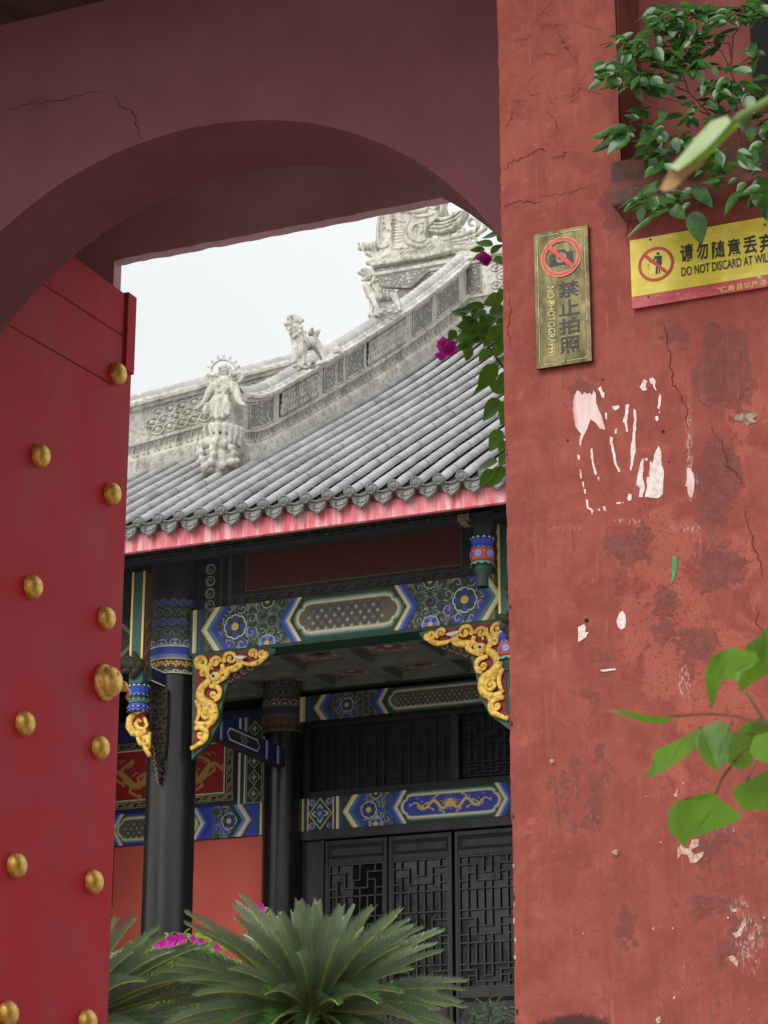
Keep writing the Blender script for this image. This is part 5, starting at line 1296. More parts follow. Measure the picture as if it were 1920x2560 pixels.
def lion_high():
    s = 420/1659*28.5/5694; Yl = 26.05; B = Blob(c2, Yl); root = thing('lion_statue', 'pale stone lion with striped back, the higher one below the dragon ornament', 'statue', B.q((350, 1290)), 'stone lions on the roof ridge')
    K_ = lambda v: v*s; b = B
    b.limb([(235, 1010), (265, 1090), (300, 1130)], [K_(58), K_(62), K_(52)]); b.limb([(300, 1110, .05), (380, 1080, .15), (440, 1060, .22)], [K_(58), K_(50), K_(46)])
    b.limb([(255, 1140, .06), (265, 1220, .05), (258, 1270, .03)], [K_(30), K_(24), K_(20)]); b.limb([(300, 1140, -.07), (340, 1220, -.1), (390, 1290, -.12)], [K_(36), K_(26), K_(22)])
    b.limb([(440, 1060, .2), (480, 1130, .22), (470, 1190, .2)], [K_(44), K_(28), K_(22)]); b.limb([(470, 1110, .1), (520, 1180, .08), (535, 1225, .05)], [K_(30), K_(22), K_(20)])
    b.ball((400, 1310, -.13), K_(32), 1, .6).ball((425, 1290, -.13), K_(20), 1, .7).ball((270, 1285, .02), K_(28), 1, .6).ball((540, 1235, .04), K_(28), 1, .6)
    b.limb([(430, 1020, .25), (450, 990, .25), (430, 975, .25)], [K_(18), K_(20), K_(10)])
    b.build('body', M_STATUE, root, .012, 1)
    h = Blob(c2, Yl); h.ball((240, 915, 0), K_(60)); h.limb([(215, 905, -.06), (182, 900, -.1)], [K_(36), K_(26)]).limb([(220, 950, -.04), (200, 965, -.06)], [K_(26), K_(18)]); h.ball((175, 893, -.11), K_(12)); h.ball((210, 880, -.12), K_(12)).ball((240, 885, -.13), K_(12)); h.limb([(205, 865, -.1), (250, 862, -.12)], K_(9)); h.ball((285, 900, -.03), K_(18)); h.ball((225, 865, 0), K_(36)).ball((265, 880, 0), K_(28))
    h.build('head', M_STATUE, root, .009, 1)
    mn = Blob(c2, Yl)
    for k in range(9):
        a = -.9+k*.35; mn.ball((250+62*cos(a), 930+70*sin(a), -.05), K_(20))
    for k in range(7): mn.limb([(270+k*26, 1000+k*6, -.06+.03*k), (280+k*27, 1050+k*8, -.11+.035*k)], [K_(12), K_(6)])
    for k in range(6): mn.ball((340+k*20, 1010-k*6, .12+.03*k), K_(15))
    for k in range(4): mn.limb([(225+k*4, 1040+k*30, -.1), (262+k*4, 1045+k*30, -.11)], K_(6))
    mn.build('mane', M_STATUE, root, .010, 1)
    c = Blob(c2, Yl)
    for x, y, d, r in ((300, 1300, 0, 34), (340, 1315, -.08, 36), (390, 1325, -.1, 30), (430, 1310, -.1, 24), (350, 1270, .05, 34), (430, 1240, .08, 34), (500, 1250, .06, 30), (540, 1245, .05, 20), (270, 1310, .02, 24)): c.ball((x, y, d), K_(r), 1, .7)
    c.build('cloud_base', M_STATUE, root, .012, 1)
lion_high()
# --- dragon ornament at the end of the main ridge
DYc = 29.3; qd = lambda x, y, d=0: (lambda v: Vector((v.x, DYc+d, v.z)))(onY(*c2(x, y), DYc))
dr = thing('dragon_ornament', 'large carved stone dragon finial with scrolled wing on the top ridge', 'roof ornament', qd(600, 820))
S2 = 420/1659*31.5/5694
def slab(out, d0, d1, name, mat=M_STATUE, bev=.03):
    bm = bmesh.new(); vs_ = [bm.verts.new(qd(x, y, d0)) for x, y in out]; f = bm.faces.new(vs_)
    r = bmesh.ops.extrude_face_region(bm, geom=[f]); bmesh.ops.translate(bm, vec=(0, d1-d0, 0), verts=[v for v in r['geom'] if isinstance(v, bmesh.types.BMVert)])
    bmesh.ops.recalc_face_normals(bm, faces=list(bm.faces))
    es = [e for e in bm.edges if abs(e.verts[0].co.y-e.verts[1].co.y) < 1e-6]
    bmesh.ops.bevel(bm, geom=es, offset=bev, segments=2, affect='EDGES', profile=.6, clamp_overlap=True)
    m = MB(); m.bm(bm); return m.build(name, mat, dr, smooth=True, angle=40)
slab([(308, 848), (340, 868), (880, 778), (1120, 715), (1120, 680), (900, 735), (330, 828)], -.24, .24, 'base_slab')
slab([(330, 866), (360, 930), (380, 985), (400, 1060), (700, 1060), (880, 900), (880, 778)], -.16, .16, 'base_block', M_CARVE, .01)
slab([(330, 826), (300, 760), (380, 690), (352, 610), (352, 460), (362, 380), (380, 325), (410, 285), (450, 240), (415, 215), (560, 90), (760, 20), (980, 20), (1012, 110), (985, 200), (1008, 270), (1000, 310), (975, 350), (900, 420), (850, 470), (832, 530), (850, 575), (930, 555), (1040, 610), (1110, 660), (1110, 690), (900, 735)], -.15, .15, 'body')
wing = slab([(830, 470), (880, 420), (960, 395), (1040, 370), (1085, 340), (1075, 300), (1110, 290), (1135, 320), (1190, 285), (1220, 278), (1215, 305), (1150, 410), (1100, 455), (1010, 490), (960, 500), (870, 490)], -.10, .10, 'wing')
b = Blob(c2, DYc)
for pts, r in (([(340, 640), (260, 625), (190, 640)], [70, 48, 34]), ([(190, 640), (160, 645)], [34, 24]), ([(330, 720), (260, 710), (225, 700)], [46, 24, 16]), ([(330, 790), (260, 785), (232, 790)], [40, 30, 20]), ([(300, 600), (330, 570), (352, 545)], [22, 18, 10]), ([(230, 595), (280, 588)], [14, 14])): b.limb([(x, y, -.02) for x, y in pts], [v*S2 for v in r], 1.5)
for p in ((165, 605), (212, 604)): b.ball(p+(-.08,), 17*S2)
for p in ((245, 615), (285, 640)): b.ball(p+(-.1,), 15*S2)
for k in range(5): b.limb([(195+k*14, 665+k*7, -.09), (200+k*14, 690+k*6, -.09)], [7*S2, 3*S2])
b.limb([(175, 690, -.05), (180, 715, -.05)], [10*S2, 4*S2]).limb([(320, 660, -.1), (360, 700, -.12), (340, 760, -.12)], [20*S2, 16*S2, 10*S2])
b.build('dragon_head', M_STATUE, dr, .018, 3)
m = MB()
def rel(pts, r, d=-.15, n=7):
    P = []
    for i in range(len(pts)-1):
        for k in range(4):
            t = k/4; p0, p1, p2, p3 = pts[max(0, i-1)], pts[i], pts[i+1], pts[min(len(pts)-1, i+2)]
            f = lambda a, b_, c, e: .5*((2*b_)+(-a+c)*t+(2*a-5*b_+4*c-e)*t*t+(-a+3*b_-3*c+e)*t**3)
            P.append((f(p0[0], p1[0], p2[0], p3[0]), f(p0[1], p1[1], p2[1], p3[1])))
    P.append(pts[-1]); k = len(P); m.tube([qd(*p, d) for p in P], [r*S2*(.4+.6*sin(pi*(i+1)/(k+1))) for i in range(k)], n)
def spiral(cx, cy, r, a0, turns, dirn, rad, d=-.15):
    k = 24; m.tube([qd(cx+r*(1-.8*i/k)*cos(a0+dirn*turns*2*pi*i/k), cy+r*(1-.8*i/k)*sin(a0+dirn*turns*2*pi*i/k), d) for i in range(k+1)], [rad*S2*(1-.4*i/k) for i in range(k+1)], 6)
rel([(440, 290), (400, 340), (380, 440), (375, 560), (390, 650), (430, 660), (470, 640), (460, 610)], 24)
rel([(470, 290), (430, 350), (415, 440), (410, 540), (420, 600)], 10); rel([(455, 235), (520, 330), (560, 380), (580, 350)], 12); rel([(500, 260), (600, 290), (720, 310), (830, 300), (870, 260)], 34)
rel([(600, 240), (720, 270), (860, 250), (900, 210), (960, 230), (950, 280), (910, 280)], 26); rel([(700, 200), (760, 240), (850, 250)], 16)
for k in range(8): spiral(520+k*62, 190-k*12+12*(k % 2), 30, pi, .5, 1, 8)
for k in range(6): spiral(590+k*60, 235+(k % 2)*10, 22, pi, .5, 1, 7)
for cx, cy in ((430, 420), (510, 425), (440, 470), (475, 490)): m.ball(qd(cx, cy, -.16), 15*S2, 8, 6); spiral(cx, cy, 26, 0, 1, 1, 7)
for k in range(6): rel([(500+k*8, 440+k*35), (560+k*8, 460+k*28), (620-k*4, 450+k*30)], 12)
rel([(500, 390), (560, 380), (590, 400), (660, 420)], 16); rel([(680, 400), (640, 480), (650, 580), (720, 640), (820, 650), (880, 600)], 34); rel([(820, 420), (740, 440), (700, 500), (715, 570), (780, 610), (850, 580)], 30); rel([(760, 460), (800, 450), (810, 500), (790, 530)], 18)
for k in range(7): rel([(500+k*60, 690-k*3), (540+k*60, 670-k*4), (590+k*55, 680-k*6), (560+k*58, 720-k*7)], 12)
for k in range(6): rel([(560+k*60, 745-k*9), (600+k*60, 715-k*8), (650+k*58, 700-k*9)], 9)
rel([(440, 800), (400, 780), (440, 745), (480, 740), (470, 770)], 18)
rel([(860, 330), (940, 360), (1000, 380), (1090, 350), (1190, 290)], 22, -.12); rel([(850, 400), (960, 420), (1060, 400), (1150, 350), (1210, 285)], 16, -.11); rel([(870, 450), (980, 455), (1090, 420)], 16, -.11); rel([(720, 330), (760, 360), (860, 350), (930, 330)], 22); spiral(830, 320, 30, 0, 1.2, 1, 10); spiral(905, 245, 42, 0, 1.3, 1, 14)
spiral(1105, 325, 32, .5, 1.1, -1, 12, -.02)
m.build('scroll_relief', M_STATUE, dr, smooth=True)
m = MB()
def curl(stem, cx, cy, r, a0, turns, dirn, rad):
    k = 22; S_p = [(cx+r*(1-.72*i/k)*cos(a0+dirn*turns*2*pi*i/k), cy+r*(1-.72*i/k)*sin(a0+dirn*turns*2*pi*i/k)) for i in range(k+1)]
    P = stem+S_p; n = len(P); m.tube([qd(*p, 0) for p in P], [rad*S2*(1.15-.5*i/n) for i in range(n)], 8)
curl([(940, 560), (1040, 545), (1180, 500), (1290, 470)], 1270, 385, 66, 1.0, 1.0, -1, 24)
curl([(980, 560), (1060, 530), (1130, 505)], 1145, 455, 46, 1.3, 1.1, -1, 20); curl([(930, 530), (970, 535)], 1010, 490, 36, 1.6, 1.1, -1, 18)
curl([(1000, 590), (1140, 560), (1300, 510), (1400, 440)], 1440, 400, 60, 2.2, .9, 1, 22); curl([(1000, 600), (1120, 590), (1180, 580)], 1210, 560, 36, 1.2, 1.0, -1, 16); curl([(1040, 620), (1150, 620), (1250, 590)], 1270, 560, 40, .9, 1.0, -1, 18)
rel([(940, 560), (1050, 620), (1140, 640), (1280, 620), (1400, 560)], 34, 0); rel([(1100, 660), (1220, 640), (1340, 600)], 30, 0)
m.build('scrolled_tail', M_STATUE, dr, smooth=True)
# ================================================================ signs and paper scraps on the pier
YS = YP-.012
M_BRASS = (lambda: (lambda n: n.p(Base_Color=n.mix(n.ramp(n.noise(n.coord('Object', (1, 1, .7)), 26, 7, .7, .3), .3, .7), srgb(88, 79, 50), srgb(54, 53, 36)), Metallic=.85,
    Roughness=n.ramp(n.noise(n.coord('Object', (1, 1, .3)), 30, 5, .6), .4, .65, lo=.18, hi=.4), Normal=n.bump(n.noise(n.coord('Object', (1, 1, .3)), 40, 5), .3, .004)))(N('tarnished_brass')))()
M_INK = mat_noise('dark_engraved_enamel', srgb(52, 54, 58), srgb(40, 42, 46), 60, .5)
M_SIGNRED = mat_noise('red_enamel', srgb(214, 66, 58), srgb(196, 54, 50), 60, .45)
M_LIGHTENGRAVE = mat_noise('bright_engraving', srgb(186, 172, 122), srgb(140, 130, 92), 80, .4, metallic=.5)
def make_yellow(name, a, b_):
    n = N(name); co = n.coord('Object'); f = n.noise(co, 14, 6, .6); w = n.ramp(n.noise(n.coord('Object', (26, 26, 70), (0, -.35, 0)), 1, 5, .75), .60, .68)
    return n.p(Base_Color=n.mix(n.math('MULTIPLY', w, .75), n.mix(n.ramp(f, .35, .7), a, b_), srgb(238, 226, 190)), Roughness=n.ramp(f, .3, .7, lo=.3, hi=.5), Specular_IOR_Level=.45, Normal=n.bump(n.noise(co, 50, 4), .2, .002))
M_YEL = make_yellow('yellow_sign_film', srgb(206, 186, 40), srgb(190, 172, 38)); M_REDSTRIP = make_yellow('red_sign_film', srgb(170, 36, 50), srgb(156, 32, 44))
M_BLACKINK = mat_noise('black_print', srgb(24, 24, 22), srgb(34, 32, 28), 60, .5); M_REDPRINT = mat_noise('red_print', srgb(186, 50, 40), srgb(170, 44, 36), 60, .5); M_GOLDPRINT = mat_noise('yellow_print', srgb(222, 196, 110), srgb(206, 176, 90), 60, .5)
def text(name, body, x0, x1, z0, z1, y, mat, parent, bold=0., rot=0., slant=0., vertical=False):
    """real lettering: a text curve turned to mesh and fitted to the given rectangle of the wall plane"""
    cu = bpy.data.curves.new(name, 'FONT'); cu.body = body; cu.size = 1; cu.offset = bold; cu.extrude = .012; cu.resolution_u = 3
    o = bpy.data.objects.new(name, cu); COL.objects.link(o); dg = bpy.context.evaluated_depsgraph_get(); me = bpy.data.meshes.new_from_object(o.evaluated_get(dg)); bpy.data.objects.remove(o); bpy.data.curves.remove(cu)
    P = np.array([v.co[:] for v in me.vertices]) if len(me.vertices) else np.zeros((1, 3)); U, V = P[:, 0].copy(), P[:, 1].copy()
    if rot: U, V = U*cos(rot)-V*sin(rot), U*sin(rot)+V*cos(rot)
    U = (U-U.min())/max(1e-6, np.ptp(U)); V = (V-V.min())/max(1e-6, np.ptp(V)); D = (P[:, 2]-P[:, 2].min())/max(1e-6, np.ptp(P[:, 2]))
    m = MB(); X = x0+U*(x1-x0); Z = z0+V*(z1-z0)+slant*(X-x0)
    m.add([(a, y-.0012*d, b) for a, b, d in zip(X, Z, D)], [tuple(p.vertices) for p in me.polygons]); bpy.data.meshes.remove(me)
    return m.build(name, mat, parent)
def ringmesh(cx, cz, r0, r1, y, n=48, th=.0012):
    m = MB()
    for i in range(n):
        a, b = 2*pi*i/n, 2*pi*(i+1)/n; q = [(cx+r0*cos(a), cz+r0*sin(a)), (cx+r1*cos(a), cz+r1*sin(a)), (cx+r1*cos(b), cz+r1*sin(b)), (cx+r0*cos(b), cz+r0*sin(b))]
        m.add([(x, y-th, z) for x, z in q], [(0, 1, 2, 3)]); m.add([(q[1][0], y-th, q[1][1]), (q[2][0], y-th, q[2][1]), (q[2][0], y, q[2][1]), (q[1][0], y, q[1][1])], [(0, 1, 2, 3)])
    return m
def fpoly(m, pts, y, th=.0012): m.prism([(x, y-th, z) for x, z in pts], (0, th, 0))
# brass plate: corners measured on the wall
cs = lambda x, y: (1300+x*200/1005, 520+y*440/2212)
def ps(x, y): v = onY(*cs(x, y), YS); return (v.x, v.z)
BR = [ps(178, 345), ps(868, 205), ps(908, 1925), ps(208, 2045)]
bx0, bx1 = (BR[0][0]+BR[3][0])/2, (BR[1][0]+BR[2][0])/2; bz1, bz0 = (BR[0][1]+BR[1][1])/2, (BR[2][1]+BR[3][1])/2
sg = thing('brass_sign', 'tarnished brass no photographs plate with a crossed-out camera on red plaster', 'sign', ((bx0+bx1)/2, YS, bz0))
m = MB(); m.bevbox(bx0, bx1, YS-.006, YS+.006, bz0, bz1, .0015); m.build('plate', M_BRASS, sg, smooth=False)
W_, H_ = bx1-bx0, bz1-bz0; fx = lambda a: bx0+a*W_; fz = lambda b: bz0+b*H_; yF = YS-.0062
def frame_line(i0, w, mat, name):
    m = MB(); r = .012; pts = []
    for cx, cz, a0 in ((bx1-i0-r, bz1-i0-r, 0), (bx0+i0+r, bz1-i0-r, pi/2), (bx0+i0+r, bz0+i0+r, pi), (bx1-i0-r, bz0+i0+r, 1.5*pi)):
        for k in range(7): a = a0+pi/2*k/6; pts.append((cx+r*cos(a), cz+r*sin(a)))
    pts.append(pts[0])
    for (xa, za), (xb, zb) in zip(pts[:-1], pts[1:]):
        d = hypot(xb-xa, zb-za) or 1; nx, nz = -(zb-za)/d*w, (xb-xa)/d*w
        m.add([(xa-nx, yF-.0004, za-nz), (xb-nx, yF-.0004, zb-nz), (xb+nx, yF-.0004, zb+nz), (xa+nx, yF-.0004, za+nz)], [(0, 1, 2, 3)])
    m.build(name, mat, sg)
frame_line(.0125, .0007, M_LIGHTENGRAVE, 'border_line'); frame_line(.0142, .0006, M_INK, 'dark_border_line')  # a bright and a dark border line side by side
ccx, ccz = fx(.505), fz(.79); R_ = W_*.36
m = MB(); q_ = R_*.62
pts = [(-1, -.68), (-1, .30), (-.62, .36), (-.38, .66), (.28, .66), (.42, .40), (.95, .40), (.95, -.45), (.80, -.68)]
fpoly(m, [(ccx+a*q_, ccz+b*q_*.95) for a, b in pts], yF); cmo = m.build('camera_pictogram', M_INK, sg, recalc=True)
ringmesh(ccx, ccz-.05*q_, q_*.36, q_*.40, yF-.0015, 32).build('lens_ring', M_LIGHTENGRAVE, cmo); ringmesh(ccx, ccz-.05*q_, q_*.26, q_*.285, yF-.0015, 32).build('lens_ring', M_LIGHTENGRAVE, cmo)
o = ringmesh(ccx, ccz, R_*.83, R_*1.0, yF-.002).build('prohibition_ring', M_SIGNRED, sg)
m = MB(); d = R_*.86/sqrt(2); w = R_*.075
fpoly(m, [(ccx-d-w, ccz+d-w), (ccx-d+w, ccz+d+w), (ccx+d+w, ccz-d+w), (ccx+d-w, ccz-d-w)], yF-.002); m.build('prohibition_bar', M_SIGNRED, sg, recalc=True)
for i, (mm, xx) in enumerate(((R_*.815, 0), (R_*1.015, 0))): ringmesh(ccx, ccz, mm-.0006, mm+.0006, yF-.0022).build('ring_edge', M_LIGHTENGRAVE, sg)
for ch, (b0, b1) in zip('禁止拍照', ((.487, .605), (.355, .468), (.220, .335), (.08, .20))): text('character', ch, fx(.435), fx(.80), fz(b0), fz(b1), yF, M_INK, sg, .014)
text('small_lettering', 'NO PHOTOGRAPHS', fx(.235), fx(.36), fz(.075), fz(.585), yF, M_LIGHTENGRAVE, sg, 0, -pi/2)
for a, b in ((.49, .972), (.53, .028)): m = MB(); m.ball((fx(a), yF, fz(b)), (.0028, .0015, .0028), 8, 5); m.build('screw', M_INK, sg, smooth=True)
# yellow sign
ys = lambda x, y: (1560+x*360/1659, 540+y*240/1106)
def py(x, y): v = onY(*ys(x, y), YS); return (v.x, v.z)
yx0 = py(80, 640)[0]; yz1 = (py(80, 245)[1]+py(1640, 50)[1])/2; yz0 = (py(80, 1035)[1]+py(1650, 860)[1])/2; yx1 = yx0+.50; yzm = (py(80, 900)[1]+py(1650, 720)[1])/2
ysn = thing('yellow_sign', 'yellow do not discard at will sign with a red bottom strip under the vine', 'sign', (yx0, YS, yz0))
m = MB(); m.bevbox(yx0, yx1, YS-.002, YS+.004, yzm, yz1, .0006); m.build('yellow_board', M_YEL, ysn); m = MB(); m.bevbox(yx0, yx1, YS-.002, YS+.004, yz0, yzm-.0004, .0006); m.build('red_strip', M_REDSTRIP, ysn)
yF2 = YS-.0022
c_ = py(372, 558); r1 = py(580, 530)[0]-c_[0]; 
ringmesh(c_[0], c_[1], r1*.83, r1, yF2-.0006, 48, .0005).build('prohibition_ring', M_REDPRINT, ysn)
m = MB(); d = r1*.9/sqrt(2); w = r1*.065; fpoly(m, [(c_[0]-d-w, c_[1]+d-w), (c_[0]-d+w, c_[1]+d+w), (c_[0]+d+w, c_[1]-d+w), (c_[0]+d-w, c_[1]-d-w)], yF2-.0008, .0005); m.build('prohibition_bar', M_REDPRINT, ysn, recalc=True)
m = MB()
for pts in ([(355, 465), (440, 460), (440, 560), (418, 575), (418, 665), (402, 668), (402, 580), (393, 580), (390, 672), (366, 675), (372, 560), (376, 490), (352, 520), (300, 545), (295, 532), (345, 505)],): fpoly(m, [py(*t) for t in pts], yF2, .0005)
hd_ = py(395, 438)
fpoly(m, [(hd_[0]+r1*.085*cos(2*pi*k/14), hd_[1]+r1*.085*sin(2*pi*k/14)) for k in range(14)], yF2, .0005)
for x, y, r in ((285, 562, .03), (292, 580, .03), (285, 612, .03), (283, 662, .03), (276, 585, .02)):
    t = py(x, y); fpoly(m, [(t[0]+r1*r*cos(2*pi*k/6), t[1]+r1*r*sin(2*pi*k/6)) for k in range(6)], yF2, .0005)
m.build('litter_pictogram', M_BLACKINK, ysn, recalc=True)
for ch, xa, xb, ya, yb in zip('请勿随意丢弃', (650, 838, 1015, 1195, 1378, 1560), (800, 972, 1165, 1345, 1535, 1725), (325, 300, 285, 262, 232, 205), (530, 505, 488, 465, 440, 420)):
    A, B = py(xa, (ya+yb)/2), py(xb, (ya+yb)/2); z1_, z0_ = py((xa+xb)/2, ya)[1], py((xa+xb)/2, yb)[1]; text('character', ch, A[0], B[0], z0_, z1_, yF2, M_BLACKINK, ysn, .022)
A, B = py(665, 640), py(1630, 560); text('lettering', 'DO NOT DISCARD AT WILL', A[0], A[0]+(B[0]-A[0])*1.075, py(700, 697)[1], py(700, 592)[1], yF2, M_BLACKINK, ysn, .012)
A, B = py(1110, 855), py(1650, 805); text('small_lettering', '仁寿县华严寺', A[0], B[0], py(1130, 888)[1], py(1130, 815)[1], yF2, M_GOLDPRINT, ysn, .004)
for x, y in ((308, 275), (1625, 105), (285, 935)): t = py(x, y); m = MB(); m.ball((t[0], YS-.003, t[1]), (.0035, .002, .0035), 10, 6); m.build('nail', M_INK, ysn, smooth=True)
# what is left of torn posters: thin white paper with ragged edges
M_PAPER = mat_noise('torn_white_paper', srgb(226, 216, 212), srgb(208, 186, 182), 90, .85, bump=.3, bdist=.001)
M_PAPERPINK = mat_noise('rubbed_pinkish_paper', srgb(222, 198, 194), srgb(204, 158, 154), 40, .85, stretch=(1, 1, .15))
def scraps(shapes, root, mat):
    for pts in shapes:
        rr = random.Random(len(pts)); m = MB(); Q = []
        for (xa, ya), (xb, yb) in zip(pts, pts[1:]+pts[:1]):
            n = max(1, int(hypot(xb-xa, yb-ya)/14))
            for k in range(n): t = k/n; Q.append((xa+(xb-xa)*t+(rr.uniform(-2.5, 2.5) if k else 0), ya+(yb-ya)*t+(rr.uniform(-2.5, 2.5) if k else 0)))
        m.prism([wallY(onY(*c7(*q), YP), .0022) for q in Q], (0, .004, 0)); m.build('paper_fragment', mat, root, recalc=True)
pr = thing('torn_poster', 'white streaky remains of a torn poster on red plaster below the brass sign', 'paper', onY(*c7(680, 860), YP-.01))
scraps([[(450, 170), (465, 175), (478, 195), (490, 178), (505, 190), (522, 182), (530, 198), (540, 168), (552, 185), (555, 240), (590, 320), (605, 388), (575, 380), (548, 345), (525, 330), (508, 380), (485, 420), (465, 480), (462, 450), (472, 410), (440, 370), (425, 280), (432, 215)]], pr, M_PAPERPINK)
scraps([[(565, 160), (582, 145), (590, 175), (602, 185), (598, 215), (585, 205), (578, 180)], [(795, 150), (820, 108), (838, 118), (828, 150), (838, 165), (815, 172)], [(850, 105), (870, 98), (884, 118), (880, 145), (892, 172), (880, 165), (868, 135), (855, 130)], [(905, 185), (914, 200), (906, 275), (892, 265), (898, 220)], [(880, 315), (895, 308), (900, 330), (886, 340)], [(645, 258), (682, 252), (685, 268), (665, 282), (650, 275)], [(608, 290), (618, 300), (618, 335), (608, 325)],
        [(720, 250), (738, 245), (735, 290), (725, 345), (733, 395), (722, 402), (712, 350), (702, 345), (715, 310)], [(762, 270), (775, 280), (780, 330), (772, 420), (775, 500), (762, 560), (752, 615), (744, 612), (750, 540), (745, 500), (756, 420), (766, 340)], [(632, 425), (648, 430), (645, 460), (662, 520), (668, 570), (690, 618), (680, 622), (658, 580), (650, 540), (640, 480), (630, 460)], [(525, 490), (535, 492), (540, 560), (560, 630), (550, 640), (535, 590), (524, 540)], [(660, 385), (672, 380), (668, 410), (658, 408)], [(560, 650), (572, 645), (570, 672)],
        [(450, 522), (465, 530), (462, 556), (450, 545)], [(462, 605), (470, 608), (474, 655), (466, 650)], [(476, 670), (486, 675), (488, 705), (480, 702)], [(484, 712), (496, 715), (496, 740), (488, 738)], [(496, 768), (510, 775), (512, 815), (540, 832), (532, 858), (524, 830), (505, 822)], [(560, 825), (575, 822), (576, 838)], [(590, 812), (605, 810), (610, 838), (598, 832)], [(665, 790), (690, 785), (692, 798), (670, 798)], [(735, 740), (752, 745), (750, 775), (735, 782), (726, 765)],
        [(800, 570), (815, 542), (818, 600), (815, 660), (825, 700), (812, 760), (792, 760), (800, 710), (780, 695), (785, 640), (795, 600)], [(855, 560), (868, 575), (880, 520), (900, 475), (915, 510), (918, 570), (930, 620), (925, 740), (900, 765), (825, 760), (838, 700), (838, 650), (850, 650)], [(822, 548), (838, 542), (842, 556), (828, 560)], [(698, 790), (706, 786), (704, 796)], [(900, 282), (908, 286), (904, 300)]], pr, M_PAPER)
def scrap(pts, cf, name, label, cat, mat, group=None):
    r = tag(None or empty(name, onY(*cf(*pts[0]), YP-.01)), label, cat, group) if False else None
    m = MB(); m.prism([wallY(onY(*cf(*q), YP), .0026) for q in pts], (0, .004, 0)); o = m.build(name, mat, None, recalc=True, loc=onY(*cf(*pts[0]), YP-.01)); return tag(o, label, cat, group)
scrap([(455, 1478), (488, 1462), (498, 1480), (492, 1508), (513, 1505), (498, 1535), (456, 1560)], c7, 'paper_scrap', 'small torn white paper corner stuck on the red plaster, left one', 'paper scrap', M_PAPER)
scrap([(668, 1440), (685, 1400), (702, 1388), (716, 1410), (720, 1450), (712, 1480), (695, 1492), (675, 1478)], c7, 'paper_scrap', 'small drop-shaped white sticker remnant on the red plaster', 'paper scrap', M_PAPER)
scrap([(580, 1715), (660, 1706), (668, 1715), (600, 1724), (582, 1722)], c7, 'paper_strip', 'thin white strip of paper lying flat on the red plaster', 'paper scrap', M_PAPER)
scrap([(980, 1085), (1000, 1092), (1005, 1130), (995, 1180), (985, 1225), (968, 1240), (975, 1180), (974, 1120)], c7, 'tape_strip', 'small bright green strip of tape on the weathered plaster', 'tape', mat_noise('green_tape', srgb(62, 150, 84), srgb(50, 128, 70), 60, .5))
scrap([(1060, 600), (1075, 598), (1090, 630), (1100, 660), (1095, 720), (1085, 762), (1075, 760), (1062, 740), (1058, 700), (1045, 700), (1058, 660)], c7, 'paper_smear', 'upright whitish paper smear on dark damp plaster right of the torn poster', 'paper scrap', M_PAPERPINK)
def lump(p, r, label):
    c = wallY(onY(*c8(*p), YP), .003); bm = bmesh.new(); bmesh.ops.create_icosphere(bm, subdivisions=2, radius=r)
    for v in bm.verts: v.co *= 1+.3*mnoise.noise(v.co*160+c*50)
    m = MB(); m.bm(bm, None, 0, Matrix.Translation(c)); tag(m.build('plaster_lump', M_CHIP, None, smooth=True, loc=c), label, 'lump')
lump((325, 702), .007, 'tiny pale plaster lump on the wall near the pier edge'); lump((690, 1225), .0085, 'small white plaster lump on the lower wall')
# ================================================================ plants
def make_leaf(name, a, b_, rough=.4, spec=.5, trans=.25, tcol=None, scale=14, back=None):
    n = N(name); co = n.coord('Object'); f = n.noise(co, scale, 4, .6); c = n.mix(n.ramp(f, .3, .7), a, b_)
    if back is not None:
        g = n.t.nodes.new('ShaderNodeNewGeometry'); c = n.mix(g.outputs['Backfacing'], c, back)
    n.p(Base_Color=c, Roughness=rough, Specular_IOR_Level=spec, Normal=n.bump(n.noise(co, scale*5, 3), .15, .002))
    tr = n.t.nodes.new('ShaderNodeBsdfTranslucent'); n.set(tr.inputs[0], tcol or a); mx = n.t.nodes.new('ShaderNodeMixShader'); mx.inputs[0].default_value = trans
    n.t.links.new(n.b.outputs[0], mx.inputs[1]); n.t.links.new(tr.outputs[0], mx.inputs[2]); n.t.links.new(mx.outputs[0], n.out.inputs[0]); return n.mat
M_CYCAD = make_leaf('cycad_frond_green', srgb(88, 136, 66), srgb(44, 86, 40), .27, .65, .12, srgb(90, 120, 50), 5, srgb(150, 166, 148))
M_CYCAD_SHEEN = make_leaf('sheen_pale_frond', srgb(164, 192, 154), srgb(122, 158, 116), .34, .5, .12, srgb(120, 140, 80), 5, srgb(160, 176, 156))  # pale tint on upright and far-side fronds stands in for sky sheen
M_RACHIS = mat_noise('yellow_green_rachis', srgb(196, 194, 112), srgb(160, 168, 90), 12, .5)
M_BARK = mat_noise('rough_dark_bark', srgb(92, 78, 64), srgb(58, 50, 42), 14, .9, bump=.8, bdist=.02)
M_TWIG = mat_noise('brown_twig', srgb(120, 88, 62), srgb(80, 62, 46), 40, .8)
M_BOUG = make_leaf('bougainvillea_leaf', srgb(72, 116, 42), srgb(46, 82, 32), .35, .5, .3, srgb(110, 160, 40), 20)
M_VINE = make_leaf('glossy_vine_leaf', srgb(68, 112, 46), srgb(36, 72, 30), .22, .5, .12, srgb(90, 130, 50), 30)
M_GINKGO = make_leaf('ginkgo_leaf', srgb(84, 136, 30), srgb(50, 94, 24), .4, .45, .38, srgb(160, 196, 24), 13)
M_LIME = make_leaf('fresh_yellow_green_leaf', srgb(140, 172, 70), srgb(96, 136, 56), .45, .4, .3, srgb(170, 200, 70), 16)
M_PINK = make_leaf('magenta_bract', srgb(236, 96, 212), srgb(214, 60, 184), .55, .3, .35, srgb(230, 60, 190), 24)
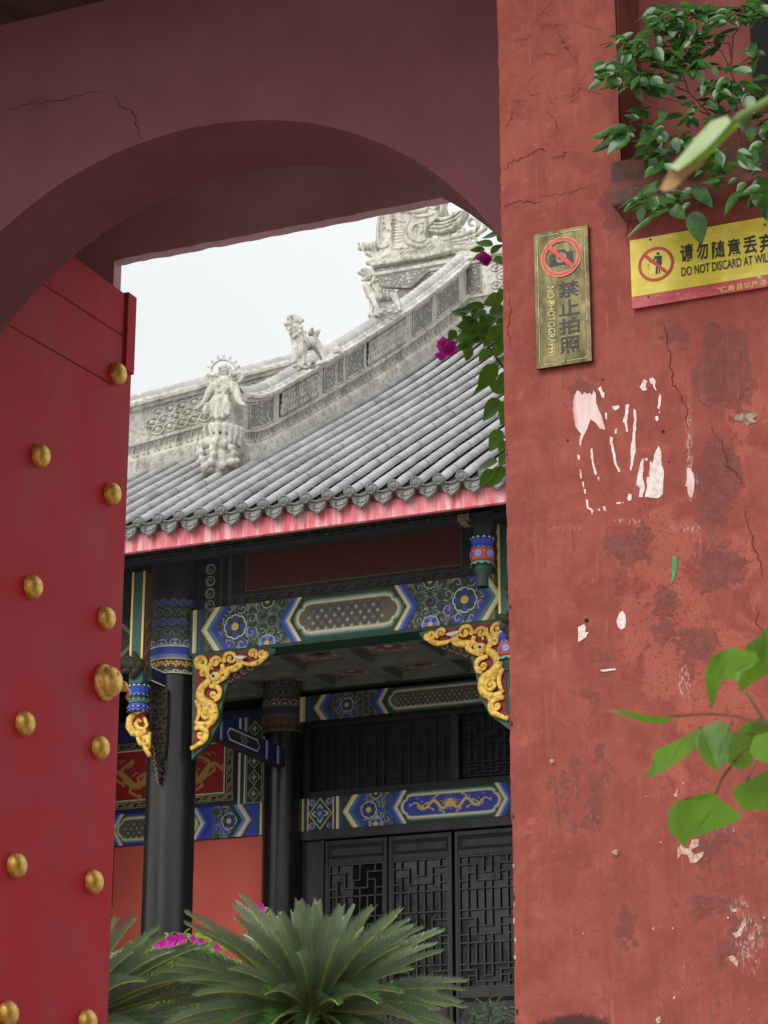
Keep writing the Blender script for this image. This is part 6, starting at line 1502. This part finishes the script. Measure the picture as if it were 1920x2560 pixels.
def leaf(m, base, tip, w, nrm, fold=.25, curl=.12, shape=None, mi=0):
    """one blade with a midrib: folded along its length and bent towards the tip"""
    B, T = Vector(base), Vector(tip); d = T-B; L_ = d.length
    if L_ < 1e-6: return
    t = d/L_; n_ = Vector(nrm)-t*Vector(nrm).dot(t)
    if n_.length < 1e-5: n_ = t.orthogonal()
    n_.normalize(); s_ = t.cross(n_)
    sh = shape or [(0, .02), (.12, .55), (.3, .95), (.48, 1), (.68, .78), (.86, .36), (1, .0)]
    V = []
    for q, ww in sh:
        c = B+d*q-n_*(curl*L_*q*q); hw = w/2*ww
        V += [c+s_*hw+n_*(fold*hw), c, c-s_*hw+n_*(fold*hw)]
    k = len(sh); m.add(V, [(i*3+j, i*3+j+1, i*3+j+4, i*3+j+3) for i in range(k-1) for j in (0, 1)], None, mi)
# --- cycads
def frond(root, c, az, el, L_, droop, rnd, mat=None):
    n = 16; P = []; p = Vector(c); e = el; st = L_/n; h = Vector((cos(az), sin(az), 0))
    for i in range(n+1):
        P.append(p.copy()); p = p+(h*cos(e)+Vector((0, 0, 1))*sin(e))*st; e -= droop/n*(.4+1.2*i/n)
    m = MB(); m.tube(P, [0.013*(1-.8*i/n)+.002 for i in range(n+1)], 5, mi=1)
    side = Vector((-sin(az), cos(az), 0)); K_ = 66
    for k in range(K_):
        q = .13+.87*k/(K_-1); f = q*n; i = min(n-1, int(f)); c_ = P[i]+(P[i+1]-P[i])*(f-i); t = (P[i+1]-P[i]).normalized(); up = side.cross(t); up = -up if up.z < 0 else up
        ll = .195*min(1, .35+2.2*(q-.1))*(1-max(0, q-.62)*1.75)*(L_/1.25)
        for s in (-1, 1):
            fw = .62+.25*q; d = (side*s*(1-.35*q)+t*fw+up*(.62+rnd.uniform(-.08, .08))).normalized()
            b = c_+side*s*.006; tip = b+d*ll*rnd.uniform(.93, 1.05)+Vector((0, 0, -.012)); mid = b+d*ll*.5; wv = t*.0070
            m.add([b-wv*.8, b+wv*.8, mid+wv, tip, mid-wv], [(0, 1, 2, 4), (4, 2, 3)] if s > 0 else [(1, 0, 4, 2), (2, 4, 3)])
    return m.build('frond', [mat or M_CYCAD, M_RACHIS], root)
def cycad(c, seed, label, R=1.25):
    rnd = random.Random(seed); base = Vector((c.x, c.y, -.3)); root = thing('cycad', label, 'cycad', base, 'cycads before the hall')
    m = MB(); H = c.z+.3; m.lathe([(.2, 0), (.19, .2), (.17, H*.6), (.18, H-.08), (.10, H+.03), (.01, H+.06)], base, 20, 'z')
    for k in range(90): a = k*2.4; z = .1+(H-.15)*k/90; leaf(m, base+Vector((.165*cos(a), .165*sin(a), z)), base+Vector((.25*cos(a), .25*sin(a), z+.07)), .06, Vector((0, 0, 1)))
    m.build('trunk', M_BARK, root, smooth=False)
    for n_, e0, e1, L_, dr in ((11, 82, 66, .86, .25), (18, 66, 48, 1.04, .4), (28, 48, 30, 1.2, .4), (30, 30, 10, 1.26, .5), (26, 10, -12, 1.2, .6), (22, -8, -42, .85, .6), (20, -25, -62, .62, .5)):
        for k in range(n_):
            if rnd.random() < .06: continue
            az = 2*pi*(k+rnd.uniform(-.28, .28))/n_+e0*.05; frond(root, c+Vector((.07*cos(az), .07*sin(az), 0)), az, radians(rnd.uniform(e1, e0)), L_*R/1.25*rnd.uniform(.92, 1.08), dr*rnd.uniform(.75, 1.35), rnd, M_CYCAD_SHEEN if (e0 > 60 and rnd.random() < .8) or (e0 > 40 and sin(az) > .2 and rnd.random() < .5) else M_CYCAD)
    return root
cycad(uY(676, 2188, 15.0), 3, 'large cycad with spreading feathery fronds in front of the lattice doors', 1.08)
cycad(uY(130, 2225, 14.6), 9, 'cycad half hidden by the studded door, its fronds reaching right', 1.2)
# --- flowering shrub behind the cycads
def flower(m, c, r, rnd, n=7):
    for k in range(n):
        a = 2*pi*k/n+rnd.uniform(-.3, .3); e = rnd.uniform(-.5, .7); d = Vector((cos(a)*cos(e), -.45*abs(cos(e)), sin(a)*.9)).normalized()
        leaf(m, c, Vector(c)+d*r*rnd.uniform(.8, 1.15), r*.95, Vector((0, -1, .3)), .3, -.2)
sh = thing('flowering_shrub', 'yellow green shrub with magenta blossoms between the two cycads', 'shrub', uY(370, 2500, 17.2), None)
rnd = random.Random(21); m = MB(); st = MB(); fl = MB()
cl = [(345, 2110, 70, 60), (420, 2075, 60, 50), (440, 2045, 30, 28), (330, 2165, 70, 50), (470, 2130, 70, 70), (300, 2060, 22, 18), (390, 2045, 60, 30), (360, 2070, 70, 40), (450, 2060, 40, 35), (310, 2100, 60, 60), (390, 2190, 120, 50), (560, 2010, 26, 50), (880, 2160, 60, 40)]
for cx, cy, rx, ry in cl:
    b0_ = uY(420, 2420, 17.3)
    for k in range(5): t = uY(cx+rnd.uniform(-.8, .8)*rx, cy+rnd.uniform(-.8, .6)*ry, 17.2+rnd.uniform(-.3, .3)); st.tube([b0_, b0_.lerp(t, .5)+Vector((rnd.uniform(-.1, .1), 0, 0)), t], [.012, .008, .003], 5)
    for k in range(int(rx*ry/16)):
        a = rnd.uniform(0, 2*pi); q = sqrt(rnd.random()); p = uY(cx+rx*q*cos(a), cy+ry*q*sin(a), 17.2+rnd.uniform(-.35, .35)); d = Vector((rnd.uniform(-1, 1), rnd.uniform(-1, .4), rnd.uniform(-.5, .9))).normalized()
        leaf(m, p, p+d*rnd.uniform(.05, .085), .036, Vector((rnd.uniform(-.4, .4), -.5, 1)), .25, .15)
for x, y, r in ((395, 2030, .06), (420, 2032, .05), (452, 2018, .04), (318, 2075, .05), (436, 2036, .04), (345, 2040, .06), (375, 2034, .075), (362, 2038, .05), (566, 1965, .06), (570, 1985, .05), (350, 2130, .06), (362, 2126, .05), (470, 2048, .04), (885, 2140, .05), (340, 2160, .04)): flower(fl, uY(x, y, 15.9), r, rnd)
st.build('stem', M_TWIG, sh); m.build('foliage', M_LIME, sh, smooth=True); fl.build('blossoms', M_PINK, sh, smooth=True)
# --- small shrub at the foot of the pier
sh = thing('narrow_leaved_shrub', 'small narrow leaved bush at the foot of the red pier', 'shrub', uY(1070, 2420, 12.5)); m = MB(); st = MB(); rnd = random.Random(5); b0_ = uY(1075, 2500, 12.6)
for k in range(26):
    t = uY(rnd.uniform(1015, 1150), rnd.uniform(2160, 2290)-0*k, 12.4+rnd.uniform(-.25, .25)); st.tube([b0_, b0_.lerp(t, .5), t], [.01, .007, .003], 5)
    for j in range(16):
        d = Vector((rnd.uniform(-1, 1), rnd.uniform(-1, .6), rnd.uniform(-.2, 1))).normalized(); p = t+Vector((rnd.uniform(-.05, .05), rnd.uniform(-.06, .06), rnd.uniform(-.09, .03))); leaf(m, p, p+d*rnd.uniform(.06, .11), .016, Vector((0, -.6, 1)), .2, .3)
st.build('stem', M_TWIG, sh); m.build('foliage', make_leaf('narrow_leaf', srgb(84, 116, 66), srgb(52, 82, 46), .4, .5, .2), sh, smooth=True)
# --- bougainvillea hanging beside the opening
bg_ = thing('bougainvillea', 'leafy bougainvillea with magenta flowers hanging beside the pier in the archway', 'plant', (-3.2, 9.7, -.3)); m = MB(); st = MB(); fl = MB(); rnd = random.Random(14); YV = 9.7
def tl(cf, x0, y0, x1, y1, w, Y, mm, jit=.15, nrm=None):
    s = {c2: 420/1659, c1: 1010/1659, c6: 680/1504, c7: 680/1504, c8: 680/1567}[cf]; yy = Y+rnd.uniform(-jit, jit); A = onY(*cf(x0, y0), yy); B = onY(*cf(x1, y1), yy+rnd.uniform(-.3, .25)*hypot(x1-x0, y1-y0)*s*Y*1.08/FPX)
    leaf(mm, A, B, w*(1.3 if Y > 9 else 1.05)*s*Y*1.09/FPX, nrm or Vector((rnd.uniform(-.4, .4), -1, rnd.uniform(.1, .7))), rnd.uniform(.12, .3), rnd.uniform(.02, .15), [(0, .02), (.06, .45), (.2, .88), (.38, 1), (.58, .86), (.78, .5), (.92, .18), (1, 0)])
for q in ((1540, 490, 1355, 530, 95), (1470, 605, 1290, 560, 85), (1390, 650, 1235, 645, 70), (1370, 690, 1262, 752, 62), (1450, 690, 1570, 590, 90), (1490, 720, 1572, 800, 85), (1600, 560, 1500, 480, 90), (1390, 1220, 1128, 1245, 150), (1570, 1130, 1370, 1190, 150), (1480, 1200, 1572, 1350, 130), (1330, 1380, 1100, 1400, 140), (1290, 1500, 1078, 1525, 135), (1110, 1450, 1025, 1545, 95), (1400, 1380, 1240, 1490, 130), (1520, 1290, 1420, 1430, 130), (1500, 1420, 1370, 1610, 170), (1590, 1400, 1500, 1580, 170),
          (1300, 1560, 1058, 1640, 110), (1250, 1560, 1190, 1740, 100), (1440, 1640, 1325, 1750, 110), (1580, 1560, 1480, 1720, 130), (1280, 1540, 1220, 1640, 70), (1600, 1250, 1500, 1320, 130), (1600, 1080, 1500, 1120, 120), (1460, 1460, 1330, 1560, 150), (1600, 1480, 1540, 1640, 150)): tl(c2, *q, YV, m)
for q in ((1600, 745, 1508, 845, 72), (1575, 800, 1490, 875, 42), (1640, 850, 1558, 812, 55), (1612, 888, 1528, 968, 78), (1650, 940, 1610, 990, 50), (1622, 1015, 1560, 1098, 74), (1640, 1105, 1600, 1165, 46), (1600, 1140, 1503, 1168, 52), (1582, 1172, 1520, 1246, 52), (1634, 1165, 1558, 1246, 66), (1650, 770, 1590, 850, 60), (1640, 720, 1570, 760, 60), (1640, 1060, 1600, 1100, 50), (1650, 905, 1600, 950, 60)): tl(c1, *q, YV, m)
for k in range(22):
    x, y = 1430+rnd.gauss(0, 90), 1400+rnd.gauss(0, 130); an = rnd.uniform(1.6, 4.2); l = rnd.uniform(120, 180)
    if x > 1120: tl(c2, x, y, x+cos(an)*l, y+sin(an)*l*.7, l*.55, YV, m)
cs_ = [c2(1700, 480), c2(1560, 640), c2(1500, 1180), c2(1420, 1400), c2(1420, 1600), c1(1630, 760), c1(1645, 900), c1(1640, 1020), c1(1640, 1130), c1(1600, 1180)]
P = [onY(*q, YV+.05) for q in cs_]; st.tube([Vector((-3.2, 9.75, -.3)), Vector((-3.1, 9.7, 2.5))]+[P[8], P[7], P[6], P[5]], [.03, .025, .008, .007, .006, .005], 6)
st.tube([Vector((-3.1, 9.7, 2.5)), Vector((-3.25, 9.7, 4.6)), P[0], P[1]], [.022, .015, .006, .003], 6); st.tube([Vector((-3.15, 9.7, 3.6)), P[5], P[4], P[3], P[2]], [.016, .007, .006, .005, .003], 6); st.tube([P[3], onY(*c2(1300, 1480), YV)], .004, 5); st.tube([P[9], P[8]], .004, 5)
for k in range(22): flower(fl, onY(*c2(1035+rnd.gauss(0, 32), 1635+rnd.gauss(0, 30)), YV-.05+rnd.uniform(-.05, .05)), .042, rnd, 4)
for k in range(9): flower(fl, onY(*c2(1410+rnd.gauss(0, 26), 750+rnd.gauss(0, 22)), YV), .036, rnd, 4)
st.build('stem', M_TWIG, bg_); m.build('foliage', M_BOUG, bg_, smooth=True); fl.build('blossoms', M_PINK, bg_, smooth=True)
# --- vine in the niche
vn = thing('climbing_vine', 'glossy leaved vine spilling from the niche ledge above the yellow sign', 'vine', (-1.6, YP, 2.98)); m = MB(); st = MB(); rnd = random.Random(33); YN = 5.60
keyl = [(940, 80, 820, 28, 60), (690, 350, 555, 385, 90), (600, 435, 500, 500, 60), (690, 460, 560, 490, 50), (1030, 400, 940, 455, 90), (1240, 380, 1430, 400, 60), (1410, 240, 1420, 320, 80), (1504, 430, 1410, 440, 70), (720, 690, 560, 745, 60), (740, 740, 610, 850, 110), (830, 700, 880, 815, 110), (930, 720, 870, 800, 110), (640, 790, 518, 838, 60), (960, 830, 800, 880, 60), (940, 900, 815, 985, 80), (930, 1020, 765, 1080, 80), (840, 1080, 692, 1160, 70), (920, 1120, 720, 1150, 50), (1090, 1030, 1200, 1145, 90), (960, 1140, 1050, 1205, 80), (1090, 1170, 1140, 1352, 115), (960, 1160, 800, 1230, 90), (880, 1190, 720, 1310, 40), (1350, 1060, 1250, 1190, 70), (1450, 980, 1480, 1190, 120), (1380, 1010, 1330, 1060, 60), (1340, 885, 1470, 940, 60), (1480, 900, 1400, 985, 50), (1080, 1040, 1010, 1100, 60), (1280, 120, 1160, 160, 60), (1140, 190, 1060, 215, 60), (1210, 280, 1110, 320, 90), (760, 180, 645, 250, 50), (880, 200, 740, 215, 50), (1340, 160, 1200, 190, 40), (1300, 500, 1200, 530, 60), (1440, 540, 1350, 570, 60), (1500, 720, 1470, 770, 90), (860, 780, 760, 860, 120), (1040, 640, 890, 650, 60), (1240, 640, 1130, 690, 60), (1280, 690, 1190, 730, 60), (1190, 830, 1220, 920, 50)]
for q in keyl: tl(c6, *q, YN, m, .07)
clus = [(1000, 70, 190, 60, 20), (1330, 60, 170, 60, 18), (1180, 60, 120, 50, 10), (960, 170, 130, 60, 14), (760, 240, 110, 40, 8), (840, 290, 130, 40, 12), (640, 360, 80, 35, 5), (790, 430, 140, 55, 14), (720, 400, 90, 40, 7), (1000, 320, 140, 60, 12), (1330, 490, 120, 50, 16), (1250, 460, 80, 40, 8), (1100, 380, 120, 40, 7), (700, 730, 110, 60, 6), (930, 740, 90, 50, 6), (870, 860, 80, 30, 5), (1080, 760, 80, 40, 6), (900, 1050, 110, 40, 5), (860, 1120, 120, 40, 6), (1050, 1130, 80, 50, 5), (1440, 1090, 50, 70, 4), (1460, 60, 60, 40, 6), (1490, 470, 60, 60, 5), (1170, 210, 90, 50, 7), (960, 900, 150, 60, 7), (1150, 880, 120, 60, 6), (1320, 860, 120, 60, 6), (1450, 820, 60, 60, 5), (1240, 960, 120, 50, 5), (1120, 600, 120, 70, 6), (1400, 640, 90, 60, 5), (880, 640, 100, 50, 5), (1060, 240, 160, 70, 8), (1420, 330, 80, 70, 5), (900, 420, 150, 60, 8), (1500, 650, 30, 60, 3)]
for cx, cy, rx, ry, n_ in clus:
    for k in range(int(n_*2.5)):
        a = rnd.uniform(0, 2*pi); q = sqrt(rnd.random()); x, y = cx+rx*q*cos(a), cy+ry*q*sin(a); an = rnd.choice([pi*.85, pi*.9, pi, pi*.75, pi*.6, .3, pi*.35])+rnd.uniform(-.35, .35); l = rnd.uniform(70, 125)
        tl(c6, x, y, x+cos(an)*l, y+sin(an)*l*.8, l*rnd.uniform(.42, .62), YN, m, .12, Vector((rnd.uniform(-.5, .5), -.75, rnd.uniform(.3, 1.2))))
tw = [[(1200, 850), (1190, 640), (1065, 510), (1040, 430), (960, 190), (940, 90)], [(1340, 850), (1345, 700), (1330, 600), (1320, 460), (1290, 380), (1250, 285), (1165, 235)], [(1320, 460), (1300, 400), (1310, 200), (1390, 90)], [(1065, 510), (900, 440), (760, 400), (640, 420)], [(890, 330), (960, 190)], [(1190, 640), (1000, 560), (840, 520)], [(1180, 860), (900, 780), (700, 780), (560, 830)], [(1230, 880), (1130, 1010), (960, 1080), (760, 1130)], [(1504, 940), (1455, 975), (1380, 1010)], [(1130, 1010), (1110, 1180)], [(1330, 600), (1250, 640), (1140, 660)], [(960, 190), (800, 210), (700, 240)], [(1270, 405), (1300, 330), (1290, 240), (1170, 235)]]
for q in tw: st.tube([onY(*c6(*p), YN+rnd.uniform(.0, .06)) for p in q], [.0026-.0012*i/len(q) for i in range(len(q))], 5)
st.build('stem', M_TWIG, vn, smooth=True); m.build('foliage', M_VINE, vn, smooth=True)
# --- foreground ginkgo sprig
YG = 2.0
gk = thing('ginkgo_sapling', 'ginkgo sprig with broad green fan leaves close to the camera at right', 'sapling', (.15, 2.1, GROUND))
def blade(outline, cf, Y, mat, root, name='leaf', bend=.02, seed=0):
    bm = bmesh.new(); vs_ = [bm.verts.new(onY(*cf(x, y), Y)) for x, y in outline]; f = bm.faces.new(vs_); bmesh.ops.triangulate(bm, faces=[f])
    for _ in range(2): bmesh.ops.subdivide_edges(bm, edges=list(bm.edges), cuts=1, smooth=.0)
    c = sum((v.co for v in bm.verts), Vector())/len(bm.verts)
    for v in bm.verts:
        d = v.co-c; v.co.y += bend*mnoise.noise(Vector((v.co.x*14+seed, v.co.z*14, seed)))*2+bend*(d.x*d.x+d.z*d.z)*90*(.5 if seed % 2 else -.5)+.004*mnoise.noise(Vector((v.co.x*70, v.co.z*20, seed)))
    m = MB(); m.bm(bm); return m.build(name, mat, root, smooth=True, recalc=True)
GL = [[(1235, 400), (1222, 300), (1235, 190), (1290, 110), (1370, 55), (1480, 55), (1500, 100), (1440, 200), (1410, 255), (1340, 235), (1290, 320)], [(1475, 58), (1530, 10), (1567, -40), (1620, -120), (1700, -60), (1700, 160), (1567, 200), (1480, 260), (1420, 312), (1408, 240), (1445, 140)],
      [(865, 795), (920, 745), (940, 650), (1000, 600), (1080, 540), (1165, 478), (1182, 520), (1150, 600), (1080, 690), (1000, 760), (920, 800)], [(1165, 580), (1200, 520), (1290, 465), (1340, 490), (1385, 550), (1392, 640), (1360, 720), (1290, 765), (1220, 720), (1180, 650)],
      [(1375, 560), (1440, 470), (1475, 440), (1492, 520), (1482, 640), (1500, 720), (1450, 775), (1390, 750), (1362, 680)], [(1480, 560), (1567, 535), (1680, 550), (1680, 700), (1567, 712), (1500, 690), (1455, 640)], [(1380, 900), (1420, 840), (1500, 790), (1567, 740), (1680, 760), (1680, 920), (1567, 972), (1500, 978), (1430, 985)],
      [(970, 1070), (985, 980), (1060, 935), (1180, 925), (1265, 888), (1300, 925), (1390, 985), (1402, 1010), (1340, 1060), (1220, 1120), (1130, 1145), (1075, 1195), (1050, 1150), (990, 1110)], [(635, 405), (760, 412), (860, 425), (1000, 432), (960, 458), (850, 470), (740, 440)], [(1500, 520), (1540, 470), (1600, 480), (1620, 560), (1540, 570)]]
for i, o_ in enumerate(GL): blade(o_, c8, YG+(-.03, .02, .03, 0, .03, -.03, .01, -.04, .02, .04)[i], M_GINKGO, gk, 'leaf', .020, i)
m = MB(); g8 = lambda *P: [onY(*c8(*p), YG+.01) for p in P]
for q, r in ((g8((1440, 300), (1500, 390), (1545, 465), (1620, 530), (1800, 640)), .0016), (g8((1265, 890), (1300, 800), (1345, 740), (1420, 640), (1620, 530)), .0014), (g8((980, 440), (1250, 425), (1400, 440), (1560, 500), (1620, 530)), .0011), (g8((1165, 500), (1300, 540), (1500, 540)), .0009), (g8((1400, 880), (1450, 800), (1540, 640)), .001)): m.tube(q, r, 6)
br_ = onY(*c8(1800, 640), YG+.01); m.tube([br_, Vector((-.05, 2.06, .35)), Vector((.12, 2.1, .1)), Vector((.15, 2.1, GROUND))], [.002, .006, .010, .016], 7)
m.build('stem', M_TWIG, gk, smooth=True)
YD = 1.15
dl = thing('drooping_leaf', 'blurred rolled leaf with a brown withered tip very near the camera, upper right', 'leaf', (.25, 1.25, GROUND))
M_PALE = make_leaf('pale_leaf_underside', srgb(178, 194, 150), srgb(150, 172, 118), .45, .4, .25, srgb(190, 210, 120), 40); M_WITHER = make_leaf('withered_leaf_tip', srgb(178, 136, 96), srgb(140, 108, 70), .7, .2, .15, None, 60)
def blade3(pts, name, mat, ds):
    V = [onY(*c6(x, y), YD+d) for (x, y), d in zip(pts, ds)]; n = len(V)//2; m = MB(); m.add(V, [(2*i, 2*i+1, 2*i+3, 2*i+2) for i in range(n-1)]); m.build(name, mat, dl, smooth=True)
blade3([(960, 925), (1005, 945), (1020, 865), (1080, 890), (1100, 765), (1165, 820), (1190, 670), (1250, 730), (1275, 640), (1300, 672)], 'pale_underside', M_PALE, [0, -.006, .004, -.006, .006, -.006, .006, -.005, .004, 0])
blade3([(1000, 945), (1040, 930), (1080, 890), (1160, 880), (1165, 820), (1260, 780), (1250, 730), (1345, 690), (1300, 672), (1360, 640)], 'green_side', M_GINKGO, [-.006, .01, -.006, .012, -.006, .012, -.005, .012, 0, .004])
blade3([(905, 1045), (930, 1062), (935, 985), (985, 1045), (965, 925), (1050, 980), (1040, 925), (1150, 905), (1120, 885), (1155, 890)], 'withered_tip', M_WITHER, [0, 0, .004, -.004, 0, .006, .004, .008, .006, .006])
m = MB(); P = [onY(*c6(x, y), YD+.003) for x, y in ((1290, 690), (1350, 645), (1430, 600), (1520, 545), (1640, 480))]; m.tube(P+[Vector((-.02, 1.2, .62)), Vector((.2, 1.25, .3)), Vector((.25, 1.25, GROUND))], [.0012, .0026, .0024, .0024, .0026, .004, .007, .012], 7); m.build('stem', mat_noise('green_leaf_stalk', srgb(112, 132, 64), srgb(90, 112, 54), 30, .5), dl, smooth=True)

# --- a leafy courtyard tree off to the left: it stands out of the frame, the door glass mirrors it
tr_ = thing('courtyard_tree', 'leafy tree at the left of the courtyard mirrored in the door glass', 'tree', (-16.2, 12.2, -.3)); rnd = random.Random(77); m = MB(); st = MB()
st.tube([Vector((-16.2, 12.2, -.3)), Vector((-16.1, 12.2, 2.2)), Vector((-16.3, 12.1, 4.2)), Vector((-16.2, 12.2, 6.5))], [.22, .17, .13, .06], 10)
for k in range(70):
    c = Vector((-16.2+rnd.gauss(0, 1.9), 12.2+rnd.gauss(0, .9), 5.6+rnd.gauss(0, 1.25)))
    if k % 4 == 0: st.tube([Vector((-16.2, 12.2, 3.6+rnd.random())), c.lerp(Vector((-16.2, 12.2, 4.4)), .4), c], [.06, .035, .012], 6)
    for j in range(34):
        p = c+Vector((rnd.gauss(0, .32), rnd.gauss(0, .32), rnd.gauss(0, .25))); d = Vector((rnd.uniform(-1, 1), rnd.uniform(-1, 1), rnd.uniform(-1, .3))).normalized(); leaf(m, p, p+d*.2, .11, Vector((rnd.uniform(-1, 1), rnd.uniform(-1, 1), 1)))
st.build('trunk', M_BARK, tr_, smooth=True); m.build('crown', M_BOUG, tr_, smooth=True)
